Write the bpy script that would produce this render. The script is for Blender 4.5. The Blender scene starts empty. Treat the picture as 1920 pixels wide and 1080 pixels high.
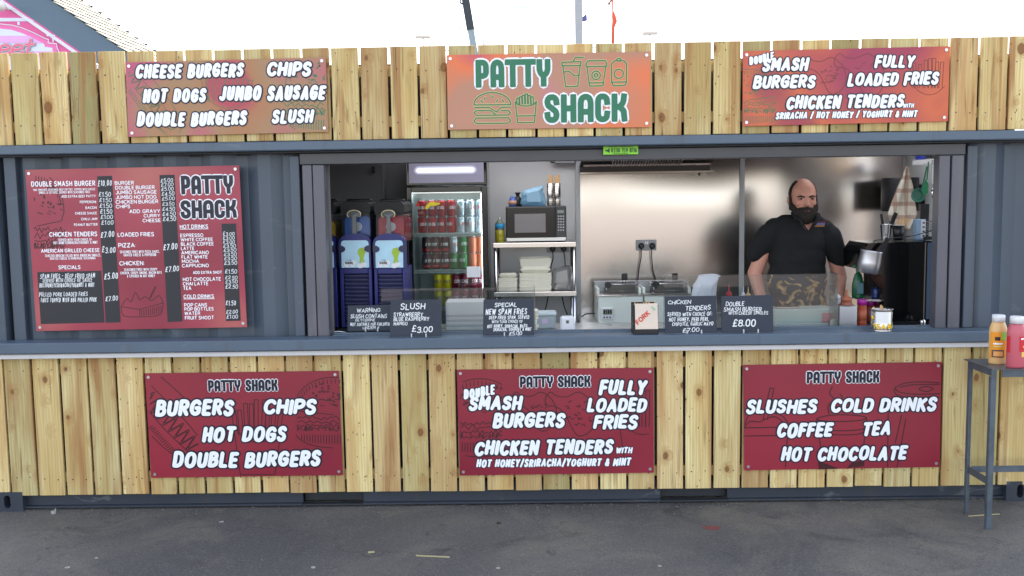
import bpy, bmesh, math, random
from mathutils import Vector, Matrix
random.seed(7)
R = math.radians
scene = bpy.context.scene
COL = scene.collection

# ---------------------------------------------------------------- camera
CAM = dict(cx=0.0, cz=1.84, D=5.5728, yaw=-0.01285, pitch=0.09529, roll=-0.014677, f=1800.0)
cam_d = bpy.data.cameras.new('camera')
cam_d.sensor_width = 36.0
cam_d.lens = 36.0 * CAM['f'] / 1920.0
cam_d.clip_start = 0.05
cam_d.clip_end = 3000
cam = bpy.data.objects.new('camera', cam_d)
COL.objects.link(cam)
def _cam_axes():
    cy, sy = math.cos(CAM['yaw']), math.sin(CAM['yaw'])
    cp, sp = math.cos(CAM['pitch']), math.sin(CAM['pitch'])
    cr, sr = math.cos(CAM['roll']), math.sin(CAM['roll'])
    def w(x, y, z):          # un-rotate camera-frame vector (x right, y forward, z up)
        y1 = y*cp + z*sp; z1 = -y*sp + z*cp
        return Vector((x*cy + y1*sy, -x*sy + y1*cy, z1))
    right = w(cr, 0, sr*1.0)
    # image u = cr*x + sr*z_img ; v(down) = -sr... handled below
    return w, cr, sr
_w, _cr, _sr = _cam_axes()
# image mapping: u = c*x - s*v , v' = s*x + c*v  (v down); so right axis in cam frame:
_right = _w(_cr, 0, _sr)
_up = _w(-_sr, 0, _cr)
_fwd = _w(0, 1, 0)
cam.matrix_world = Matrix(((_right.x, _up.x, -_fwd.x, CAM['cx']),
                           (_right.y, _up.y, -_fwd.y, -CAM['D']),
                           (_right.z, _up.z, -_fwd.z, CAM['cz']),
                           (0, 0, 0, 1)))
scene.camera = cam

# ---------------------------------------------------------------- daylight
SUN_EL, SUN_AZ = 52.0, 22.0     # behind the kiosk, a little to the right
world = bpy.data.worlds.new('World'); scene.world = world; world.use_nodes = True
wn = world.node_tree.nodes; wl = world.node_tree.links
sky = wn.new('ShaderNodeTexSky'); sky.sky_type = 'NISHITA'; sky.sun_disc = False
sky.sun_elevation = R(SUN_EL); sky.sun_rotation = R(SUN_AZ)
sky.air_density = 1.0; sky.dust_density = 0.7; sky.ozone_density = 1.0
hs = wn.new('ShaderNodeHueSaturation'); hs.inputs['Saturation'].default_value = 0.45
wl.new(sky.outputs[0], hs.inputs['Color']); wl.new(hs.outputs[0], wn['Background'].inputs['Color'])
wn['Background'].inputs['Strength'].default_value = 0.15
sun_d = bpy.data.lights.new('sun', 'SUN'); sun_d.energy = 3.0; sun_d.angle = R(1.5); sun_d.color = (1, 0.95, 0.87)
sun = bpy.data.objects.new('sun', sun_d); COL.objects.link(sun)
_sd = Vector((math.sin(R(SUN_AZ))*math.cos(R(SUN_EL)), math.cos(R(SUN_AZ))*math.cos(R(SUN_EL)), math.sin(R(SUN_EL))))
sun.rotation_euler = (_sd).to_track_quat('Z', 'Y').to_euler()
scene.view_settings.view_transform = 'Standard'; scene.view_settings.look = 'None'
scene.view_settings.gamma = 1.0; scene.view_settings.use_curve_mapping = False
scene.view_settings.exposure = 1.75

# ---------------------------------------------------------------- placing helpers
def P(px, py, Y):
    """point of the place, at depth Y from the kiosk's face, that a photograph pixel shows"""
    a = px-960.0; b = py-540.0
    d = _right*(a/CAM['f']) + _up*(-b/CAM['f']) + _fwd
    t = (Y+CAM['D'])/d.y
    return Vector((CAM['cx']+d.x*t, Y, CAM['cz']+d.z*t))
def G(px, py, z=0.0):
    a = px-960.0; b = py-540.0
    d = _right*(a/CAM['f']) + _up*(-b/CAM['f']) + _fwd
    t = (z-CAM['cz'])/d.z
    return Vector((CAM['cx']+d.x*t, -CAM['D']+d.y*t, z))
def SC(Y): return (CAM['D']+Y)/CAM['f']

# ---------------------------------------------------------------- materials
def lin(c):
    o = []
    for v in c[:3]:
        v = v/255.0
        o.append(v/12.92 if v <= 0.04045 else ((v+0.055)/1.055)**2.4)
    return (*o, 1.0)
MATS = {}
def mat(name, rgb, rough=0.5, metal=0.0, noise=0.0, nscale=8.0, bump=0.0, bscale=60.0, spec=0.5, emit=None, estr=0.0, stretch=None, coat=0.0):
    if name in MATS: return MATS[name]
    m = bpy.data.materials.new(name); m.use_nodes = True
    nt = m.node_tree; n = nt.nodes; l = nt.links; b = n['Principled BSDF']
    b.inputs['Base Color'].default_value = lin(rgb)
    b.inputs['Roughness'].default_value = rough; b.inputs['Metallic'].default_value = metal
    b.inputs['Specular IOR Level'].default_value = spec
    b.inputs['Coat Weight'].default_value = coat
    tc = n.new('ShaderNodeTexCoord'); mp = n.new('ShaderNodeMapping')
    l.new(tc.outputs['Object'], mp.inputs['Vector'])
    if stretch: mp.inputs['Scale'].default_value = stretch
    if noise > 0:
        t = n.new('ShaderNodeTexNoise'); t.inputs['Scale'].default_value = nscale; t.inputs['Detail'].default_value = 6
        l.new(mp.outputs[0], t.inputs['Vector'])
        mr = n.new('ShaderNodeMapRange'); mr.inputs[1].default_value = 0.3; mr.inputs[2].default_value = 0.7
        mr.inputs[3].default_value = 1-noise; mr.inputs[4].default_value = 1+noise
        l.new(t.outputs[0], mr.inputs[0])
        mx = n.new('ShaderNodeMix'); mx.data_type = 'RGBA'; mx.blend_type = 'MULTIPLY'; mx.inputs[0].default_value = 1
        mx.inputs[6].default_value = lin(rgb)
        l.new(mr.outputs[0], mx.inputs[7]); l.new(mx.outputs[2], b.inputs['Base Color'])
        mr2 = n.new('ShaderNodeMapRange'); mr2.inputs[3].default_value = max(0.02, rough-0.12); mr2.inputs[4].default_value = min(1, rough+0.12)
        l.new(t.outputs[0], mr2.inputs[0]); l.new(mr2.outputs[0], b.inputs['Roughness'])
    if bump > 0:
        t = n.new('ShaderNodeTexNoise'); t.inputs['Scale'].default_value = bscale; t.inputs['Detail'].default_value = 4
        l.new(mp.outputs[0], t.inputs['Vector'])
        bp = n.new('ShaderNodeBump'); bp.inputs['Strength'].default_value = bump; bp.inputs['Distance'].default_value = 0.004
        l.new(t.outputs[0], bp.inputs['Height']); l.new(bp.outputs[0], b.inputs['Normal'])
    if emit:
        b.inputs['Emission Color'].default_value = lin(emit); b.inputs['Emission Strength'].default_value = estr
    MATS[name] = m
    return m
def worn_paint(name, rgb, dirt=(70, 66, 62), rough=.42, amount=.5):
    m = mat(name, rgb, rough, noise=.07, nscale=2.5, bump=.10, bscale=5)
    n = m.node_tree.nodes; l = m.node_tree.links; b = n['Principled BSDF']; src = b.inputs['Base Color'].links[0].from_socket
    tc = n.new('ShaderNodeTexCoord')
    for sc_, dist, lo, hi, col, am in (((9, 9, .8), .8, .58, .74, dirt, amount), ((3, 3, 5), 1.5, .64, .70, (128, 132, 136), amount*.5), ((26, 26, 30), .5, .74, .76, (104, 68, 50), amount)):
        mp = n.new('ShaderNodeMapping'); mp.inputs['Scale'].default_value = sc_; l.new(tc.outputs['Object'], mp.inputs['Vector'])
        t = n.new('ShaderNodeTexNoise'); t.inputs['Scale'].default_value = 1; t.inputs['Detail'].default_value = 7; t.inputs['Distortion'].default_value = dist; l.new(mp.outputs[0], t.inputs['Vector'])
        r = n.new('ShaderNodeMapRange'); r.inputs[1].default_value = lo; r.inputs[2].default_value = hi; r.inputs[4].default_value = am; l.new(t.outputs[0], r.inputs[0])
        x = n.new('ShaderNodeMix'); x.data_type = 'RGBA'; x.inputs[7].default_value = lin(col); l.new(r.outputs[0], x.inputs[0]); l.new(src, x.inputs[6]); src = x.outputs[2]
    l.new(src, b.inputs['Base Color']); return m
def glass(name, tint=(235, 245, 240), refl=0.08, rough=0.02, opacity=0.0):
    if name in MATS: return MATS[name]
    m = bpy.data.materials.new(name); m.use_nodes = True
    nt = m.node_tree; n = nt.nodes; l = nt.links; n.remove(n['Principled BSDF'])
    tr = n.new('ShaderNodeBsdfTransparent'); tr.inputs[0].default_value = lin(tint)
    gl = n.new('ShaderNodeBsdfGlossy'); gl.inputs['Roughness'].default_value = rough
    fr = n.new('ShaderNodeLayerWeight'); fr.inputs[0].default_value = 0.25
    mr = n.new('ShaderNodeMapRange'); mr.inputs[3].default_value = refl; mr.inputs[4].default_value = 0.7
    l.new(fr.outputs['Fresnel'], mr.inputs[0])
    mx = n.new('ShaderNodeMixShader'); l.new(mr.outputs[0], mx.inputs[0]); l.new(tr.outputs[0], mx.inputs[1]); l.new(gl.outputs[0], mx.inputs[2])
    out = mx
    if opacity > 0:
        df = n.new('ShaderNodeBsdfDiffuse'); df.inputs[0].default_value = lin(tint)
        m2 = n.new('ShaderNodeMixShader'); m2.inputs[0].default_value = opacity
        l.new(mx.outputs[0], m2.inputs[1]); l.new(df.outputs[0], m2.inputs[2]); out = m2
    l.new(out.outputs[0], n['Material Output'].inputs['Surface'])
    MATS[name] = m
    return m

def wood_mat():
    m = bpy.data.materials.new('treated_pine'); m.use_nodes = True
    nt = m.node_tree; n = nt.nodes; l = nt.links; b = n['Principled BSDF']
    def N(t, **k):
        x = n.new('ShaderNode'+t)
        for a, v in k.items(): setattr(x, a, v)
        return x
    def MX(a, bb, fac, mode='MIX'):
        x = N('Mix', data_type='RGBA', blend_type=mode)
        for s, v in ((0, fac), (6, a), (7, bb)):
            if hasattr(v, 'is_linked'): l.new(v, x.inputs[s])
            elif s == 0: x.inputs[0].default_value = v
            else: x.inputs[s].default_value = lin(v)
        return x.outputs[2]
    def MR(src, a, bb, c=0., d=1.):
        x = N('MapRange'); l.new(src, x.inputs[0])
        for i, v in enumerate((a, bb, c, d)): x.inputs[i+1].default_value = v
        return x.outputs[0]
    tc = N('TexCoord'); oi = N('ObjectInfo')
    off = N('VectorMath', operation='SCALE'); off.inputs[0].default_value = (31.7, 17.3, 53.1); l.new(oi.outputs['Random'], off.inputs['Scale'])
    ad = N('VectorMath', operation='ADD'); l.new(tc.outputs['Object'], ad.inputs[0]); l.new(off.outputs[0], ad.inputs[1])
    def mapped(s):
        x = N('Mapping'); x.inputs['Scale'].default_value = s; l.new(ad.outputs[0], x.inputs['Vector']); return x.outputs[0]
    def noise(v, s, d=5, dist=0.):
        x = N('TexNoise'); x.inputs['Scale'].default_value = s; x.inputs['Detail'].default_value = d; x.inputs['Distortion'].default_value = dist
        l.new(v, x.inputs['Vector']); return x.outputs[0]
    # knots: sparse voronoi cells
    kd = N('TexNoise'); kd.inputs['Scale'].default_value = 14; l.new(ad.outputs[0], kd.inputs['Vector'])
    kv = N('VectorMath', operation='SCALE'); kv.inputs['Scale'].default_value = 0.06; l.new(kd.outputs['Color'], kv.inputs[0])
    ka = N('VectorMath', operation='ADD'); l.new(mapped((8.5, 0.0, 6.0)), ka.inputs[0]); l.new(kv.outputs[0], ka.inputs[1])
    vo = N('TexVoronoi'); vo.inputs['Scale'].default_value = 1.0; vo.inputs['Randomness'].default_value = 0.95; l.new(ka.outputs[0], vo.inputs['Vector'])
    sp = N('SeparateColor'); l.new(vo.outputs['Color'], sp.inputs[0])
    rad = MR(sp.outputs[0], 0.0, 1.0, -0.09, 0.24)                     # cell decides the knot's size, many have none
    q = N('Math', operation='SUBTRACT'); l.new(rad, q.inputs[0]); l.new(vo.outputs['Distance'], q.inputs[1])
    knot = MR(q.outputs[0], -0.01, 0.03)
    halo = MR(q.outputs[0], -0.22, 0.02)
    # growth rings bent round the knots
    bend = N('Math', operation='MULTIPLY'); bend.inputs[1].default_value = 1.6; l.new(halo, bend.inputs[0])
    rv = N('VectorMath', operation='ADD'); l.new(mapped((1.0, 1.0, 0.10)), rv.inputs[0])
    cb = N('CombineXYZ'); bs = N('Math', operation='MULTIPLY'); bs.inputs[1].default_value = 0.03; l.new(bend.outputs[0], bs.inputs[0]); l.new(bs.outputs[0], cb.inputs[0]); l.new(cb.outputs[0], rv.inputs[1])
    wv = N('TexWave', wave_type='BANDS', bands_direction='X'); wv.inputs['Scale'].default_value = 17; wv.inputs['Distortion'].default_value = 5.5
    wv.inputs['Detail'].default_value = 2.5; wv.inputs['Detail Scale'].default_value = 1.2; l.new(rv.outputs[0], wv.inputs['Vector'])
    fib = noise(mapped((150, 30, 3.0)), 1.0, 4)
    big = noise(mapped((7, 3, 1.1)), 1.0, 3, 0.6)
    big2 = noise(mapped((5, 3, 0.7)), 1.7, 3, 0.4)
    base = MX((238, 222, 166), (212, 182, 120), MR(big, 0.35, 0.65))
    base = MX(base, (190, 144, 94), MR(big2, 0.52, 0.70, 0, 0.8))
    g2 = N('Math', operation='MULTIPLY'); l.new(MR(wv.outputs[0], 0.55, 1.0, 0, 1), g2.inputs[0]); g2.inputs[1].default_value = 0.42
    base = MX(base, (192, 154, 94), g2.outputs[0])
    base = MX(base, (176, 150, 100), MR(fib, 0.45, 0.75, 0, 0.45))
    # board tint
    r2 = N('TexWhiteNoise', noise_dimensions='1D'); rm = N('Math', operation='MULTIPLY'); rm.inputs[1].default_value = 91.7
    l.new(oi.outputs['Random'], rm.inputs[0]); l.new(rm.outputs[0], r2.inputs['W'])
    base = MX(base, (158, 148, 98), MR(r2.outputs['Value'], 0.74, 0.95, 0, 0.65))
    base = MX(base, (186, 142, 98), MR(r2.outputs['Value'], 0.34, 0.0, 0, 0.42))
    sc = N('HueSaturation'); l.new(base, sc.inputs['Color']); sc.inputs['Saturation'].default_value = 1.0
    l.new(MR(oi.outputs['Random'], 0, 1, 0.76, 1.08), sc.inputs['Value'])
    base = sc.outputs[0]
    hn = N('Math', operation='MULTIPLY'); l.new(halo, hn.inputs[0]); l.new(MR(noise(mapped((30, 10, 12)), 1.0), 0.3, 0.7, 0.1, 0.75), hn.inputs[1])
    base = MX(base, (158, 104, 52), hn.outputs[0])
    base = MX(base, (112, 74, 44), MR(q.outputs[0], 0.0, 0.04, 0, 0.8))
    base = MX(base, (150, 106, 64), MR(q.outputs[0], 0.03, 0.10, 0, 0.6))
    # small specks, green mould and dark streaks (wear)
    v2 = N('TexVoronoi'); v2.inputs['Scale'].default_value = 1.0; l.new(mapped((46, 1, 20)), v2.inputs['Vector'])
    s2 = N('SeparateColor'); l.new(v2.outputs['Color'], s2.inputs[0])
    sk = N('Math', operation='MULTIPLY'); l.new(MR(v2.outputs['Distance'], 0.16, 0.10), sk.inputs[0]); l.new(MR(s2.outputs[1], 0.80, 0.82), sk.inputs[1])
    base = MX(base, (96, 70, 44), sk.outputs[0])
    st = noise(mapped((26, 3, 1.6)), 1.0, 3, 1.2)
    base = MX(base, (128, 88, 56), MR(st, 0.60, 0.74, 0, 0.75))
    s5 = noise(mapped((13, 3, .55)), 1.0, 4, 0.9)
    base = MX(base, (158, 110, 68), MR(s5, 0.55, 0.69, 0, 0.75))
    s6 = noise(mapped((34, 5, .9)), 1.0, 2, 0.3)
    base = MX(base, (70, 50, 36), MR(s6, 0.735, 0.77, 0, 0.8))
    mo = noise(mapped((9, 3, 2.2)), 1.3, 3, 0.5)
    base = MX(base, (122, 138, 84), MR(mo, 0.66, 0.82, 0, 0.55))
    l.new(base, b.inputs['Base Color'])
    b.inputs['Roughness'].default_value = 0.72; b.inputs['Specular IOR Level'].default_value = 0.25
    h = N('Math', operation='ADD'); l.new(fib, h.inputs[0]); l.new(wv.outputs[0], h.inputs[1])
    bp = N('Bump'); bp.inputs['Strength'].default_value = 0.35; bp.inputs['Distance'].default_value = 0.0012
    l.new(h.outputs[0], bp.inputs['Height']); l.new(bp.outputs[0], b.inputs['Normal'])
    MATS['wood'] = m
    return m

def print_mat(name, stops, base, scale=1.6, rough=0.3, seed=0.0):
    """printed sign face: smooth colour clouds of the artwork, plus painted glare on the upper signs, under a satin laminate"""
    m = bpy.data.materials.new(name); m.use_nodes = True
    nt = m.node_tree; n = nt.nodes; l = nt.links; b = n['Principled BSDF']
    tc = n.new('ShaderNodeTexCoord'); mp = n.new('ShaderNodeMapping'); mp.inputs['Location'].default_value = (seed, 0, seed*0.7)
    l.new(tc.outputs['Object'], mp.inputs['Vector'])
    t = n.new('ShaderNodeTexNoise'); t.inputs['Scale'].default_value = scale; t.inputs['Detail'].default_value = 1.0; l.new(mp.outputs[0], t.inputs['Vector'])
    cr = n.new('ShaderNodeValToRGB'); e = cr.color_ramp.elements
    while len(e) > 1: e.remove(e[-1])
    e[0].position = stops[0][0]; e[0].color = lin(stops[0][1])
    for p, c in stops[1:]:
        x = e.new(p); x.color = lin(c)
    l.new(t.outputs[0], cr.inputs[0]); l.new(cr.outputs[0], b.inputs['Base Color'])
    t2 = n.new('ShaderNodeTexNoise'); t2.inputs['Scale'].default_value = 3; l.new(tc.outputs['Object'], t2.inputs['Vector'])
    mr = n.new('ShaderNodeMapRange'); mr.inputs[3].default_value = rough-0.06; mr.inputs[4].default_value = rough+0.1; l.new(t2.outputs[0], mr.inputs[0])
    l.new(mr.outputs[0], b.inputs['Roughness'])
    bp = n.new('ShaderNodeBump'); bp.inputs['Strength'].default_value = 0.25; bp.inputs['Distance'].default_value = 0.01
    t3 = n.new('ShaderNodeTexNoise'); t3.inputs['Scale'].default_value = 2.2; l.new(tc.outputs['Object'], t3.inputs['Vector'])
    l.new(t3.outputs[0], bp.inputs['Height']); l.new(bp.outputs[0], b.inputs['Normal'])
    MATS[name] = m
    return m

# ---------------------------------------------------------------- mesh building
class MB:
    def __init__(s): s.v = []; s.f = []; s.sm = []
    def add(s, vs, fs, smooth=False):
        o = len(s.v); s.v += [tuple(v) for v in vs]
        for f in fs: s.f.append(tuple(i+o for i in f)); s.sm.append(smooth)
        return s
    def box(s, x0, x1, y0, y1, z0, z1, c=0.0):
        x0, x1 = min(x0, x1), max(x0, x1); y0, y1 = min(y0, y1), max(y0, y1); z0, z1 = min(z0, z1), max(z0, z1)
        c = min(c, (x1-x0)*.45, (y1-y0)*.45, (z1-z0)*.45)
        if c <= 0:
            return s.add([(x0,y0,z0),(x1,y0,z0),(x1,y1,z0),(x0,y1,z0),(x0,y0,z1),(x1,y0,z1),(x1,y1,z1),(x0,y1,z1)],
                         [(0,3,2,1),(4,5,6,7),(0,1,5,4),(1,2,6,5),(2,3,7,6),(3,0,4,7)])
        bm = bmesh.new(); bmesh.ops.create_cube(bm, size=1)
        for v in bm.verts: v.co = Vector(((x0+x1)/2+v.co.x*(x1-x0), (y0+y1)/2+v.co.y*(y1-y0), (z0+z1)/2+v.co.z*(z1-z0)))
        bmesh.ops.bevel(bm, geom=list(bm.edges), offset=c, segments=1, affect='EDGES')
        bm.verts.index_update()
        s.add([v.co.copy() for v in bm.verts], [[v.index for v in f.verts] for f in bm.faces]); bm.free()
        return s
    def prism(s, pts, y0, y1):
        """outline in x,z, extruded along y"""
        n = len(pts)
        a = sum(pts[i][0]*pts[(i+1) % n][1]-pts[(i+1) % n][0]*pts[i][1] for i in range(n))
        if a < 0: pts = pts[::-1]
        vs = [(x, y0, z) for x, z in pts]+[(x, y1, z) for x, z in pts]
        return s.add(vs, [tuple(range(n)), tuple(range(2*n-1, n-1, -1))]+[(i, i+n, (i+1) % n+n, (i+1) % n) for i in range(n)])
    def hull(s, vs, fs): return s.add(vs, fs)
    def lathe(s, prof, c=(0, 0, 0), seg=16, axis='z', smooth=True, squash=(1, 1)):
        vs = []; n = len(prof)
        for r, h in prof:
            for k in range(seg):
                a = 2*math.pi*k/seg; x, y, z = r*math.cos(a)*squash[0], r*math.sin(a)*squash[1], h
                if axis == 'y': x, y, z = x, h, -y
                if axis == 'x': x, y, z = h, y, -x
                vs.append((c[0]+x, c[1]+y, c[2]+z))
        fs = []
        for i in range(n-1):
            for k in range(seg):
                k2 = (k+1) % seg; fs.append((i*seg+k, i*seg+k2, (i+1)*seg+k2, (i+1)*seg+k))
        o = len(s.v); s.add(vs, fs, smooth)
        s.f.append(tuple(o+k for k in range(seg-1, -1, -1))); s.sm.append(False)
        s.f.append(tuple(o+(n-1)*seg+k for k in range(seg))); s.sm.append(False)
        return s
    def cyl(s, c, r, h, seg=16, axis='z'): return s.lathe([(r, 0), (r, h)], c, seg, axis)
    def tube(s, path, r, seg=6, closed=False):
        path = [Vector(p) for p in path]; n = len(path); rs = r if isinstance(r, (list, tuple)) else [r]*n
        vs = []; up = Vector((0.13, 0.21, 0.97))
        for i, p in enumerate(path):
            t = (path[min(i+1, n-1)]-path[max(i-1, 0)])
            if t.length < 1e-9: t = Vector((0, 0, 1))
            t.normalize(); a = t.cross(up)
            if a.length < 1e-3: a = t.cross(Vector((1, 0, 0)))
            a.normalize(); b = t.cross(a)
            for k in range(seg):
                q = 2*math.pi*k/seg; vs.append(p+(a*math.cos(q)+b*math.sin(q))*rs[i])
        fs = [(i*seg+k, i*seg+(k+1) % seg, (i+1)*seg+(k+1) % seg, (i+1)*seg+k) for i in range(n-1) for k in range(seg)]
        o = len(s.v); s.add(vs, fs, True)
        s.f.append(tuple(o+k for k in range(seg-1, -1, -1))); s.sm.append(False)
        s.f.append(tuple(o+(n-1)*seg+k for k in range(seg))); s.sm.append(False)
        return s
    def bar(s, a, b, w, h=None):
        """square bar between two points"""
        a, b = Vector(a), Vector(b); h = h or w; t = (b-a).normalized()
        u = t.cross(Vector((0, 1, 0)));
        if u.length < .01: u = t.cross(Vector((1, 0, 0)))
        u.normalize(); v = t.cross(u).normalized(); vs = []
        for p in (a, b):
            for i, j in ((-1, -1), (1, -1), (1, 1), (-1, 1)): vs.append(p+u*(i*w/2)+v*(j*h/2))
        return s.add(vs, [(0, 1, 2, 3), (7, 6, 5, 4), (0, 4, 5, 1), (1, 5, 6, 2), (2, 6, 7, 3), (3, 7, 4, 0)])
    def ball(s, c, r, seg=14, rings=9):
        r = r if isinstance(r, (tuple, list)) else (r, r, r)
        vs = [(c[0], c[1], c[2]-r[2])]
        for i in range(1, rings):
            a = math.pi*i/rings
            for k in range(seg):
                q = 2*math.pi*k/seg; vs.append((c[0]+r[0]*math.sin(a)*math.cos(q), c[1]+r[1]*math.sin(a)*math.sin(q), c[2]-r[2]*math.cos(a)))
        vs.append((c[0], c[1], c[2]+r[2])); fs = []
        for k in range(seg):
            k2 = (k+1) % seg; fs.append((0, 1+k2, 1+k))
            for i in range(rings-2): fs.append((1+i*seg+k, 1+i*seg+k2, 1+(i+1)*seg+k2, 1+(i+1)*seg+k))
            fs.append((1+(rings-2)*seg+k, 1+(rings-2)*seg+k2, len(vs)-1))
        return s.add(vs, fs, True)
    def cap(s, a, b, ra, rb, seg=12):
        """closed tapered capsule"""
        a, b = Vector(a), Vector(b); t = (b-a); L = t.length; t.normalize(); u = t.orthogonal().normalized(); w = t.cross(u)
        rings = []
        for q in (-80, -50, -20): rings.append((a+t*(ra*math.sin(R(q))), ra*math.cos(R(q))))
        rings += [(a, ra), (b, rb)]
        for q in (20, 50, 80): rings.append((b+t*(rb*math.sin(R(q))), rb*math.cos(R(q))))
        vs = [p+(u*math.cos(2*math.pi*k/seg)+w*math.sin(2*math.pi*k/seg))*r for p, r in rings for k in range(seg)]
        n = len(rings); fs = [(i*seg+k, i*seg+(k+1) % seg, (i+1)*seg+(k+1) % seg, (i+1)*seg+k) for i in range(n-1) for k in range(seg)]
        o = len(s.v); s.add(vs, fs, True)
        s.f.append(tuple(o+k for k in range(seg-1, -1, -1))); s.sm.append(True)
        s.f.append(tuple(o+(n-1)*seg+k for k in range(seg))); s.sm.append(True)
        return s
    def xform(s, M):
        s.v = [tuple(M @ Vector(v)) for v in s.v]; return s
    def mesh(s, name, m):
        me = bpy.data.meshes.new(name); me.from_pydata([tuple(v) for v in s.v], [], [tuple(f) for f in s.f])
        me.polygons.foreach_set('use_smooth', s.sm); me.materials.append(m); me.update()
        return me
    def build(s, name, m, parent=None, **props):
        o = bpy.data.objects.new(name, s.mesh(name, m)); COL.objects.link(o)
        if parent is not None:
            o.parent = parent
            q = parent; off = Vector((0, 0, 0))
            while q is not None: off += q.location; q = q.parent
            o.location = -off
        for k, v in props.items(): o[k] = v
        return o
def recentre(o):
    """move an object's origin to its mesh centre (keeps it in place)"""
    me = o.data; c = sum((v.co for v in me.vertices), Vector())/len(me.vertices)
    me.transform(Matrix.Translation(-c)); o.location = o.location + c
    return o
def tag(o, label, cat, group=None, kind=None):
    if label: o['label'] = label
    if cat: o['category'] = cat
    if group: o['group'] = group
    if kind: o['kind'] = kind
    return o
def thing(name, label, cat, loc=(0, 0, 0), group=None):
    o = bpy.data.objects.new(name, None); COL.objects.link(o); o.location = loc; o.empty_display_size = 0.05
    return tag(o, label, cat, group)
def copy_tree(o, parent=None):
    c = o.copy(); COL.objects.link(c)
    if parent is not None: c.parent = parent
    for ch in list(o.children): copy_tree(ch, c)
    return c
def struct(name, mb, m): return mb.build(name, m, None, kind='structure')

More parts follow.
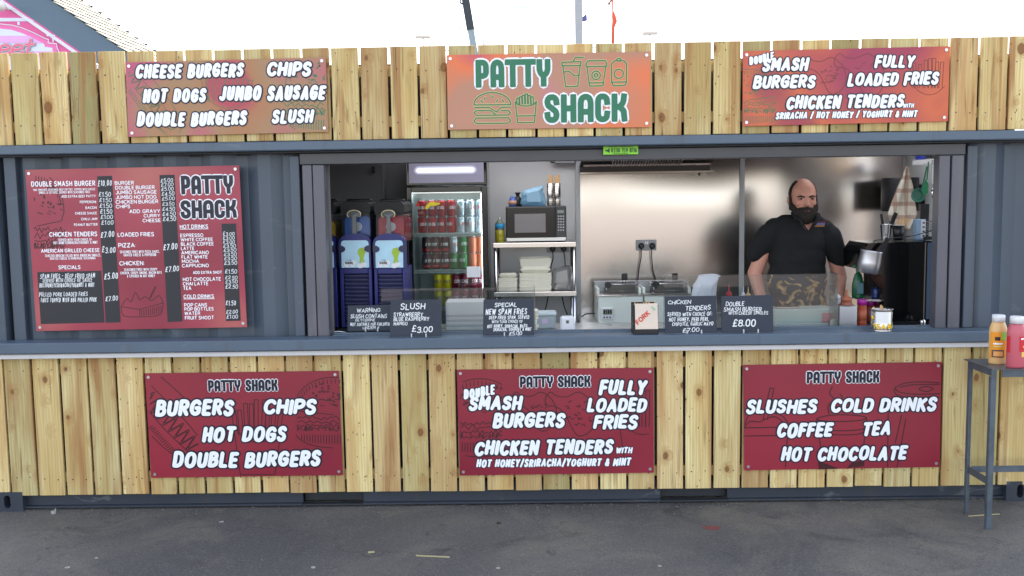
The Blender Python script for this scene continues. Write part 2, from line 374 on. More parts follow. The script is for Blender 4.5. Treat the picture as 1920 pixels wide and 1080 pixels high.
# ---------------------------------------------------------------- stroke lettering
def _g(w, *st): return (w, [(k, [tuple(float(q) for q in p.split(',')) for p in t.split()]) for k, t in st])
F = {
'A': _g(.72, ('s', '0,0 .36,1 .72,0'), ('s', '.14,.32 .58,.32')),
'B': _g(.6, ('s', '0,0 0,1'), ('c', '0,1 .32,1 .52,.9 .52,.64 .34,.53 0,.53'), ('c', '0,.53 .36,.53 .6,.4 .6,.14 .38,0 0,0')),
'C': _g(.64, ('c', '.64,.82 .48,.98 .2,.96 .0,.7 .0,.3 .2,.04 .48,.02 .64,.18')),
'D': _g(.66, ('s', '0,0 0,1'), ('c', '0,1 .3,1 .58,.86 .66,.5 .58,.14 .3,0 0,0')),
'E': _g(.5, ('s', '.5,1 0,1 0,0 .5,0'), ('s', '0,.51 .44,.51')),
'F': _g(.48, ('s', '.48,1 0,1 0,0'), ('s', '0,.5 .42,.5')),
'G': _g(.68, ('c', '.64,.82 .48,.98 .2,.96 .0,.7 .0,.3 .2,.04 .48,.02 .66,.16'), ('s', '.66,.16 .66,.46 .4,.46')),
'H': _g(.62, ('s', '0,0 0,1'), ('s', '.62,0 .62,1'), ('s', '0,.5 .62,.5')),
'I': _g(.0, ('s', '0,0 0,1')),
'J': _g(.46, ('s', '.46,1 .46,.3'), ('c', '.46,.3 .4,.06 .2,0 .0,.12')),
'K': _g(.6, ('s', '0,0 0,1'), ('s', '.56,1 0,.45'), ('s', '.2,.6 .6,0')),
'L': _g(.46, ('s', '0,1 0,0 .46,0')),
'M': _g(.78, ('s', '0,0 .04,1 .39,.3 .74,1 .78,0')),
'N': _g(.64, ('s', '0,0 0,1 .64,0 .64,1')),
'O': _g(.76, ('c', '.38,1 .1,.88 .0,.5 .1,.12 .38,0 .66,.12 .76,.5 .66,.88 .38,1')),
'P': _g(.56, ('s', '0,0 0,1'), ('c', '0,1 .34,1 .56,.88 .56,.58 .34,.44 0,.44')),
'Q': _g(.76, ('c', '.38,1 .1,.88 .0,.5 .1,.12 .38,0 .66,.12 .76,.5 .66,.88 .38,1'), ('s', '.46,.26 .74,-.04')),
'R': _g(.6, ('s', '0,0 0,1'), ('c', '0,1 .34,1 .56,.88 .56,.62 .34,.48 0,.48'), ('s', '.26,.48 .6,0')),
'S': _g(.56, ('c', '.53,.85 .4,.99 .14,.97 .02,.8 .1,.6 .42,.46 .55,.26 .44,.04 .14,.0 .0,.16')),
'T': _g(.62, ('s', '0,1 .62,1'), ('s', '.31,1 .31,0')),
'U': _g(.62, ('s', '0,1 0,.35'), ('c', '0,.35 .08,.08 .31,0 .54,.08 .62,.35'), ('s', '.62,.35 .62,1')),
'V': _g(.68, ('s', '0,1 .34,0 .68,1')),
'W': _g(.96, ('s', '0,1 .24,0 .48,.9 .72,0 .96,1')),
'X': _g(.62, ('s', '0,0 .62,1'), ('s', '0,1 .62,0')),
'Y': _g(.64, ('s', '0,1 .32,.48 .64,1'), ('s', '.32,.48 .32,0')),
'Z': _g(.58, ('s', '0,1 .58,1 0,0 .58,0')),
'0': _g(.56, ('c', '.28,1 .06,.86 .0,.5 .06,.14 .28,0 .5,.14 .56,.5 .5,.86 .28,1')),
'1': _g(.2, ('s', '0,.8 .2,1 .2,0')),
'2': _g(.54, ('c', '.02,.78 .14,.98 .4,.98 .52,.78 .42,.52 .0,0'), ('s', '0,0 .54,0')),
'3': _g(.52, ('c', '.02,.86 .2,1 .46,.94 .48,.66 .2,.54'), ('c', '.2,.54 .48,.48 .54,.2 .32,0 .0,.12')),
'4': _g(.56, ('s', '.42,0 .42,1 0,.3 .56,.3')),
'5': _g(.52, ('s', '.48,1 .08,1 .04,.56'), ('c', '.04,.56 .3,.64 .52,.46 .5,.14 .26,0 .0,.1')),
'6': _g(.54, ('c', '.46,.96 .14,.8 .0,.4 .1,.04 .36,.0 .54,.22 .46,.52 .2,.56 .02,.36')),
'7': _g(.54, ('s', '0,1 .54,1 .18,0')),
'8': _g(.54, ('c', '.27,.54 .04,.66 .06,.92 .27,1 .48,.92 .5,.66 .27,.54 .02,.4 .0,.12 .27,0 .54,.12 .52,.4 .27,.54')),
'9': _g(.54, ('c', '.52,.64 .34,.44 .08,.5 .0,.78 .18,1 .44,.94 .53,.6 .4,.16 .1,.02')),
'£': _g(.56, ('c', '.54,.84 .4,1 .2,.96 .14,.7 .2,.4 .0,.02'), ('s', '.0,.02 .56,.02'), ('s', '.02,.48 .42,.48')),
'&': _g(.64, ('c', '.62,.0 .3,.5 .14,.8 .3,1 .46,.82 .34,.6 .06,.36 .04,.1 .26,.0 .5,.12 .62,.44')),
'/': _g(.36, ('s', '0,-.08 .36,1.06')), ':': _g(.0, ('s', '0,.12 0,.14'), ('s', '0,.6 0,.62')),
'.': _g(.0, ('s', '0,.02 0,.03')), ',': _g(.06, ('s', '.06,.06 0,-.14')), '-': _g(.34, ('s', '0,.48 .34,.48')),
"'": _g(.0, ('s', '0,1 0,.8')), '+': _g(.4, ('s', '0,.4 .4,.4'), ('s', '.2,.2 .2,.6')),
'e': _g(.42, ('c', '.02,.3 .3,.34 .42,.48 .3,.64 .1,.6 .0,.3 .12,.02 .36,.04 .46,.16')),
't': _g(.3, ('s', '.18,1 .12,.2'), ('c', '.12,.2 .14,.02 .3,.06'), ('s', '.0,.66 .34,.68')),
'w': _g(.6, ('c', '0,.6 .06,.1 .2,.02 .3,.4 .4,.02 .54,.1 .6,.6')),
}
# the tall rounded block alphabet of the kiosk's name
B = {
'P': _g(.46, ('s', '0,0 0,1'), ('s', '0,1 .3,1 .42,.94 .46,.84 .46,.56 .42,.46 .3,.4 .0,.4')),
'A': _g(.5, ('s', '0,0 0,.74 .04,.9 .14,.98 .25,1 .36,.98 .46,.9 .5,.74 .5,0'), ('s', '0,.34 .5,.34')),
'T': _g(.5, ('s', '-.07,1 .57,1'), ('s', '.25,1 .25,0')),
'Y': _g(.5, ('s', '0,1 0,.66 .06,.5 .16,.42 .25,.4 .34,.42 .44,.5 .5,.66 .5,1'), ('s', '.25,.4 .25,0')),
'S': _g(.46, ('s', '.46,.76 .44,.9 .34,.99 .23,1 .12,.99 .02,.9 .0,.78 .04,.64 .42,.38 .46,.24 .44,.1 .34,.01 .23,0 .12,.01 .02,.1 .0,.24')),
'H': _g(.48, ('s', '0,0 0,1'), ('s', '.48,0 .48,1'), ('s', '0,.5 .48,.5')),
'C': _g(.46, ('s', '.46,.74 .44,.9 .34,.99 .23,1 .12,.99 .02,.9 .0,.76 .0,.24 .02,.1 .12,.01 .23,0 .34,.01 .44,.1 .46,.26')),
'K': _g(.5, ('s', '0,0 0,1'), ('s', '.48,1 .44,.74 .3,.56 0,.5'), ('s', '.3,.5 .46,.36 .5,0')),
}
def smooth(pts, n=3):
    out = []; L = len(pts); closed = pts[0] == pts[-1]
    for i in range(L-1):
        p0 = pts[i-1] if i > 0 else (pts[-2] if closed else pts[0]); p1 = pts[i]; p2 = pts[i+1]
        p3 = pts[i+2] if i+2 < L else (pts[1] if closed else pts[-1])
        for k in range(n):
            t = k/n
            out.append(tuple(.5*((2*p1[a])+(-p0[a]+p2[a])*t+(2*p0[a]-5*p1[a]+4*p2[a]-p3[a])*t*t+(-p0[a]+3*p1[a]-3*p2[a]+p3[a])*t**3) for a in (0, 1)))
    out.append(pts[-1]); return out
def ribbon(mb, pts, t, y, to, step=0.00003, seg=8, caps='round'):
    """flat stroke of width t along 2-D pts; to(x,z,y)->3-D; every facet a hair proud of the last so none coincide"""
    k = 0; n = len(pts); h = t/2
    for i, (x, z) in enumerate(pts):
        end = i in (0, n-1)
        if (not end) or caps == 'round':
            yy = y-step*k; k += 1; o = len(mb.v)
            mb.v += [to(x+h*math.cos(2*math.pi*j/seg), z+h*math.sin(2*math.pi*j/seg), yy) for j in range(seg)]
            mb.f.append(tuple(o+j for j in range(seg))); mb.sm.append(False)
        if i < n-1:
            x2, z2 = pts[i+1]; dx, dz = x2-x, z2-z; L = math.hypot(dx, dz)
            if L < 1e-7: continue
            nx, nz = -dz/L*h, dx/L*h; ex, ez = 0, 0
            a0 = (x, z); a1 = (x2, z2)
            if caps != 'round':
                if i == 0: a0 = (x-dx/L*h*caps, z-dz/L*h*caps)
                if i == n-2: a1 = (x2+dx/L*h*caps, z2+dz/L*h*caps)
            yy = y-step*k; k += 1; o = len(mb.v)
            mb.v += [to(a0[0]-nx, a0[1]-nz, yy), to(a1[0]-nx, a1[1]-nz, yy), to(a1[0]+nx, a1[1]+nz, yy), to(a0[0]+nx, a0[1]+nz, yy)]
            mb.f.append((o, o+1, o+2, o+3)); mb.sm.append(False)
    return k
def letters(mb, text, x0, x1, z0, z1, y, t=.14, extra=0.0, shear=0.0, jit=0.0, font=F, rot=0.0, caps='round', gap=None, n=3, seed=1, to=None):
    """lay text between x0,x1 / z0,z1 facing -y. t: stroke as a share of height; extra: added to the width of each stroke (m)"""
    rnd = random.Random(hash_str(text)+seed); H = z1-z0; tt = t*H; h = H-tt
    spc = .10 if gap is None else gap              # clear space between letters, share of height
    items = []; sw = 0; ng = 0; nsp = 0; prev = False
    for ch in text:
        if ch == ' ': nsp += 1; prev = False; items.append((None, None, ch)); continue
        g = font.get(ch) or F.get(ch)
        if g is None: continue
        if prev: ng += 1
        prev = True; sw += g[0]; items.append((sw, g, ch))
    W = (x1-x0)-tt
    step = tt+spc*H; word = tt+.42*H
    need = ng*step+nsp*word
    k_ = min(1.0, .62*W/need) if need > 0 else 1.0
    if k_ < 1: 
        step *= k_; word *= k_; tt = tt*max(.55, k_)
        W = (x1-x0)-tt; h = H-tt; need = ng*step+nsp*word
    sx = (W-need)/max(sw, 1e-6) if sw > 0 else h*.6
    if len(text) <= 1: sx = min(sx, h)
    k = 0; pos = 0; placed = []; prev = False
    for _, g, ch in items:
        if ch == ' ': pos += word; prev = False; continue
        if prev: pos += step
        placed.append((pos, g, ch)); pos += g[0]*sx; prev = True
    adv = pos
    cx, cz = (x0+x1)/2, (z0+z1)/2; ca, sa = math.cos(rot), math.sin(rot)
    for a, (w, strokes), ch in placed:
        dz = rnd.uniform(-jit, jit)*H; ds = 1+rnd.uniform(-jit, jit); dr = rnd.uniform(-jit, jit)*.6
        for kind, pts in strokes:
            p = smooth(pts, n) if kind == 'c' else pts
            q = []
            for (u, v) in p:
                xx = a+u*sx; zz = v*h*ds+dz
                zz += (u-.3)*sx*dr
                xx = x0+tt/2+xx+shear*(v-.5)*h; zz = z0+tt/2+zz
                q.append((cx+(xx-cx)*ca-(zz-cz)*sa, cz+(xx-cx)*sa+(zz-cz)*ca))
            tw = tt*(1+rnd.uniform(-jit, jit)*.8)+extra
            k += 1
            ribbon(mb, q, tw, y-0.00002*(k % 7), to or (lambda X, Z, Y: (X, Y, Z)), caps=caps)
    return mb
def hash_str(s):
    h = 7
    for c in s: h = (h*31+ord(c)) % 100003
    return h

# ================================================================ MATERIALS
WOOD = wood_mat()
STEEL_G = worn_paint('grey_painted_steel', (74, 84, 97))
STEEL_R = worn_paint('grey_blue_rail_paint', (82, 97, 113), amount=.35)
STEEL_B = worn_paint('shade_darkened_grimy_steel', (54, 60, 71), amount=.7)  # base paint darkened for the shade at the foot, with dirt on top
STEEL_D = mat('dark_steel', (44, 48, 54), 0.5, noise=.08)
FRAMED = mat('dark_header_frame', (66, 66, 70), .35, noise=.05)
FRAME = worn_paint('satin_window_frame', (90, 90, 98), (120, 112, 110), rough=.33, amount=.5)
PALE = mat('pale_trim', (205, 203, 205), 0.5, noise=.05)
INWHITE = mat('white_wall_panel', (214, 212, 212), 0.5, noise=.04, nscale=2)
INGREY = mat('grey_cabinet_paint', (110, 110, 112), 0.5, noise=.05)
WHITE = mat('white_print', (244, 247, 253), 0.45)
NAVY = mat('navy_print', (14, 14, 38), 0.4)
INK = mat('dark_red_ink', (66, 14, 26), 0.4)
GREENINK = mat('glare_green_print', (30, 112, 78), 0.4)  # green of the upper-sign inks carries the glare's colour shift, painted in
PALEGREENINK = mat('glare_dull_green_ink', (88, 108, 74), 0.45)
PALEINK = mat('pale_gold_ink', (206, 190, 130), 0.45)
BROWNINK = mat('brown_ink', (112, 42, 34), 0.45)
SCREW = mat('screw_metal', (200, 200, 205), 0.3, metal=.8)
BLACK = mat('black_plastic', (20, 20, 22), 0.4, noise=.05)
GLOSSBLACK = mat('gloss_black_enamel', (12, 12, 14), 0.12, noise=.0)
SLATE = mat('slate_board', (46, 52, 66), 0.6, noise=.12, nscale=14, bump=.1)
CHALK = mat('chalk', (235, 238, 240), 0.9)
STAIN = mat('brushed_stainless', (206, 198, 192), 0.24, metal=1.0, noise=.0)
SHEET = mat('brushed_wall_sheet', (200, 190, 184), 0.2, metal=1.0, bump=.012, bscale=4, stretch=(30, 1, .6))
CHROME = mat('polished_steel', (215, 215, 218), 0.16, metal=1.0)
STEELW = mat('steel_worktop', (205, 208, 206), 0.3, metal=.9, noise=.05)
WHITEP = mat('white_plastic', (225, 225, 228), 0.4)
FOAM = mat('cream_foam_card', (226, 220, 202), 0.8, noise=.04, nscale=20, bump=.1)
BLUEP = mat('deep_blue_plastic', (24, 30, 102), 0.4)
RUBBER = mat('black_cable', (16, 16, 18), 0.5)
GLASS = glass('clear_glass')
GUARD = glass('sneeze_guard_glass', (240, 243, 243), refl=.04, opacity=.012)

# ================================================================ GROUND
def ground_mat():
    m = bpy.data.materials.new('asphalt'); m.use_nodes = True
    n = m.node_tree.nodes; l = m.node_tree.links; b = n['Principled BSDF']
    tc = n.new('ShaderNodeTexCoord')
    def noise(s, d=6, dist=0, rough=.5):
        t = n.new('ShaderNodeTexNoise'); t.inputs['Scale'].default_value = s; t.inputs['Detail'].default_value = d; t.inputs['Distortion'].default_value = dist
        t.inputs['Roughness'].default_value = rough; l.new(tc.outputs['Object'], t.inputs['Vector']); return t.outputs[0]
    def mr(src, a, b_, c=0., d=1.):
        x = n.new('ShaderNodeMapRange'); l.new(src, x.inputs[0])
        for i, v in enumerate((a, b_, c, d)): x.inputs[i+1].default_value = v
        return x.outputs[0]
    def mix(a, c, f):
        x = n.new('ShaderNodeMix'); x.data_type = 'RGBA'
        for s_, v in ((0, f), (6, a), (7, c)):
            if hasattr(v, 'is_linked'): l.new(v, x.inputs[s_])
            elif s_ == 0: x.inputs[0].default_value = v
            else: x.inputs[s_].default_value = lin(v)
        return x.outputs[2]
    c = mix((80, 79, 81), (102, 99, 96), mr(noise(.9, 4, .5), .38, .62))
    c = mix(c, (132, 126, 112), mr(noise(1.3, 9, .9, .72), .50, .72, 0, .6))
    c = mix(c, (50, 48, 50), mr(noise(1.7, 6, 1.2), .60, .72, 0, .6))
    v = n.new('ShaderNodeTexVoronoi'); v.inputs['Scale'].default_value = 170; l.new(tc.outputs['Object'], v.inputs['Vector'])
    s = n.new('ShaderNodeSeparateColor'); l.new(v.outputs['Color'], s.inputs[0])
    c = mix(c, (40, 38, 40), mr(s.outputs[0], .45, .0, 0, .38))
    c = mix(c, (150, 146, 138), mr(s.outputs[0], .80, 1., 0, .26))
    v2 = n.new('ShaderNodeTexVoronoi'); v2.inputs['Scale'].default_value = 9; l.new(tc.outputs['Object'], v2.inputs['Vector'])
    c = mix(c, (150, 146, 138), mr(v2.outputs['Distance'], .045, .03, 0, .35))
    c = mix(c, (54, 52, 54), mr(noise(4.2, 3, 1.6), .69, .73, 0, .5))
    ck = n.new('ShaderNodeTexVoronoi'); ck.feature = 'DISTANCE_TO_EDGE'; ck.inputs['Scale'].default_value = .75; wn_ = n.new('ShaderNodeTexNoise'); wn_.inputs['Scale'].default_value = 3; wn_.inputs['Detail'].default_value = 8; l.new(tc.outputs['Object'], wn_.inputs['Vector'])
    vm = n.new('ShaderNodeVectorMath'); vm.operation = 'MULTIPLY_ADD'; vm.inputs[1].default_value = (.5, .5, .5); l.new(wn_.outputs['Color'], vm.inputs[0]); l.new(tc.outputs['Object'], vm.inputs[2]); l.new(vm.outputs[0], ck.inputs['Vector'])
    c = mix(c, (40, 38, 38), mr(ck.outputs['Distance'], .005, .001, 0, .28))
    l.new(c, b.inputs['Base Color']); b.inputs['Roughness'].default_value = .85
    bp = n.new('ShaderNodeBump'); bp.inputs['Strength'].default_value = .7; bp.inputs['Distance'].default_value = .006
    l.new(v.outputs['Distance'], bp.inputs['Height']); l.new(bp.outputs[0], b.inputs['Normal'])
    return m
g = MB()
nx, ny = 60, 60
g.add([(-600, -600, 0), (600, -600, 0), (600, 600, 0), (-600, 600, 0)], [(0, 1, 2, 3)])
struct('ground', g, ground_mat())
pv = MB(); pv.add([(-40, -60, .004), (40, -60, .004), (40, -8.2, .004), (-40, -8.2, .004)], [(0, 1, 2, 3)])
struct('added_reflection_paving', pv, mat('pink_paving', (114, 98, 90), .8, noise=.12, nscale=1.5))  # unseen paving added behind the camera for the steel sheet to reflect
def small(name, mb, m, label, cat, group=None):
    return tag(mb.build(name, m), label, cat, group)
# litter
def scrap(px, py, w, h, name, m, label, cat, th=.004, rot=0.0, rnd=3):
    c = G(px, py); s = (c.y+CAM['D'])/CAM['f']; rr = random.Random(px)
    pts = []
    for k in range(9):
        a = 2*math.pi*k/9+rot; r = rr.uniform(.7, 1.1)
        pts.append((c.x+math.cos(a)*w*s/2*r, c.y+math.sin(a)*h*r))
    n_ = len(pts); vs = [(x, y, .001) for x, y in pts]+[(x, y, th*rr.uniform(.6, 1.5)) for x, y in pts]
    mb = MB().add(vs, [tuple(range(n_, 2*n_))]+[(i, (i+1) % n_, (i+1) % n_+n_, i+n_) for i in range(n_)])
    return small(name, mb, m, label, cat)
STRAWM = mat('straw', (176, 164, 126), .7); PAPERM = mat('scrap_paper', (158, 157, 155), .8)
a_, b_ = G(780, 1043), G(843, 1046)
small('wooden_stick', MB().bar(a_+Vector((0, 0, .004)), b_+Vector((0, 0, .004)), .006), STRAWM, 'thin pale straw lying on the asphalt below the middle red sign', 'stick')
a_, b_ = G(690, 1037), G(702, 1036)
small('wood_splinter', MB().bar(a_+Vector((0, 0, .004)), b_+Vector((0, 0, .004)), .008), STRAWM, 'short pale splinter on the asphalt left of the long straw', 'splinter')
a_, b_ = G(1816, 969), G(1874, 965)
small('wooden_stick', MB().bar(a_+Vector((0, 0, .004)), b_+Vector((0, 0, .004)), .005), STRAWM, 'thin pale straw on the ground beside the feet of the grey metal table', 'stick')
scrap(101, 963, 10, .02, 'paper_scrap', PAPERM, 'crumpled pale scrap on the ground near the left container corner', 'scrap', .02)
scrap(127, 1065, 11, .01, 'paper_scrap', PAPERM, 'white scrap on the asphalt at the lower left edge of the picture', 'scrap')
scrap(181, 1047, 8, .01, 'paper_scrap', PAPERM, 'small grey white fleck on the asphalt left of the lower left sign', 'scrap')
scrap(415, 979, 10, .01, 'paper_scrap', PAPERM, 'pale fleck on the asphalt below the burgers and chips sign', 'scrap')
scrap(934, 1066, 9, .012, 'paper_scrap', PAPERM, 'white oval scrap on the asphalt at the bottom middle', 'scrap')
scrap(1237, 1062, 9, .01, 'paper_scrap', PAPERM, 'faint pale scrap on the asphalt right of the middle', 'scrap')
scrap(587, 1065, 9, .01, 'paper_scrap', PAPERM, 'small pale scrap at the bottom between the left and middle signs', 'scrap')
scrap(1334, 990, 34, .035, 'chewed_sweet_stain', mat('red_sauce', (122, 66, 64), .8), 'red sauce splash on the asphalt below the right part of the kiosk', 'sauce splash', .003)
scrap(935, 982, 9, .01, 'leaf_litter', mat('dead_leaf', (54, 46, 38), .9), 'dark dead leaf on the asphalt below the middle sign', 'leaf', .006)

gr = MB(); rg_ = random.Random(11)
for i in range(520):       # grit gathered along the kiosk's foot
    x = rg_.uniform(-3.4, 3.3); y = .04-abs(rg_.gauss(0, .10)) if rg_.random() < .75 else rg_.uniform(-1.4, 0)
    r_ = rg_.uniform(.0015, .0045); gr.ball((x, y, r_*.5), (r_*1.3, r_, r_*.8), 5, 3)
tag(gr.build('grit', mat('grit_stone', (124, 118, 108), .9, noise=.2, nscale=30)), 'loose grit and small stones along the foot of the kiosk', 'grit', kind='stuff')

# ================================================================ THE CONTAINER KIOSK
KX0, KX1 = -3.21, 3.0
kiosk = thing('food_kiosk', 'grey shipping container kiosk clad in pale timber planks with a wide serving hatch', 'food kiosk')
# planks: 22 mm boards on battens; gaps measured from the picture
PW = .1677
def plank_set(x_first_gap, i0, i1, z0, z1, jz0, jz1, gap):
    meshes = []
    for k in range(4):
        mb = MB().box(-(PW-gap)/2, (PW-gap)/2, -.011, .011, -(z1-z0)/2, (z1-z0)/2, .002)
        meshes.append(mb.mesh('plank', WOOD))
    for i in range(i0, i1):
        o = bpy.data.objects.new('plank', meshes[i % 4]); COL.objects.link(o); o.parent = kiosk
        o.location = (x_first_gap+PW*(i+.5)+random.uniform(-.0015, .0015), .011+random.uniform(-.002, .002), (z0+z1)/2+random.uniform(-jz0, jz1))
        o.rotation_euler = (0, random.uniform(-.003, .003), random.uniform(-.01, .01)); o.scale.x = random.uniform(.985, 1.01)
plank_set(-2.937, -2, 36, 2.176, 2.698, .001, .003, .015)
plank_set(-3.092, -1, 37, .098, .934, .003, .003, .014)
def kp(name, mb, m, **k): return mb.build(name, m, kiosk, **k)
# battens behind the boards
for z in (2.28, 2.565): kp('batten', MB().box(KX0+.08, KX1-.01, .026, .062, z-.03, z+.03), WOOD)
for z in (.2, .855): kp('batten', MB().box(KX0+.08, KX1-.01, .026, .062, z-.03, z+.03), WOOD)
nl = MB()
for z in (2.28, 2.565, .2, .855):
    for i in range(-1, 36):
        x = (-2.937 if z > 2 else -3.092)+PW*(i+.5)
        for d in (-.04, .04): nl.cyl((x+d, -.003, z+random.uniform(-.01, .01)), .0035, .004, 6, 'y')
kp('nail_heads', nl, STEEL_D, kind='stuff')
# corrugated side panels
def corrug(x0, x1, z0, z1, y=.095, d=.036, th=.003, pitch=.278, phase=0.0):
    xs = []; x = x0-((x0-phase) % pitch)
    while x < x1+pitch:
        for dx, dy in ((0, 0), (.072, 0), (.139, d), (.209, d)): xs.append((x+dx, y+dy))
        x += pitch
    xs = [p for p in xs if x0 <= p[0] <= x1]; n_ = len(xs)
    vs = [(a, b, z0) for a, b in xs]+[(a, b, z1) for a, b in xs]+[(a, b+th, z0) for a, b in xs]+[(a, b+th, z1) for a, b in xs]
    fs = []
    for i in range(n_-1): fs += [(i, i+1, n_+i+1, n_+i), (2*n_+i, 3*n_+i, 3*n_+i+1, 2*n_+i+1)]
    return MB().add(vs, fs)
def _x(px): return P(px, 450, .1).x
kp('corrugated_panel', corrug(KX0+.1, -1.30, .9, 2.14, phase=_x(52)), STEEL_G)
kp('corrugated_panel', corrug(2.56, KX1-.0, .9, 2.14, phase=_x(1838)), STEEL_G)
kp('corrugated_panel', corrug(KX0+.1, KX1-.1, .14, .98, y=.12), STEEL_D)
kp('corrugated_panel', corrug(KX0+.1, KX1-.1, 2.1, 2.58, y=.12), STEEL_D)
# end walls, roof, floor, back
def wallbox(name, x0, x1, y0, y1, z0, z1, m): kp(name, MB().box(x0, x1, y0, y1, z0, z1, .004), m)
wallbox('end_wall', KX0+.02, KX0+.06, 1.45, 2.42, .14, 2.60, STEEL_G); wallbox('end_wall', KX0+.02, KX0+.06, .12, 1.448, 2.30, 2.60, STEEL_G)
wallbox('end_wall', KX1-.06, KX1-.02, .95, 2.42, .14, 2.60, STEEL_G); wallbox('end_wall', KX1-.06, KX1-.02, .12, .948, 2.30, 2.60, STEEL_G)  # unseen doorway left open in each end wall, added to let daylight in
# two unseen openings added in roof and ceiling, opal-glazed to brighten the inside
RL = ((-.75, .80, .45, 1.45), (1.95, 2.75, .60, 1.35))
def holed(name, z0, z1, y0, y1, m):
    xs = [KX0+.07, RL[0][0], RL[0][1], RL[1][0], RL[1][1], KX1-.07]
    for i in range(5):
        if i in (1, 3):
            r_ = RL[0 if i == 1 else 1]
            kp(name, MB().box(xs[i], xs[i+1], y0, r_[2], z0, z1), m); kp(name, MB().box(xs[i], xs[i+1], r_[3], y1, z0, z1), m)
        else: kp(name, MB().box(xs[i], xs[i+1], y0, y1, z0, z1), m)
holed('roof', 2.585, 2.62, .13, 2.44, STEEL_G)
OPAL = bpy.data.materials.new('added_opal_rooflight'); OPAL.use_nodes = True
_n = OPAL.node_tree.nodes; _n.remove(_n['Principled BSDF']); _t = _n.new('ShaderNodeBsdfTranslucent'); _t.inputs[0].default_value = (.85, .87, .9, 1)
OPAL.node_tree.links.new(_t.outputs[0], _n['Material Output'].inputs['Surface'])
for r_ in RL:
    kp('added_rooflight', MB().add([(r_[0], r_[2], 2.60), (r_[1], r_[2], 2.60), (r_[1], r_[3], 2.60), (r_[0], r_[3], 2.60)], [(0, 1, 2, 3)]), OPAL)
    for a, b, c, d in ((r_[0]-.012, r_[0], r_[2], r_[3]), (r_[1], r_[1]+.012, r_[2], r_[3]), (r_[0], r_[1], r_[2]-.012, r_[2]), (r_[0], r_[1], r_[3], r_[3]+.012)):
        kp('added_rooflight_kerb', MB().box(a, b, c, d, 2.3455, 2.5845), PALE)
kp('rear_panel', corrug(KX0+.1, KX1-.1, .14, 2.58, y=2.38), STEEL_G)
wallbox('interior_floor', KX0+.07, KX1-.07, .16, 2.37, .12, .16, mat('grey_vinyl', (120, 120, 122), .6))
holed('ceiling', 2.33, 2.345, .17, 1.84, mat('darkened_ceiling', (96, 94, 94), .6, noise=.05))  # ceiling colour darkened to grey so its reflection stays dim
# top rail (two steps), bottom rail with forklift pockets, corner posts and castings
kp('top_rail', MB().box(KX0, KX1+.03, -.035, .05, 2.119, 2.172, .006), STEEL_R)
kp('top_rail_lip', MB().box(KX0+.1, KX1, .025, .10, 2.108, 2.1175, .001), STEEL_D)
for a, b in ((KX0+.17, -1.35), (-.985, .80), (1.20, KX1-.16)):
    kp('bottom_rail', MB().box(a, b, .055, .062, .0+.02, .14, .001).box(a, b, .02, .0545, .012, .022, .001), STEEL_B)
for a, b in ((-1.35, -.985), (.80, 1.20)):
    kp('forklift_pocket', MB().box(a+.003, b-.003, .062, .11, .10, .135).box(a+.003, b-.003, .10, .5, .02, .10).box(a+.003, b-.003, .02, .0545, .010, .02, .001), STEEL_D)
def casting(x0, x1, zc, right=False):
    # slotted corner block: four bars round an oval hole
    xm = (x0+x1)/2; r = .032
    mb = MB(); zt, zb = zc+.06, zc-.06; out = []
    n_ = 24
    rim = []; hole = []
    for k in range(n_):
        a = 2*math.pi*k/n_; c, s_ = math.cos(a), math.sin(a)
        hole.append((xm+r*.62*c, zc+(.016 if s_ > 0 else -.016)+r*.75*s_))
        m_ = max(abs(c), abs(s_)); rim.append((xm+(x1-x0)/2*c/m_, zc+.06*s_/m_))
    vs = [(x, -.002, z) for x, z in rim]+[(x, -.002, z) for x, z in hole]+[(x, .16, z) for x, z in rim]+[(x, .05, z) for x, z in hole]
    fs = []
    for k in range(n_):
        j = (k+1) % n_
        fs += [(k, j, n_+j, n_+k), (n_+k, n_+j, 3*n_+j, 3*n_+k), (k, 2*n_+k, 2*n_+j, j)]
    mb.add(vs, fs); return mb
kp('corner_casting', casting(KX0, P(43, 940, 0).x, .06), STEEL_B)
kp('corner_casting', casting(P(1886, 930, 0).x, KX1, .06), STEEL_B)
kp('casting_bore', MB().box(KX0+.02, P(43, 940, 0).x-.02, .06, .14, .01, .11), STEEL_D)
kp('casting_bore', MB().box(P(1886, 930, 0).x+.02, KX1-.02, .06, .14, .01, .11), STEEL_D)
kp('corner_post', MB().box(KX0, _x(12)-.0, .03, .12, .13, 2.12, .004), STEEL_G)
kp('corner_post', MB().box(_x(22), _x(44), .06, .15, .13, 2.12, .003), STEEL_G)
kp('corner_post', MB().box(KX1-.03, KX1+.03, .03, .09, .13, 2.105, .004), STEEL_G)
# the serving hatch: frame, header, sill, pale strip
ZS = 1.032
kp('sill', MB().box(KX0+.02, 2.70, -.10, .055, .968, ZS, .006), STEEL_R)
kp('sill', MB().box(2.703, KX1+.02, -.10, .055, .968, ZS, .006), STEEL_R)
kp('pale_strip', MB().box(KX0, KX1, -.075, .02, .936, .964, .003), PALE)
for i, (y0, y1, z) in enumerate(((.058, .085, ZS+.004), (.089, .112, ZS+.012), (.118, .150, ZS+.004))):
    kp('hatch_track', MB().box(-1.14, 2.40, y0, y1, .98, z, .001), STEEL_R)
kp('window_header', MB().box(-1.30, 2.56, .05, .13, 2.040, 2.106, .004), FRAMED)
kp('window_header', MB().box(-1.14, 2.40, .135, .17, 2.052, 2.110, .004), STEEL_D)
fx = [P(p, 460, .05).x for p in (567, 572, 590, 593, 612)]
kp('window_jamb', MB().box(fx[1], fx[2]-.002, .04, .13, ZS, 2.038, .003), FRAME)
kp('window_jamb', MB().box(fx[2]+.002, fx[4]-.0, .046, .13, ZS, 2.038, .003), FRAME)
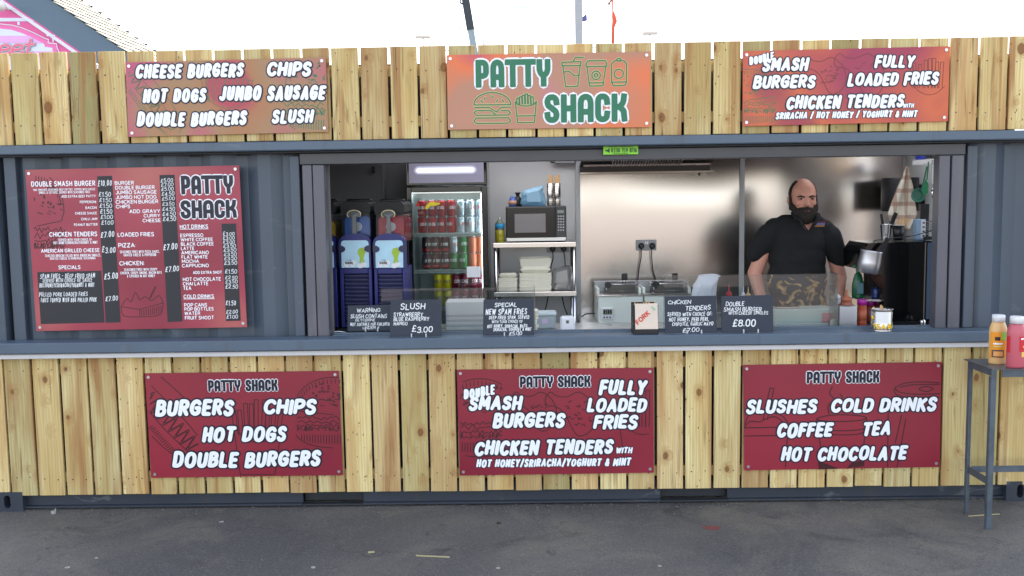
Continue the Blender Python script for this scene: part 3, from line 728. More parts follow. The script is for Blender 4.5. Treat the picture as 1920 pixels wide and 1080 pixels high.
gx = [P(p, 460, .05).x for p in (1757, 1777, 1780, 1802, 1811, 1830)]
kp('window_jamb', MB().box(gx[0], gx[1], .046, .13, ZS, 2.038, .003), FRAME)
kp('window_jamb', MB().box(gx[2], gx[3], .04, .13, ZS, 2.038, .003), FRAME)
kp('corrugation_post', MB().box(gx[4], gx[5], .06, .13, ZS, 2.092, .003), STEEL_G)
kp('corrugation_post', MB().box(P(548, 460, .06).x, P(566, 460, .06).x, .06, .13, ZS, 2.092, .003), STEEL_G)
# interior lining
BY = 1.78
kp('interior_wall', MB().box(-.55, P(1087, 450, BY).x-.003, BY, BY+.03, .16, 2.33), INWHITE)
kp('interior_wall', MB().box(P(1685, 450, BY).x+.002, 2.93, BY, BY+.03, .16, 2.33), INWHITE)
kp('interior_wall', MB().box(2.90, 2.93, .95, BY-.002, .16, 2.33), mat('white_side_wall', (220, 222, 222), .5, noise=.03))
kp('interior_wall', MB().box(-3.14, -.553, 1.58, 1.61, .16, 2.33), mat('dark_grey_wall', (104, 104, 106), .55, noise=.05))
kp('interior_wall', MB().box(-.585, -.553, 1.612, BY+.03, .16, 2.33), INWHITE)
kp('interior_wall', MB().box(-3.12, -3.09, 1.45, 1.575, .16, 2.33), mat('grey_side_wall', (110, 110, 112), .55, noise=.03))
kp('interior_front_lining', MB().box(KX0+.1, 2.89, .128, .155, .16, .97), INGREY)
kp('interior_front_lining', MB().box(KX0+.1, -1.15, .155, .175, 1.0, 2.32), INGREY)
kp('interior_front_lining', MB().box(2.55, 2.89, .155, .175, 1.0, 2.32), INGREY)
# worktop behind the hatch
kp('worktop', MB().box(-1.6, 1.32, .18, .72, .965, 1.003, .003), STEELW)
kp('worktop', MB().box(1.323, 2.88, .18, .72, .963, 1.001, .003), mat('dark_worktop', (52, 54, 60), .35, noise=.1))
# warped stainless sheet with a joint strip
def sheet(x0, x1, z0, z1, y, ph):
    nx_, nz_ = 80, 60; vs = []; fs = []
    for j in range(nz_+1):
        for i in range(nx_+1):
            x = x0+(x1-x0)*i/nx_; z = z0+(z1-z0)*j/nz_
            sl_ = .031+.016*math.cos(2*math.pi*(x-1.26)/1.28)+.004*math.sin(x*9.1)
            q_ = max(0, z-1.70); d = sl_*(q_*q_/.34 if q_ < .17 else .085+(q_-.17))+.0012*math.sin(x*3.1+ph)*math.sin(z*3)
            vs.append((x, y+d, z))
    for j in range(nz_):
        for i in range(nx_):
            a = j*(nx_+1)+i; fs.append((a, a+1, a+nx_+2, a+nx_+1))
    return MB().add(vs, fs, True)
xa, xb, xc = P(1087, 450, BY).x, P(1388, 450, BY).x, P(1685, 450, BY).x
kp('stainless_sheet', sheet(xa, xb-.001, .6, 2.33, BY-.045, 2.2), SHEET)
kp('stainless_sheet', sheet(xb+.001, xc, .6, 2.33, BY-.045, 1.4), SHEET)
kp('joint_strip', MB().box(xb-.018, xb+.018, BY-.056, BY-.048, .9, 2.33, .001), mat('white_joint_strip', (176, 178, 180), .4))
kp('joint_strip', MB().box(xa-.03, xa+.004, BY-.056, BY-.002, .9, 2.33, .001), MATS['white_joint_strip'])
kp('stainless_backing', MB().box(xa, xc, BY+.002, BY+.03, .16, 2.33), INGREY)

# ================================================================ SIGNS
RED = print_mat('crimson_print', [(.3, (128, 28, 48)), (.7, (150, 38, 56))], None, 1.2, .34)
UPL = print_mat('red_olive_print_and_glare', [(.36, (184, 76, 112)), (.45, (176, 100, 98)), (.52, (160, 122, 84)), (.62, (168, 112, 72)), (.68, (176, 62, 80))], None, 1.9, .32, 3.0)  # upper signs: print clouds with the glare veil painted into their colours
UPC = print_mat('copper_pink_print_and_glare', [(.36, (196, 104, 146)), (.44, (182, 126, 102)), (.54, (180, 126, 98)), (.61, (224, 112, 60)), (.69, (184, 64, 104))], None, 1.5, .32, 9.0)
UPR = print_mat('orange_red_print_and_glare', [(.36, (156, 42, 74)), (.46, (178, 68, 64)), (.55, (204, 96, 54)), (.62, (164, 66, 62)), (.7, (156, 42, 74))], None, 1.7, .32, 17.0)
MENU = print_mat('rose_red_print', [(.30, (138, 40, 60)), (.5, (162, 58, 76)), (.7, (182, 100, 92))], None, 1.3, .34, 5.0)
SY = -.012
def sign(name, corners, m, label, y=SY, th=.003, scr=7):
    pts = [P(cx, cy, y) for cx, cy in corners]; c = sum(pts, Vector())/4
    t = thing(name, label, 'sign', (c.x, y, c.z))
    MB().prism([(p.x, p.z) for p in pts], y-th, y).build('panel', m, t)
    # printed face follows the panel's own coordinates
    for (cx, cy) in corners:
        mx_ = sum(q[0] for q in corners)/4; my_ = sum(q[1] for q in corners)/4
        p = P(cx+(scr if cx < mx_ else -scr), cy+(scr if cy < my_ else -scr), y)
        MB().lathe([(.009, 0), (.009, .002), (.004, .0035)], (p.x, y-th-.0045, p.z), 10, 'y').build('screw', SCREW, t)
    t['y'] = y-th
    return t
def prn(t, text, x0, x1, y0, y1, style='brush', rot=0.0, m=None, om=None):
    Y = t['y']; s = SC(Y); c = P((x0+x1)/2, (y0+y1)/2, Y)
    w, h = (x1-x0)*s, (y1-y0)*s
    X0, X1, Z0, Z1 = c.x-w/2, c.x+w/2, c.z-h/2, c.z+h/2
    if style == 'brush':
        a = dict(t=.245, shear=.2, jit=.045, rot=rot, gap=.05)
        MBo = letters(MB(), text, X0, X1, Z0, Z1, Y-.0006, extra=h*.19, **a); MBo.build('lettering_outline', om or NAVY, t)
        letters(MB(), text, X0, X1, Z0, Z1, Y-.0036, **a).build('lettering', m or WHITE, t)
    elif style == 'block':
        a = dict(t=.205, font=B, gap=.055, rot=rot, caps=.9)
        letters(MB(), text, X0, X1, Z0, Z1, Y-.0006, extra=h*.13, t=.205, font=B, gap=.055, rot=rot).build('lettering_outline', om or WHITE, t)
        letters(MB(), text, X0, X1, Z0, Z1, Y-.0036, **a).build('lettering', m or NAVY, t)
    elif style == 'sans':
        letters(MB(), text, X0, X1, Z0, Z1, Y-.0016, t=.17, gap=.10, caps=.2).build('lettering', m or WHITE, t)
    elif style == 'fine':
        letters(MB(), text, X0, X1, Z0, Z1, Y-.0016, t=.14, gap=.08, caps=.2, n=1).build('small_print', m or WHITE, t)
    elif style == 'chalk':
        letters(MB(), text, X0, X1, Z0, Z1, Y-.0016, t=.12, jit=.09, shear=.12, gap=.12, n=2).build('chalk_writing', m or CHALK, t)
def art(t, name, lines, w, m, y=None):
    """printed line drawing; each line a list of photo pixels, 'c' smooths it"""
    Y = t['y'] if y is None else y; mb = MB(); s = SC(Y); k = 0
    for ln in lines:
        sm_ = False
        if ln[0] == 'c': sm_ = True; ln = ln[1]
        pts = [(P(a, b, Y).x, P(a, b, Y).z) for a, b in ln]
        if sm_: pts = smooth(pts, 3)
        k += 1; ribbon(mb, pts, w*s, Y-.0002-.00002*(k % 5), lambda X, Z, YY: (X, YY, Z), step=.000006, seg=6)
    mb.build(name, m, t)
def clipx(lines, x0, x1, y0, y1):
    out = []
    for ln in lines:
        c = ln[0] == 'c'; pts = ln[1] if c else ln
        if c: pts = smooth(pts, 2)
        cur = []
        for p in pts:
            if x0 <= p[0] <= x1 and y0 <= p[1] <= y1: cur.append(p)
            else:
                if len(cur) > 1: out.append(cur)
                cur = []
        if len(cur) > 1: out.append(cur)
    return out
def arc(cx, cy, rx, ry, a0, a1, n=14):
    return [(cx+rx*math.cos(R(a0+(a1-a0)*k/n)), cy+ry*math.sin(R(a0+(a1-a0)*k/n))) for k in range(n+1)]
def burger_art(cx, cy, w, h):
    r = random.Random(int(cx)); L = []
    L.append(arc(cx, cy-h*.12, w/2, h*.38, 180, 360, 20)); L.append([(cx-w/2, cy-h*.12), (cx-w*.45, cy-h*.03), (cx, cy+h*.02), (cx+w*.45, cy-h*.03), (cx+w/2, cy-h*.12)])
    for k in range(26): # lettuce frill
        pass
    for q, dz, nn in ((.06, .018, 26), (.11, .022, 20), (.17, .016, 34), (.22, .02, 24)):
        L.append(('c', [(cx-w*.52+w*1.04*i/nn, cy+h*q+h*dz*r.uniform(-1, 1)+h*.015*(1 if i % 2 else -1)) for i in range(nn+1)]))
    for i in range(30):
        x = cx+r.uniform(-.5, .5)*w; L.append([(x, cy+h*.19), (x+r.uniform(-2, 2), cy+h*.24)])
    L.append(arc(cx, cy+h*.26, w*.5, h*.22, 0, 180, 16)); L.append([(cx-w*.5, cy+h*.26), (cx+w*.5, cy+h*.26)])
    for i in range(22):
        a = R(200+140*i/21); x, y = cx+w*.47*math.cos(a), cy-h*.12+h*.35*math.sin(a); L.append([(x, y), (x*.96+cx*.04, y+h*.05)])
    for i in range(24):
        x = cx-w*.42+w*.84*i/23; L.append([(x, cy+h*.30), (x, cy+h*(.36+.06*math.cos((i-11.5)/9)))])
    for i in range(30):
        x, y = cx+r.uniform(-.36, .36)*w, cy-h*r.uniform(.16, .42); L.append(arc(x, y, w*.012, h*.010, 0, 360, 6))
    for i in range(26):
        x, y = cx+r.uniform(-.44, .44)*w, cy-h*r.uniform(.08, .22); L.append([(x, y), (x+w*.05, y+h*.012)])
    return L
def fries_art(cx, cy, w, h):
    r = random.Random(int(cx)+3); L = []
    for i in range(9):
        x = cx-w*.42+w*.84*i/8+r.uniform(-3, 3); top = cy-h*.5+abs(i-4)*h*.04+r.uniform(0, h*.08); lean = (i-4)*w*.015
        L += [[(x-w*.04+lean, top), (x-w*.04, cy)], [(x+w*.04+lean, top), (x+w*.04, cy)], [(x-w*.04+lean, top), (x+w*.04+lean, top)]]
    L.append(('c', [(cx-w*.5, cy-h*.1), (cx-w*.25, cy+h*.05), (cx, cy+h*.1), (cx+w*.25, cy+h*.05), (cx+w*.5, cy-h*.1)]))
    L += [[(cx-w*.5, cy-h*.1), (cx-w*.36, cy+h*.5)], [(cx+w*.5, cy-h*.1), (cx+w*.36, cy+h*.5)], [(cx-w*.36, cy+h*.5), (cx+w*.36, cy+h*.5)]]
    return L
def hotdog_art(x0, y0, x1, y1, w):
    dx, dy = x1-x0, y1-y0; L_ = math.hypot(dx, dy); ux, uy = dx/L_, dy/L_; nx_, ny_ = -uy, ux; L = []
    def q(t_, o): return (x0+dx*t_+nx_*w*o, y0+dy*t_+ny_*w*o)
    for o in (-.5, -.2, .22, .5): L.append(('c', [q(0, o), q(.5, o*1.15), q(.9, o), q(1.0+.06*(1-abs(o)), o*.7)]))
    L.append(('c', [q(1.0, -.5), q(1.12, -.25), q(1.15, 0), q(1.12, .25), q(1.0, .5)]))
    L.append(('c', [q(1.0, -.2), q(1.07, 0), q(1.0, .22)]))
    L.append([q(i/120, .15*math.sin(i*.46)) for i in range(121)]); L.append([q(i/120, .07+.15*math.sin(i*.46)) for i in range(121)])
    for i in range(28): L.append([q(.1+.9*i/28, .5), q(.1+.9*i/28+.01, .40)])
    return L
def chicken_art(cx, cy, s, flip=1):
    L = [('c', [(cx+flip*a*s, cy+b*s) for a, b in ((-.5, -.38), (-.4, -.5), (-.28, -.42), (-.05, -.4), (.2, -.5), (.45, -.3), (.55, 0), (.45, .3), (.2, .42), (.05, .25), (-.1, -.05), (-.3, -.2), (-.48, -.22), (-.5, -.38))])]
    r = random.Random(int(cx))
    for i in range(26):
        x, y = cx+flip*r.uniform(-.1, .45)*s, cy+r.uniform(-.3, .2)*s; L.append([(x, y), (x+r.uniform(2, 6), y+r.uniform(-4, 4))])
    return L

t = sign('menu_sign', [(48, 318.5), (448.8, 310.1), (463.4, 613.1), (69, 620.6)], MENU, 'large rose red price list sign on the grey corrugated wall left of the hatch', y=.058, th=.004)
MK = 3.0857
def mz(x, y): return (x/MK, 290+y/MK)
L = burger_art(70, 420, 100, 190); art(t, 'burger_drawing', clipx(L, 64, 122, 330, 480), 1.7, INK)
L = [('c', [(227, 575), (232, 592), (262, 594), (300, 590), (306, 568)]), [(227, 575), (262, 580), (306, 568)], [(262, 580), (262, 594)],
     ('c', [(228, 573), (238, 560), (246, 566), (254, 548), (262, 562), (272, 556), (284, 564), (298, 554), (306, 568)]), [(280, 560), (291, 537)], [(281.5, 560), (292.5, 538)]]
L += [[(266+i*4, 582-i*.9), (266+i*4, 592-i*.5)] for i in range(10)]
art(t, 'loaded_fries_drawing', L, 1.5, INK)
BLK = mat('chalkboard_vinyl', (38, 38, 44), .5, noise=.06)
for q in ([(562, 125), (648, 122), (698, 970), (612, 972)], [(923, 118), (1010, 116), (1055, 965), (970, 968)], [(1282, 400), (1365, 398), (1393, 960), (1308, 963)], [(216, 680), (585, 671), (605, 971), (237, 980)]):
    pp = [P(*mz(a, b), t['y']) for a, b in q]
    MB().prism([(p.x, p.z) for p in pp], t['y']-.0012, t['y']-.0002).build('price_panel', BLK, t)
def mt(text, x0, x1, y0, y1, st):
    a = mz(x0, y0); b = mz(x1, y1); prn(t, text, a[0], b[0], a[1], b[1], st)
for row in '''DOUBLE SMASH BURGER|180|553|152|183|sans
TWO SMASHED SEASONED BEEF PATTIES, TOPPED WITH CHEESE|190|553|195|208|fine
SINGLE & LETTUCE, SERVED WITH SEASONED FRIES|225|523|210|225|fine
ADD EXTRA BEEF PATTY|355|555|233|248|sans
PEPPERONI|462|557|266|281|sans
BACON|495|560|299|314|sans
CHEESE SAUCE|435|562|331|346|sans
CHILLI JAM|470|564|364|379|sans
PEANUT BUTTER|428|566|397|412|sans
CHICKEN TENDERS|285|565|446|474|sans
SERVED WITH YOUR CHOICE OF:|337|537|484|499|fine
HOT HONEY/SRIRACHA/YOGHURT & MINT|308|567|500|517|fine
AMERICAN GRILLED CHEESE|236|579|543|566|sans
TOASTED BRIOCHE FILLED WITH AMERICAN SINGLES,|258|586|575|591|fine
GRATED CHEESE & HOMEMADE SEASONING|288|555|592|607|fine
SPECIALS|338|468|640|663|sans
BURGER|664|776|152|174|sans
DOUBLE BURGER|667|896|179|201|sans
JUMBO SAUSAGE|668|908|206|228|sans
JUMBO HOT DOG|668|907|234|256|sans
CHICKEN BURGER|670|917|261|283|sans
CHIPS|672|755|289|311|sans
ADD: GRAVY|748|928|316|338|sans
CURRY|832|928|343|363|sans
CHEESE|826|931|370|391|sans
LOADED FRIES|680|893|449|474|sans
PIZZA:|684|788|511|537|sans
SEASONED FRIES WITH PIZZA SAUCE,|693|925|553|569|fine
GRATED CHEESE & PEPPERONI|715|905|571|588|fine
CHICKEN:|691|838|615|641|sans
SEASONED FRIES WITH CRISPY|718|912|656|672|fine
CHICKEN, CRISPY ONIONS, BACON BITS|695|938|675|691|fine
& COVERED IN HOT HONEY|735|898|693|710|fine
HOT DRINKS|1040|1205|404|427|sans
ESPRESSO|1043|1178|456|477|sans
WHITE COFFEE|1045|1233|481|501|sans
BLACK COFFEE|1046|1238|506|527|sans
LATTE|1047|1125|532|552|sans
AMERICANO|1048|1210|556|577|sans
FLAT WHITE|1050|1203|581|602|sans
MOCHA|1052|1153|606|627|sans
CAPPUCINO|1053|1210|631|652|sans
ADD EXTRA SHOT|1116|1285|672|690|sans
HOT CHOCOLATE|1057|1280|709|731|sans
CHAI LATTE|1058|1207|735|757|sans
TEA|1060|1108|761|783|sans
COLD DRINKS|1062|1240|808|831|sans
POP CANS|1065|1200|858|880|sans
POP BOTTLES|1066|1238|882|903|sans
WATER|1067|1160|907|928|sans
FRUIT SHOOT|1069|1240|932|954|sans
PATTY|1048|1350|120|228|block
SHACK|1045|1370|262|368|block
£10.00|567|648|148|182|chalk
£1.50|572|643|215|243|chalk
£1.50|575|648|250|275|chalk
£1.50|577|650|282|308|chalk
£1.50|580|651|314|342|chalk
£1.00|583|655|348|372|chalk
£1.00|587|658|380|405|chalk
£7.00|584|663|443|478|chalk
£3.00|591|670|533|568|chalk
£5.00|604|684|683|720|chalk
£7.00|611|684|816|846|chalk
£5.00|930|1002|137|160|chalk
£7.00|932|1005|162|184|chalk
£5.00|934|1006|187|209|chalk
£4.50|936|1010|214|238|chalk
£5.00|938|1012|243|265|chalk
£3.50|940|1010|275|296|chalk
£4.50|940|1014|303|325|chalk
£4.50|941|1018|331|354|chalk
£4.50|943|1020|358|384|chalk
£7.00|946|1028|513|550|chalk
£7.00|957|1037|643|677|chalk
£3.00|1290|1358|447|469|chalk
£3.00|1290|1359|471|492|chalk
£3.00|1291|1360|494|515|chalk
£3.50|1292|1366|518|539|chalk
£3.50|1294|1369|542|562|chalk
£3.50|1296|1371|566|587|chalk
£3.50|1297|1372|590|611|chalk
£3.50|1298|1373|615|638|chalk
£1.50|1302|1373|662|688|chalk
£2.50|1303|1375|700|721|chalk
£3.50|1304|1376|725|746|chalk
£2.50|1305|1378|750|775|chalk
£1.50|1307|1366|843|872|chalk
£2.00|1309|1377|897|920|chalk
£1.00|1311|1378|925|948|chalk
SPAM FRIES - DEEP FRIED SPAM|232|553|688|715|chalk
SERVED WITH CHOICE OF SAUCE|245|537|715|738|chalk
HOT/HONEY/SRIRACHA/YOGHURT & MINT|227|549|742|767|chalk
PULLED PORK LOADED FRIES|225|511|795|820|chalk
FRIES TOPPED WITH BBQ PULLED PORK|235|562|827|853|chalk'''.split('\n'):
    a = row.split('|'); mt(a[0], *[float(v) for v in a[1:5]], a[5])
art(t, 'underline', [[mz(1042, 431), mz(1205, 429)], [mz(1063, 835), mz(1241, 833)]], 1.1, WHITE)

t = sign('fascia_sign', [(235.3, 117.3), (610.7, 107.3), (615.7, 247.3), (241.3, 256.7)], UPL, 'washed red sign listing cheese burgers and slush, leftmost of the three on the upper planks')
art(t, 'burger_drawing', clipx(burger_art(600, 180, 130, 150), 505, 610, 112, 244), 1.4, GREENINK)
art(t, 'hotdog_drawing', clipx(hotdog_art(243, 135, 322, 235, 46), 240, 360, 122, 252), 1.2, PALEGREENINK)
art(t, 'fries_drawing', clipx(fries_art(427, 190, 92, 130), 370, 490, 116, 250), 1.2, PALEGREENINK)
for a in (('CHEESE BURGERS', 256, 457, 120, 146), ('CHIPS', 502, 584, 116, 143), ('HOT DOGS', 269.5, 387, 165.5, 192), ('JUMBO SAUSAGE', 413, 610, 160.5, 188), ('DOUBLE BURGERS', 258.5, 463, 209.5, 236.5), ('SLUSH', 511, 588, 205, 231)): prn(t, *a)

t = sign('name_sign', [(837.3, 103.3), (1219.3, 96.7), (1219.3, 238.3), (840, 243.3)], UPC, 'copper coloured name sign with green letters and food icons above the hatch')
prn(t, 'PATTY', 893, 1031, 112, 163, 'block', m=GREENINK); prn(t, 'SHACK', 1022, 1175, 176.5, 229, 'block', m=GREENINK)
def z2(x, y): return (600+x/3, y/3)
def zl(pts): return [z2(*p) for p in pts]
icons = {
 'cup_icon': [zl([(1360, 350), (1468, 346), (1466, 368), (1362, 370), (1360, 350)]), zl([(1366, 370), (1382, 487), (1450, 485), (1463, 368)]), zl([(1425, 346), (1436, 322), (1485, 322)]), ('c', zl([(1374, 405), (1400, 400), (1430, 425), (1458, 420)]))],
 'coffee_icon': [zl([(1495, 360), (1508, 342), (1602, 340), (1614, 356), (1612, 372), (1498, 374), (1495, 360)]), zl([(1502, 374), (1516, 484), (1592, 482), (1608, 372)]), [z2(a, b) for a, b in arc(1553, 423, 24, 24, 0, 360)], [z2(a, b) for a, b in arc(1553, 423, 10, 10, 0, 360)], zl([(1514, 466), (1596, 464)])],
 'can_icon': [zl([(1640, 358), (1656, 342), (1710, 341), (1724, 356), (1724, 462), (1716, 480), (1650, 482), (1640, 462), (1640, 358)]), [z2(a, b) for a, b in arc(1681, 415, 26, 26, 0, 360)], [z2(a, b) for a, b in arc(1681, 335, 12, 8, 0, 360, 8)], zl([(1642, 462), (1722, 460)])],
 'burger_icon': [[z2(a, b) for a, b in arc(969, 590, 104, 70, 180, 360, 18)], zl([(865, 590), (1073, 588)]), zl([(870, 605), (950, 603), (992, 630), (1020, 603), (1070, 602)]), zl([(880, 622), (960, 622), (985, 640)]),
   zl([(880, 622), (866, 632), (880, 648), (1060, 646), (1072, 634), (1060, 622), (1020, 622)]), zl([(880, 664), (866, 680), (880, 694), (1060, 692), (1073, 678), (1060, 662), (880, 664)]), zl([(905, 565), (915, 575)]), zl([(930, 548), (922, 560)]), zl([(962, 538), (978, 548)]), zl([(1000, 560), (992, 572)]), zl([(1025, 560), (1034, 572)])],
 'fries_icon': [zl([(1098, 572), (1112, 690), (1206, 688), (1217, 568)]), ('c', zl([(1098, 572), (1120, 590), (1160, 596), (1200, 588), (1217, 568)])), zl([(1108, 652), (1210, 650)])]+[zl([(1108+i*16, 585), (1106+i*16, 545-(2-abs(i-3))*8), (1119+i*16, 543-(2-abs(i-3))*8), (1120+i*16, 585)]) for i in range(6)],
}
for nm, L in icons.items():
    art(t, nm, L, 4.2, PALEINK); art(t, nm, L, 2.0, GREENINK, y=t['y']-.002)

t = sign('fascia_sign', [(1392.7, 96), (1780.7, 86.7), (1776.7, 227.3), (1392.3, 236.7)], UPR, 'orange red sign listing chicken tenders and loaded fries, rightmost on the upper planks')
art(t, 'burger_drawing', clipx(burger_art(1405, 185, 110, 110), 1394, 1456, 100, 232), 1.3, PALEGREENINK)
art(t, 'chicken_drawing', chicken_art(1545, 145, 75)+clipx(chicken_art(1610, 145, 90), 1393, 1770, 100, 230), 1.3, BROWNINK)
art(t, 'fries_drawing', clipx(fries_art(1742, 165, 75, 130), 1700, 1775, 92, 226), 1.2, BROWNINK)
for a in (('SMASH', 1431, 1515, 108.5, 133), ('BURGERS', 1414, 1528, 141.5, 165.5), ('FULLY', 1641.5, 1714, 103.5, 127), ('LOADED FRIES', 1592, 1758, 136, 160), ('CHICKEN TENDERS', 1477, 1693, 178.5, 203.5)): prn(t, *a)
prn(t, 'DOUBLE', 1405, 1451, 103, 118, 'brush', R(12)); prn(t, 'WITH', 1693, 1713, 194, 202)
prn(t, 'SRIRACHA / HOT HONEY / YOGHURT & MINT', 1457, 1717, 208.5, 221.5)

t = sign('lower_sign', [(271.7, 699.9), (635.6, 695), (642.9, 890.6), (284, 895.9)], RED, 'dark red sign for burgers, chips and hot dogs, leftmost on the lower planks')
art(t, 'burger_drawing', clipx(burger_art(625, 775, 142, 135), 555, 638, 705, 888), 1.9, INK)
art(t, 'hotdog_drawing', clipx(hotdog_art(272, 735, 368, 838, 82), 279, 372, 706, 888), 1.9, INK)
art(t, 'fries_drawing', clipx(fries_art(483, 815, 90, 150), 420, 540, 740, 890), 1.8, INK)
prn(t, 'PATTY SHACK', 389, 522, 711.5, 734, 'block')
for a in (('BURGERS', 291, 441, 748.5, 780.5), ('CHIPS', 494.5, 595, 747, 777.5), ('HOT DOGS', 378.5, 540, 797.5, 829), ('DOUBLE BURGERS', 321, 606, 845, 877)): prn(t, *a)

t = sign('lower_sign', [(856.3, 693), (1225.4, 689.3), (1225.8, 886), (862, 891.4)], RED, 'dark red sign for smash burgers and chicken tenders below the middle of the hatch')
art(t, 'burger_drawing', clipx(burger_art(900, 785, 140, 150), 862, 942, 700, 884), 1.9, INK)
art(t, 'chicken_drawing', chicken_art(1000, 775, 80)+chicken_art(1068, 780, 90), 1.9, INK)
art(t, 'fries_drawing', clipx(fries_art(1205, 800, 90, 150), 1150, 1222, 720, 884), 1.8, INK)
prn(t, 'PATTY SHACK', 974, 1108, 704.5, 726.5, 'block')
for a in (('SMASH', 879, 980, 741.5, 769.5), ('BURGERS', 924, 1061, 773, 802.5), ('FULLY', 1123.5, 1213, 711, 741), ('LOADED', 1101, 1214, 745.5, 773), ('FRIES', 1113, 1197, 777, 805), ('CHICKEN TENDERS', 888, 1153, 824, 853.5)): prn(t, *a)
prn(t, 'DOUBLE', 869, 929, 726, 745, 'brush', R(9)); prn(t, 'WITH', 1154.5, 1186, 837.6, 850)
prn(t, 'HOT HONEY/SRIRACHA/YOGHURT & MINT', 890.5, 1186, 859, 875)

t = sign('lower_sign', [(1392.7, 684.2), (1765.4, 678.5), (1761.6, 875.4), (1395.6, 881.7)], RED, 'dark red sign for slushes, coffee and hot chocolate, rightmost on the lower planks')
def z7(x, y): return (1280+x/2.0766, 560+y/2.0766)
def q7(pts): return [z7(*p) for p in pts]
art(t, 'slush_cup_drawing', [q7([(313, 470), (340, 348), (355, 350), (330, 470)]), ('c', q7([(240, 500), (262, 478), (300, 480), (320, 470), (360, 460), (400, 490), (412, 512)])), q7([(240, 503), (412, 500)]), q7([(240, 535), (412, 532)]), q7([(408, 535), (400, 655)]), ('c', q7([(242, 490), (262, 450), (320, 440), (380, 452), (408, 480)]))], 2.2, INK)
art(t, 'coffee_cup_drawing', [('c', q7([(522, 468), (560, 456), (620, 452), (690, 456), (716, 464), (690, 474), (620, 478), (550, 476), (522, 468)])), ('c', q7([(522, 470), (524, 500), (560, 512), (640, 514), (700, 508), (716, 494), (716, 466)])), q7([(528, 512), (548, 655)]), q7([(714, 505), (694, 650)]), ('c', q7([(583, 343), (572, 370), (592, 395), (566, 415), (570, 450)])), ('c', q7([(612, 372), (622, 385), (606, 400), (616, 410)])), ('c', q7([(527, 520), (600, 530), (680, 528), (712, 516)]))], 2.2, INK)
art(t, 'can_drawing', [('c', q7([(828, 345), (870, 328), (940, 324), (1000, 328)])), ('c', q7([(828, 345), (840, 362), (900, 372), (1000, 370)])), ('c', q7([(828, 345), (826, 366), (860, 382), (1000, 384)])), ('c', q7([(920, 352), (945, 342), (975, 350), (950, 362), (920, 352)])), ('c', q7([(845, 345), (900, 335), (1000, 334)])), q7([(868, 470), (835, 655)]), q7([(852, 455), (828, 560)]), q7([(800, 440), (798, 655)])], 2.2, INK)
pp = [P(*z7(a, b), t['y']) for a, b in ((527, 632), (552, 640), (610, 662), (545, 664), (530, 664))]
MB().prism([(p.x, p.z) for p in pp], t['y']-.001, t['y']-.0002).build('dark_print', INK, t)
pp = [P(*z7(a, b), t['y']) for a, b in ((655, 640), (708, 628), (706, 652), (640, 660))]
MB().prism([(p.x, p.z) for p in pp], t['y']-.001, t['y']-.0002).build('dark_print', INK, t)
prn(t, 'PATTY SHACK', 1512, 1649, 695.5, 718.5, 'block')
for a in (('SLUSHES', 1399, 1533, 748, 776), ('COLD DRINKS', 1558, 1757, 745, 773), ('COFFEE', 1457, 1562, 791.5, 820.5), ('TEA', 1617, 1671, 789.5, 817), ('HOT CHOCOLATE', 1464, 1702, 836, 864.5)): prn(t, *a)

# green telephone sticker on the hatch header
Y = .022
pp = [P(a, b, Y) for a, b in ((1131, 274.5), (1196.5, 273.5), (1196.5, 289), (1131, 290))]
t = thing('phone_sticker', 'bright green sticker with a telephone number on the hatch header', 'sticker', (pp[0].x, Y, pp[0].z))
MB().prism([(p.x, p.z) for p in pp], Y-.0015, Y-.0002).build('backing', mat('lime_green_vinyl', (140, 214, 60), .5), t)
t['y'] = Y-.0015
prn(t, '0330 159 8116', 1146, 1194, 277.5, 286, 'fine', m=mat('dark_green_ink', (36, 66, 30), .5))
MB().prism([(P(a, b, Y).x, P(a, b, Y).z) for a, b in ((1135, 281), (1138, 281), (1143, 278), (1143, 287), (1138, 284), (1135, 284))], Y-.0022, Y-.0016).build('horn_symbol', MATS['dark_green_ink'], t)
art(t, 'tiny_print', [[(1141, 275.6), (1187, 275)], [(1150, 288.2), (1178, 287.6)]], 1.0, MATS['dark_green_ink'])

# ================================================================ THINGS INSIDE
def pxbox(mb, x0, x1, y0, y1, Y, depth, c=.004):
    """box whose front face at depth Y spans the given picture rectangle"""
    xm, ym = (x0+x1)/2, (y0+y1)/2
    return mb.box(P(x0, ym, Y).x, P(x1, ym, Y).x, Y, Y+depth, P(xm, y1, Y).z, P(xm, y0, Y).z, c)
ORD = ['first', 'second', 'third', 'fourth', 'fifth', 'sixth', 'seventh', 'eighth', 'ninth', 'tenth', 'eleventh']

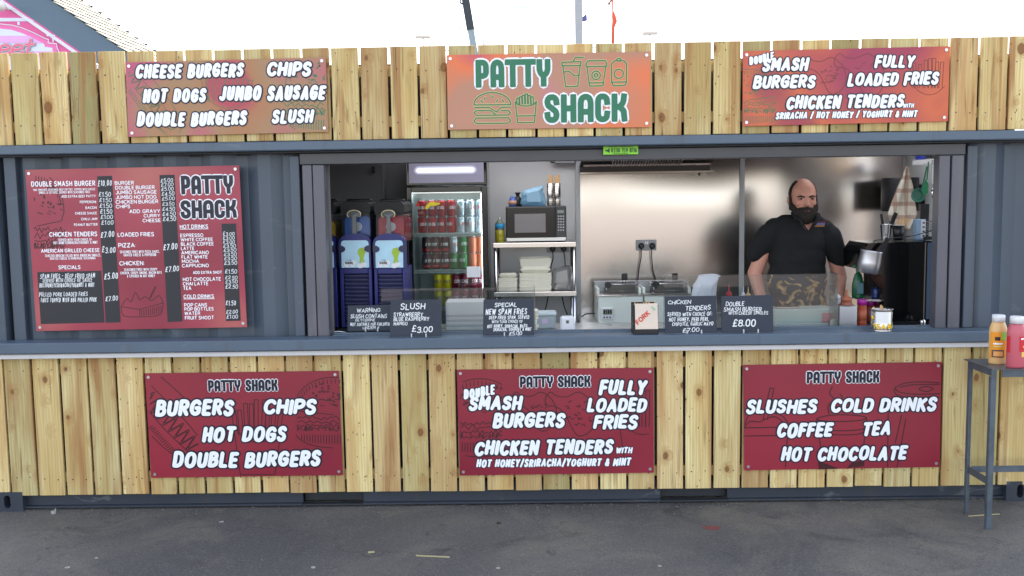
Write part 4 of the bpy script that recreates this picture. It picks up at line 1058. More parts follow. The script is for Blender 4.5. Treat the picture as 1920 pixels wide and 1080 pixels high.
# ---- slush machine: three tanks in a blue housing
SYF = .40; s_ = SC(SYF); zb = 1.003
t = thing('slush_machine', 'blue slush machine with yellow, blue and red drink tanks at the left of the hatch', 'slush machine', (P(664, 600, SYF).x, SYF, zb))
ZT = P(664, 520, SYF).z          # top of the grille part
ICEP = mat('pale_ice_print', (176, 214, 232), .4, noise=.10, nscale=12)
for k, (cxp, liq) in enumerate(((600, (226, 180, 10)), (666, (6, 104, 200)), (730, (196, 6, 54)))):
    cx = P(cxp, 480, SYF).x; w = .100
    zt = P(cxp, 444, SYF).z; zm = P(cxp, 503, SYF).z
    dz_ = zt
    hb = MB().box(cx-w, cx-w+.022, SYF, SYF+.34, zb+.03, zm, .004).box(cx+w-.022, cx+w, SYF, SYF+.34, zb+.03, zm, .004)
    hb.box(cx-w+.023, cx+w-.023, SYF+.004, SYF+.34, zm-.035, zm, .003).box(cx-w+.023, cx+w-.023, SYF+.05, SYF+.34, zb+.03, zm-.037, .003).box(cx-w+.023, cx+w-.023, SYF+.002, SYF+.34, zb+.03, zb+.05, .003)
    # arched front
    arch = [(cx-w+.002, zm), (cx+w-.002, zm), (cx+w-.002, zt-.03)]+[(cx+(w-.002)*math.cos(R(a)), zt-.03+.052*math.sin(R(a))) for a in range(10, 180, 17)]+[(cx-w+.002, zt-.03)]
    hb.prism(arch, SYF, SYF+.10); hb.build('housing', BLUEP, t)
    pr = .012; x0, x1, z0, z1 = cx-w+.014, cx+w-.014, zm+.004, zt-.022; pts = []
    for (ax, az, a0) in ((x1-.02, z1-.02, 0), (x0+.02, z1-.02, 90), (x0+.003, z0+.003, 180), (x1-.003, z0+.003, 270)):
        rr = .02 if a0 < 180 else .003
        for a in (0, 30, 60, 90): pts.append((ax+rr*math.cos(R(a0+a)), az+rr*math.sin(R(a0+a))))
    fp = MB().prism(pts, SYF-.003, SYF-.0005).build('front_label', ICEP, t)
    # ice shapes and lettering only (no figure)
    blob = MB()
    for (dx, dz, r_) in ((-.055, .03, .018), (-.035, .045, .02), (-.012, .035, .018), (-.02, .02, .016), (-.055, .018, .015), (.03, .016, .02), (.055, .024, .016)):
        blob.prism([(cx+dx+r_*math.cos(R(a)), zm+dz+r_*.8*math.sin(R(a))) for a in range(0, 360, 30)], SYF-.0045-.0001*len(blob.v)/24, SYF-.0032)
    blob.build('cloud_print', WHITEP, t)
    letters(MB(), 'MR', cx-.05, cx-.022, zm+.045, zm+.058, SYF-.0062, t=.2).build('lettering', mat('cyan_ink', (60, 170, 200), .5), t)
    letters(MB(), 'COOL', cx-.062, cx-.012, zm+.026, zm+.043, SYF-.0062, t=.26, jit=.08).build('lettering', BLACK, t)
    g_ = MB()
    g_.prism([(cx+.0+a, zm+.012+b) for a, b in ((.018, 0), (.03, .05), (.016, .085), (.022, .11), (.05, .118), (.066, .09), (.052, .05), (.064, 0), (.05, 0), (.042, .04), (.032, 0))], SYF-.0042, SYF-.0034)
    g_.build('green_shape_print', mat('lime_ink', (160, 190, 50), .5), t)
    # clips
    for sgn in (-1, 1):
        zc = zt-.075; xc_ = cx+sgn*(w-.012)
        MB().prism([(xc_+sgn*.012, zc-.022), (xc_-sgn*.012, zc-.020), (xc_-sgn*.028, zc-.008), (xc_-sgn*.028, zc+.008), (xc_-sgn*.012, zc+.020), (xc_+sgn*.012, zc+.022)], SYF-.012, SYF-.004).build('clip', mat('navy_plastic', (34, 34, 74), .4), t)
    # louvres
    n_ = 13
    for i in range(n_):
        z = zb+.06+(zm-.045-zb-.06)*i/(n_-1)
        MB().add([(cx-w+.026, SYF+.008, z-.004), (cx+w-.026, SYF+.008, z-.004), (cx+w-.026, SYF+.03, z+.007), (cx-w+.026, SYF+.03, z+.007), (cx-w+.026, SYF+.008, z-.001), (cx+w-.026, SYF+.008, z-.001), (cx+w-.026, SYF+.03, z+.010), (cx-w+.026, SYF+.03, z+.010)],
                 [(0, 1, 2, 3), (7, 6, 5, 4), (0, 4, 5, 1), (3, 2, 6, 7), (0, 3, 7, 4), (1, 5, 6, 2)]).build('louvre', mat('louvre_plastic', (58, 58, 96), .35), t)
    # tank, slush, lid, tap
    zt2 = P(cxp, 383, SYF+.1).z; zl0 = P(cxp, 401, SYF+.1).z
    def rr(x0, x1, z0, z1, y0, y1, m, nm):
        c_ = .03; pts = []
        for (ax, az, a0) in ((x1-c_, z1-c_, 0), (x0+c_, z1-c_, 90), (x0+c_*.6, z0+c_*.6, 180), (x1-c_*.6, z0+c_*.6, 270)):
            r_ = c_ if a0 < 180 else c_*.6
            for a in (0, 30, 60, 90): pts.append((ax+r_*math.cos(R(a0+a)), az+r_*math.sin(R(a0+a))))
        return MB().prism(pts, y0, y1).build(nm, m, t)
    rr(cx-w+.012, cx+w-.012, zt-.05, zl0+.012, SYF+.07, SYF+.50, glass('tank_plastic', (225, 228, 228), refl=.05, opacity=.02), 'tank')
    zs_ = P(cxp, 408 if k else 418, SYF+.1).z
    rr(cx-w+.02, cx+w-.02, zt-.045, zs_+.01, SYF+.115, SYF+.49, mat('slush_%s' % ('yellow', 'blue', 'red')[k], liq, .35, noise=.15, nscale=25), 'slush')
    ax = MB().cyl((cx, SYF+.10, (zt+zs_)/2), .03, .38, 14, 'y'); ax.build('auger', WHITEP, t)
    lid = rr(cx-w+.006, cx+w-.006, zl0-.002, zt2+.016, SYF+.055, SYF+.51, mat('matt_black_lid', (14, 14, 16), .6), 'lid')
    MB().cap((cx-w+.03, SYF+.2, zt2+.022), (cx+w-.03, SYF+.2, zt2+.022), .012, .012, 8).build('lid_handle', BLACK, t)
    # tap handle: oval head on a stalk
    zc = P(cxp-1, 402, SYF-.01).z
    GR = mat('grey_tap_plastic', (96, 100, 100), .35)
    MB().lathe([(.0, 0), (.036, .001), (.040, .006), (.036, .012), (0, .013)], (cx, SYF-.0, zc), 20, 'y', squash=(1, .62)).build('tap_handle', GR, t)
    rg = [(cx+.042*math.cos(R(a)), SYF-.001, zc+.026*math.sin(R(a))) for a in range(-40, 221, 13)]
    MB().tube(rg, .0035, 6).build('tap_rim', mat('gold_trim', (206, 190, 150), .3, metal=.4), t)
    MB().prism([(cx-.014, zt+.018), (cx+.014, zt+.018), (cx+.010, zc-.012), (cx+.02, zc), (cx-.02, zc), (cx-.010, zc-.012)], SYF+.0005, SYF+.022).build('tap_stalk', GR, t)
MB().box(P(586, 600, SYF).x-.05, P(764, 600, SYF).x, SYF-.015, SYF+.50, zb, zb+.028, .004).build('base_tray', BLACK, t)

# ---- display fridge
FY = 1.12; s_ = SC(FY)
fx0, fx1 = P(767, 480, FY).x, P(916, 480, FY).x
fzt = P(840, 296, FY).z+.02; fzm = P(840, 349, FY).z; fzb = .161
t = thing('drinks_fridge', 'tall black drinks fridge with glass door and lit header panel', 'drinks fridge', ((fx0+fx1)/2, FY+.28, fzb))
MB().box(fx0, fx0+.022, FY, FY+.42, fzb, fzm, .004).box(fx1-.022, fx1, FY, FY+.42, fzb, fzm, .004).box(fx0, fx1, FY, FY+.42, fzb, fzb+.25, .004).box(fx0, fx1, FY+.425, FY+.44, fzb, fzm, .003).build('cabinet', GLOSSBLACK, t)
MB().box(fx0+.024, fx1-.024, FY+.40, FY+.423, fzb+.26, fzm-.01).box(fx0+.023, fx0+.030, FY+.02, FY+.39, fzb+.26, fzm-.01).box(fx1-.030, fx1-.023, FY+.02, FY+.39, fzb+.26, fzm-.01).build('liner', mat('fridge_liner', (190, 196, 196), .5), t)
MB().box(fx0, fx1, FY-.03, FY+.44, fzm+.004, fzt, .006).build('header_box', GLOSSBLACK, t)
hz0, hz1 = P(840, 345, FY-.03).z+.008, P(840, 296, FY-.03).z+.012
# lit header: diffuser glowing strongest along its tube
def header_mat():
    m = bpy.data.materials.new('lit_header_diffuser'); m.use_nodes = True
    n = m.node_tree.nodes; l = m.node_tree.links; b = n['Principled BSDF']
    b.inputs['Base Color'].default_value = lin((140, 136, 158)); b.inputs['Emission Color'].default_value = lin((205, 205, 228)); b.inputs['Emission Strength'].default_value = .035
    return m
MB().box(fx0+.016, fx1-.022, FY-.034, FY-.0305, hz0, hz1, .002).build('header_panel', header_mat(), t)
zc = P(835, 319, FY-.03).z; xl, xr = P(786, 320, FY-.03).x, P(884, 320, FY-.03).x
for i, (r_, st) in enumerate(((.038, .06), (.033, .10), (.028, .16), (.023, .25), (.018, .38), (.012, .6))):
    m = mat('header_glow_%d' % i, (160, 158, 180), .5, emit=(225, 230, 250), estr=st)
    pts = [(xr-r_*0+r_*math.cos(R(a)), zc+r_*.8*math.sin(R(a))) for a in range(-90, 91, 15)]+[(xl+r_*math.cos(R(a)), zc+r_*.8*math.sin(R(a))) for a in range(90, 271, 15)]
    MB().prism(pts, FY-.0345-.0004*(i+1), FY-.0345-.0004*i-.00005).build('light_strip', m, t)
# door frame and glass
dz1 = fzm-.004; dw = .030
df = MB().box(fx0, fx0+dw, FY-.035, FY-.004, fzb+.22, dz1, .004).box(fx1-dw-.012, fx1, FY-.035, FY-.004, fzb+.22, dz1, .004).box(fx0+dw+.0005, fx1-dw-.0125, FY-.034, FY-.004, dz1-.035, dz1-.001, .003).box(fx0+dw+.0005, fx1-dw-.0125, FY-.034, FY-.004, fzb+.22, fzb+.26, .003)
d_ = df.build('door', GLOSSBLACK, t)
MB().box(fx0+dw+.001, fx1-dw-.013, FY-.022, FY-.016, fzb+.262, dz1-.037).build('door_glass', glass('fridge_glass', (236, 242, 240), refl=.03), d_)
for x in (fx0+dw+.002, fx1-dw-.018): MB().box(x, x+.004, FY-.03, FY-.024, fzb+.27, dz1-.04).build('door_trim', CHROME, d_)
MB().box(fx0+dw+.002, fx1-dw-.014, FY-.03, FY-.024, dz1-.043, dz1-.038).build('door_trim', CHROME, d_)
LEDM = mat('fridge_light', (230, 240, 245), .5, emit=(225, 240, 250), estr=7.0)
MB().box(fx0+.05, fx1-.05, FY+.03, FY+.05, fzm-.028, fzm-.014).build('interior_light', LEDM, t)
MB().box(fx1-.045, fx1-.034, FY+.012, FY+.022, 1.2, fzm-.05).build('interior_light', LEDM, t)
WIRE = mat('white_wire', (214, 220, 220), .4)
CY = FY+.075
shelf_z = [P(830, y, CY-.04).z for y in (436, 504.5)]+[P(830, 574, CY-.04).z, ]
for si, z in enumerate(shelf_z):
    sh = MB().box(fx0+.032, fx1-.032, FY+.012, FY+.018, z-.010, z-.006).box(fx0+.032, fx1-.032, FY+.010, FY+.014, z-.026, z-.022).box(fx0+.032, fx1-.032, FY+.37, FY+.376, z-.010, z-.006)
    for i in range(40):
        x = fx0+.036+(fx1-fx0-.072)*i/39; sh.box(x-.0016, x+.0016, FY+.008, FY+.37, z-.006, z-.002).box(x-.0016, x+.0016, FY+.007, FY+.0098, z-.024, z-.003)
    sh.build('wire_shelf', WIRE, t)
MB().box(P(876, 507, FY).x, P(901, 507, FY).x, FY-.04, FY-.036, P(888, 519, FY).z, P(888, 499, FY).z).build('price_card', WHITEP, t)
# drink cans: built once per kind, copied
CANT = mat('can_aluminium', (200, 202, 205), .25, metal=1.0)
def can_proto(body_m, ink, text, stripe=None):
    r_ = .033; h = .115
    c = thing('drink_can', None, 'drink can')
    b = MB().lathe([(.026, 0), (r_, .008), (r_, .100), (.027, .1105)], (0, 0, 0), 18); b.build('can_body', body_m, c)
    MB().lathe([(.027, .1107), (.0275, .115), (.0255, .115), (.024, .1125)], (0, 0, 0), 18).build('can_top', CANT, c)
    if text:
        def to(X, Z, Y): a = X/r_; rr_ = r_+.0003+(-Y); return (rr_*math.sin(a), -rr_*math.cos(a), Z)
        letters(MB(), text, -.029, .029, .050, .072, 0, t=.12, shear=.15, jit=.05, to=to, n=2, gap=.04).build('lettering', ink, c)
    if stripe:
        b = MB().lathe([(r_+.0004, .012), (r_+.0004, .03)], (0, 0, 0), 18); b.build('stripe', stripe, c)
    return c
CR = mat('can_red', (176, 18, 30), .3, metal=.35); CD = mat('can_dark_maroon', (58, 14, 24), .3, metal=.3); CG = mat('can_green', (22, 122, 58), .3, metal=.35)
CYL = mat('can_yellow', (226, 200, 24), .3, metal=.2); CM = mat('can_magenta', (122, 14, 46), .3, metal=.35); CW = mat('can_silver', (206, 212, 220), .25, metal=.6); CO = mat('can_orange', (190, 104, 70), .3, metal=.2)
protos = {
 'red': can_proto(CR, WHITE, 'COCA-COLA'), 'maroon': can_proto(CD, WHITE, 'DR PEPPER', CR), 'green': can_proto(CG, WHITE, 'SPRITE'),
 'yellow': can_proto(CYL, mat('can_blue_ink', (24, 50, 130), .4), 'FANTA'), 'cherry': can_proto(CM, WHITE, 'COKE'), 'silver': can_proto(CW, CR, 'COKE'), 'orange': can_proto(CO, WHITE, '')}
cdesc = {'red': 'red cola can', 'maroon': 'dark maroon cola can', 'green': 'green lemonade can', 'yellow': 'yellow lemon can', 'cherry': 'dark cherry red can', 'silver': 'silver white can', 'orange': 'pale orange can'}
used = set()
rows = [(0, 'top', ['red', 'red', 'red', 'red', 'silver', 'silver', 'silver'], 793.5, 18.0), (1, 'middle', ['maroon', 'maroon', 'maroon', 'green', 'green', 'orange', 'orange'], 800, 17.2), (2, 'bottom', ['yellow', 'yellow', 'cherry', 'cherry', 'cherry', 'cherry'], 820.5, 16.6)]
for si, sn, kinds, px0, dpx in rows:
    for layer in (0, 1):
        for i, kd in enumerate(kinds):
            kk = kd
            if si == 1 and i == 3 and layer == 1: kk = 'silver'
            src = protos[kk]
            if kk not in used: c = src; used.add(kk)
            else: c = copy_tree(src)
            x = P(px0+dpx*i, 470, CY).x
            c.location = (x+random.uniform(-.001, .001), CY+random.uniform(-.003, .003), shelf_z[si]-.002+layer*.1153)
            c.rotation_euler = (0, 0, random.uniform(-.7, .7) if kk != 'yellow' else random.uniform(-.2, .2))
            c['label'] = f"{cdesc[kk]}, {ORD[i]} from left, {'upper' if layer else 'lower'} layer, {sn} fridge shelf"
            c['group'] = 'drink cans in the fridge'
# yellow banana shaped toy sticker on the fridge glass
Yb = FY-.037
pts = [(797, 391), (800, 384), (806, 379), (812, 378), (818, 380), (825, 380), (825, 383), (816, 386), (808, 386), (803, 390), (800, 393)]
tag(MB().prism([(P(a, b, Yb).x, P(a, b, Yb).z) for a, b in pts], Yb, Yb+.0035).build('sticker', mat('yellow_vinyl', (236, 214, 20), .4)), 'yellow curved sticker on the upper left of the fridge door', 'sticker')
pts = [(779, 387), (782, 379), (787, 386)]
tag(MB().prism([(P(a, b, Yb).x, P(a, b, Yb).z) for a, b in pts], Yb, Yb+.0035).build('sticker', mat('red_vinyl', (214, 40, 30), .4)), 'small red triangular sticker at the top left corner of the fridge door', 'sticker')

# ---- grey wall cabinet behind the slush machine
xx0, xx1 = P(640, 340, 1.5).x, P(721, 340, 1.5).x
t = thing('wall_cabinet', 'tall dark grey cabinet on the back wall above the slush machine', 'cabinet', (xx0, 1.5, 1.4))
MB().box(xx0-.6, xx1, 1.5, 1.578, 1.4, 2.32, .004).build('carcass', INGREY, t)
MB().box(xx0-.58, xx1-.012, 1.488, 1.498, 1.41, 2.31, .003).build('door', mat('cabinet_door_grey', (92, 92, 95), .45), t)
MB().box(P(700, 318, 1.48).x-.01, P(700, 318, 1.48).x+.01, 1.468, 1.487, P(700, 325, 1.48).z, P(700, 312, 1.48).z, .003).build('handle', BLACK, t)

# ---- steel shelf unit
HY = 1.28
def X(px, Y=HY): return P(px, 500, Y).x
zt_, zm_ = P(1000, 455, HY).z, P(1000, 547.5, HY).z
t = thing('steel_shelf_unit', 'stainless steel shelf unit between the fridge and the fryers', 'shelf unit', (X(925), HY, .16))
for z in (zt_, zm_): MB().box(X(925), X(1081), HY, HY+.42, z-.034, z, .003).build('shelf', STAIN, t)
for px, yy in ((930, .02), (1077, .02), (935, .40), (1072, .40)): MB().tube([(X(px, HY+yy), HY+yy, .161), (X(px, HY+yy), HY+yy, zt_-.035)], .013, 10).build('leg', CHROME, t)
# microwave
MYF = HY+.04; zf = zt_
x0, x1 = P(948.5, 420, MYF).x, P(1062, 420, MYF).x; z1 = P(1005, 387, MYF).z
t = thing('microwave', 'black microwave with silver trim on top of the steel shelf', 'microwave', (x0, MYF, zf))
MB().box(x0, x1, MYF, MYF+.30, zf+.006, z1, .004).build('casing', BLACK, t)
MB().box(x0+.003, P(1041, 420, MYF).x, MYF-.012, MYF-.001, zf+.036, z1-.004, .003).build('door', GLOSSBLACK, t)
MB().box(P(965, 420, MYF).x, P(1023, 420, MYF).x, MYF-.015, MYF-.0125, P(990, 436, MYF).z, P(990, 401, MYF).z, .001).build('window', mat('microwave_window', (120, 116, 116), .15), t)
MB().box(P(1043, 420, MYF).x, x1-.004, MYF-.010, MYF-.001, zf+.036, z1-.004, .002).build('control_panel', mat('dark_grey_panel', (54, 54, 56), .4), t)
MB().box(x0+.003, x1-.004, MYF-.012, MYF-.001, zf+.01, zf+.034, .002).build('trim_strip', mat('silver_strip', (200, 200, 196), .3, metal=.6), t)
MB().box(P(1045, 397, MYF).x, P(1057, 397, MYF).x, MYF-.013, MYF-.0105, P(1050, 399.5, MYF).z, P(1050, 394, MYF).z).build('display', mat('display_grey', (126, 136, 130), .3), t)
for r_ in range(6):
    for c_ in range(3):
        px, py = 1046+c_*4.4, 404+r_*5.2
        MB().box(P(px, py, MYF).x, P(px+2.6, py, MYF).x, MYF-.0125, MYF-.0105, P(px, py+2.6, MYF).z, P(px, py, MYF).z).build('key', mat('key_grey', (170, 170, 172), .5), t)
for k in (0, 1, 2, 3): MB().cyl((x0+.04+(x1-x0-.08)*(k % 2), MYF+.04+.22*(k//2), zf+.0005), .012, .006, 8).build('foot', BLACK, t)
# on top of the microwave
def lathe_thing(name, px, py0, py1, Y, prof, parts, label, cat, group=None, base=None, seg=18):
    """prof-based upright object; py0 top pixel, py1 base pixel. parts: list of (name, material, [(r px, fraction of height)])"""
    c = P(px, py1, Y); h = (py1-py0)*SC(Y); s = SC(Y); z = base if base is not None else c.z
    t = thing(name, label, cat, (c.x, Y, z), group)
    for nm, m, pf in parts:
        MB().lathe([(max(r_*s, .0004), f*h) for r_, f in pf], (c.x, Y, z), seg).build(nm, m, t)
    return t
zmt = z1+.001
lathe_thing('sauce_bottle', 961, 367, 387, MYF+.05, None, [('bottle', mat('blue_bottle', (70, 92, 168), .35), [(6, 0), (7.2, .1), (7.5, .6), (4, .84)]), ('cap', mat('sky_blue_cap', (120, 160, 210), .4), [(4, .845), (4, 1.)]), ('label', mat('orange_label', (200, 150, 120), .5), [(7.7, .2), (7.8, .55)])], 'small blue bottle on the left end of the microwave', 'bottle', base=zmt)
lathe_thing('pump_flask', 971, 361, 387, MYF+.12, None, [('bottle', BLACK, [(8, 0), (8.5, .15), (8, .5), (4, .72)]), ('cap', BLACK, [(3, .725), (3.5, .85), (6, .99), (5, 1.)])], 'dark flask with flared cap standing behind the blue bottle on the microwave', 'flask', base=zmt)
# plastic bag
def bag(name, pts, Y, depth, m, label, cat, seed=1, zbase=None, group=None):
    rr_ = random.Random(seed); n_ = 18; cx_ = sum(p[0] for p in pts)/len(pts); cy_ = sum(p[1] for p in pts)/len(pts)
    sm_ = smooth(pts+[pts[0]], 4)[:-1]; rings = []
    for f, w in ((0, .55), (.2, .92), (.5, 1.), (.8, .92), (1., .55)):
        rings.append([P(cx_+(x-cx_)*w*rr_.uniform(.93, 1.05), cy_+(y-cy_)*w*rr_.uniform(.93, 1.05) if w < .9 else cy_+(y-cy_)*w, Y+depth*f) for x, y in sm_])
    n_ = len(sm_); vs = [v for r_ in rings for v in r_]; zmin = min(v.z for v in rings[2])
    if zbase is not None: vs = [Vector((v.x, v.y, v.z-zmin+zbase if False else max(v.z, zbase))) for v in vs]
    fs = [(i*n_+k, i*n_+(k+1) % n_, (i+1)*n_+(k+1) % n_, (i+1)*n_+k) for i in range(4) for k in range(n_)]+[tuple(range(n_-1, -1, -1)), tuple(range(4*n_, 5*n_))]
    return tag(MB().add(vs, fs).build(name, m), label, cat, group)
BAGM = glass('blue_film', (150, 196, 222), refl=.16, rough=.25, opacity=.55)
bag('plastic_bag', [(978, 386), (976, 370), (980, 358), (995, 353), (1008, 350), (1019, 348), (1019, 360), (1024, 375), (1022, 387), (1000, 387)], MYF+.03, .12, BAGM, 'pale blue plastic bag of napkins on top of the microwave', 'plastic bag', zbase=zmt)
for k, px in enumerate((1032, 1045)):
    Y = MYF+.07; c = P(px, 386, Y); s = SC(Y); t = thing('cutlery_holder', ('left' if k == 0 else 'right')+' of two perforated steel holders full of wooden cutlery on the microwave', 'cutlery holder', (c.x, Y, zmt), 'cutlery holders on the microwave')
    h = 42*s; r_ = 6.3*s
    MB().lathe([(r_*.97, 0), (r_, .002), (r_, h), (r_*.92, h), (r_*.92, .01)], (c.x, Y, zmt), 18).build('holder', STAIN, t)
    hl = MB()
    for i in range(9):
        for j in range(7):
            a = R(-150+j*20); hl.ball((c.x+r_*1.0*math.cos(a), Y+r_*1.0*math.sin(a), zmt+.02+i*(h-.03)/9), (.0034, .0034, .0034), 6, 4)
    hl.build('perforations', BLACK, t, kind='stuff')
    for i in range(7):
        a = i*.9+k; x_, y_ = c.x+r_*.5*math.cos(a), Y+r_*.5*math.sin(a); tp = h+random.Random(i+k*9).uniform(.03, .065)
        tg = thing if False else None
        MB().box(x_-.007, x_+.007, y_-.001, y_+.001, zmt+.03, zmt+tp, .0004).build('wooden_handle', mat('birch_wood', (206, 166, 116), .7), t)
# oil bottle on the shelf
lathe_thing('oil_bottle', 937.5, 405, 453, HY+.07, None, [('bottle', mat('yellow_oil', (150, 140, 30), .2), [(8, 0), (8.8, .05), (8.8, .5)]), ('bottle_neck', glass('bottle_glass', (220, 230, 215), refl=.15, opacity=.15), [(8.8, .505), (8.4, .75), (3, .9), (3, 1.)]), ('label', mat('cyan_label', (50, 150, 200), .5), [(9., .56), (9., .74)])], 'bottle of yellow oil with blue label at the left end of the steel shelf', 'oil bottle', base=zt_)
# foam boxes on the middle shelf
def foam_box(w, d, h):
    b = MB(); t_ = .0
    vs = []
    for z, k in ((0, .80), (h*.45, .98), (h*.5, 1.), (h, .80)):
        vs += [(-w/2*k, -d/2*k, z), (w/2*k, -d/2*k, z), (w/2*k, d/2*k, z), (-w/2*k, d/2*k, z)]
    fs = [(3, 2, 1, 0), (12, 13, 14, 15)]+[(i*4+k, i*4+(k+1) % 4, (i+1)*4+(k+1) % 4, (i+1)*4+k) for i in range(3) for k in range(4)]
    return b.add(vs, fs)
def nested(w, d, h):       # an empty clamshell half nested in a stack: shallow flared tray with rim
    return MB().add([(-w/2*.93, -d/2*.93, -h*.9), (w/2*.93, -d/2*.93, -h*.9), (w/2*.93, d/2*.93, -h*.9), (-w/2*.93, d/2*.93, -h*.9),
                     (-w/2, -d/2, 0), (w/2, -d/2, 0), (w/2, d/2, 0), (-w/2, d/2, 0), (-w/2, -d/2, h*.6), (w/2, -d/2, h*.6), (w/2, d/2, h*.6), (-w/2, d/2, h*.6)],
                    [(3, 2, 1, 0), (8, 9, 10, 11)]+[(i*4+k, i*4+(k+1) % 4, (i+1)*4+(k+1) % 4, (i+1)*4+k) for i in range(2) for k in range(4)])
def stack(pxc, pxw, ytop, ybase, n_, Y, d, what, topshape=True):
    s = SC(Y); base = zm_+.001; H = (ybase-ytop)*s; w = pxw*s; th = H*.72/n_; me = nested(w, d, th).mesh('foam_box', FOAM); c = P(pxc, ybase, Y)
    for i in range(n_):
        o = bpy.data.objects.new('foam_box', me); COL.objects.link(o)
        o.location = (c.x+random.uniform(-.003, .003), Y+d/2, base+th*(i+.92)); o.rotation_euler = (0, 0, random.uniform(-.03, .03))
        tag(o, f'{ORD[i]} cream takeaway box up from the shelf in the {what} stack', 'takeaway box', f'takeaway boxes in the {what} stack')
    o = foam_box(w*.96, d*.96, H*.26).build('foam_box', FOAM); o.location = (c.x, Y+d/2, base+th*(n_+.55)+.001)
    tag(o, f'closed cream takeaway box on top of the {what} stack', 'takeaway box', f'takeaway boxes in the {what} stack')
stack(953, 35, 514, 547, 6, HY+.05, .13, 'short left')
stack(1004.5, 60, 502, 547, 9, HY+.05, .17, 'wide middle')
Y = HY+.07; c = P(1004, 492, Y); s = SC(Y)
o = MB().add([(-27*s, 0, 0), (27*s, 0, 0), (25*s, .12, .01), (-25*s, .12, .01), (-30*s, -.01, 15*s), (30*s, -.01, 17*s), (28*s, .14, 18*s), (-28*s, .14, 17*s)], [(0, 3, 2, 1), (0, 1, 5, 4), (1, 2, 6, 5), (2, 3, 7, 6), (3, 0, 4, 7)]).build('foam_box', FOAM)
o.location = (c.x, Y, zm_+.001+45*SC(HY+.05)); tag(o, 'open cream takeaway tray lying on top of the wide middle stack', 'takeaway box')
c = P(957, 547, HY)
bag('wrapped_trays', [(1036, 545), (1034, 520), (1037, 505), (1048, 502), (1060, 498), (1071, 500), (1072, 520), (1073, 545)], HY+.05, .16, glass('clear_film', (205, 205, 205), refl=.22, rough=.2, opacity=.25), 'crumpled clear bag of black trays on the right of the middle shelf', 'bag of trays', zbase=zm_+.001)
tag(MB().box(P(1040, 540, HY+.08).x, P(1069, 540, HY+.08).x, HY+.08, HY+.18, zm_+.002, P(1050, 530, HY+.08).z, .004).build('black_trays', BLACK), 'stack of black trays inside the clear bag on the middle shelf', 'trays')
# lower things behind the counter
tag(MB().box(P(932, 560, 1.0).x, P(1000, 560, 1.0).x, 1.0, 1.2, .62, P(960, 548, 1.0).z, .01).build('lilac_crate', mat('lilac_plastic', (170, 130, 168), .5)), 'lilac crate behind the spam fries chalkboard', 'crate') if False else None
Yt = .42
x0, x1 = P(836, 600, Yt).x, P(907, 600, Yt).x
t = thing('paper_box', 'white carton of napkins on the worktop right of the slush chalkboard', 'carton', (x0, Yt, 1.004))
MB().box(x0, x1, Yt, Yt+.2, 1.004, P(870, 566, Yt).z, .003).build('box', mat('white_card', (214, 212, 210), .7, noise=.03), t)
for k in range(3): MB().box(x0+.004, x1-.004, Yt-.004, Yt-.0005, 1.03+.03*k, 1.045+.03*k, .001).build('box_strip', mat('silver_grey_card', (182, 184, 186), .5), t)
x0, x1 = P(1004, 600, Yt).x, P(1042, 600, Yt).x
t = thing('plastic_tub', 'clear lidded plastic tub on the worktop left of the card reader', 'tub', (x0, Yt, 1.004))
MB().box(x0, x1, Yt, Yt+.12, 1.004, P(1020, 592, Yt).z, .008).build('tub', glass('milky_plastic', (206, 218, 222), refl=.12, rough=.2, opacity=.5), t)
MB().box(x0-.005, x1+.005, Yt-.005, Yt+.125, P(1020, 592, Yt).z+.001, P(1020, 586, Yt).z, .004).build('lid', mat('tub_lid', (196, 208, 214), .4), t)
MB().box(P(1016, 600, Yt).x, P(1027, 600, Yt).x, Yt-.002, Yt-.0005, P(1020, 607, Yt).z, P(1020, 598, Yt).z).build('label', mat('lilac_label', (190, 170, 200), .6), t)
t = thing('napkin_stack', 'stack of cream napkins behind the spam fries chalkboard', 'napkins', (P(1003, 600, .36).x, .36, 1.004))
for k in range(7): MB().box(P(985, 600, .36).x+random.uniform(-.006, .006), P(1008, 600, .36).x+random.uniform(-.006, .006), .36, .48, 1.004+k*.018, 1.004+k*.018+.016, .003).build('napkin_bundle', FOAM, t)
Yc = .30
t = thing('card_reader', 'white rounded card reader on the worktop below the steel shelf', 'card reader', (P(1064, 612, Yc).x, Yc, 1.004))
x0, x1 = P(1050.5, 605, Yc).x, P(1078, 605, Yc).x; zt3 = P(1064, 594, Yc).z
MB().box(x0, x1, Yc, Yc+.07, 1.004, zt3, .012).build('body', WHITEP, t)
MB().box(P(1061, 603, Yc).x, P(1067, 603, Yc).x, Yc-.002, Yc-.0002, P(1064, 606.5, Yc).z, P(1064, 600.5, Yc).z, .0005).build('square_mark', mat('mark_grey', (120, 120, 124), .5), t)
MB().box(P(1063, 603, Yc).x, P(1065.2, 603, Yc).x, Yc-.003, Yc-.0021, P(1064, 604.7, Yc).z, P(1064, 602.5, Yc).z).build('square_mark', BLACK, t)
MB().box(x0+.006, x1-.006, Yc+.003, Yc+.06, 1.0035, 1.0045).build('foot', BLACK, t)

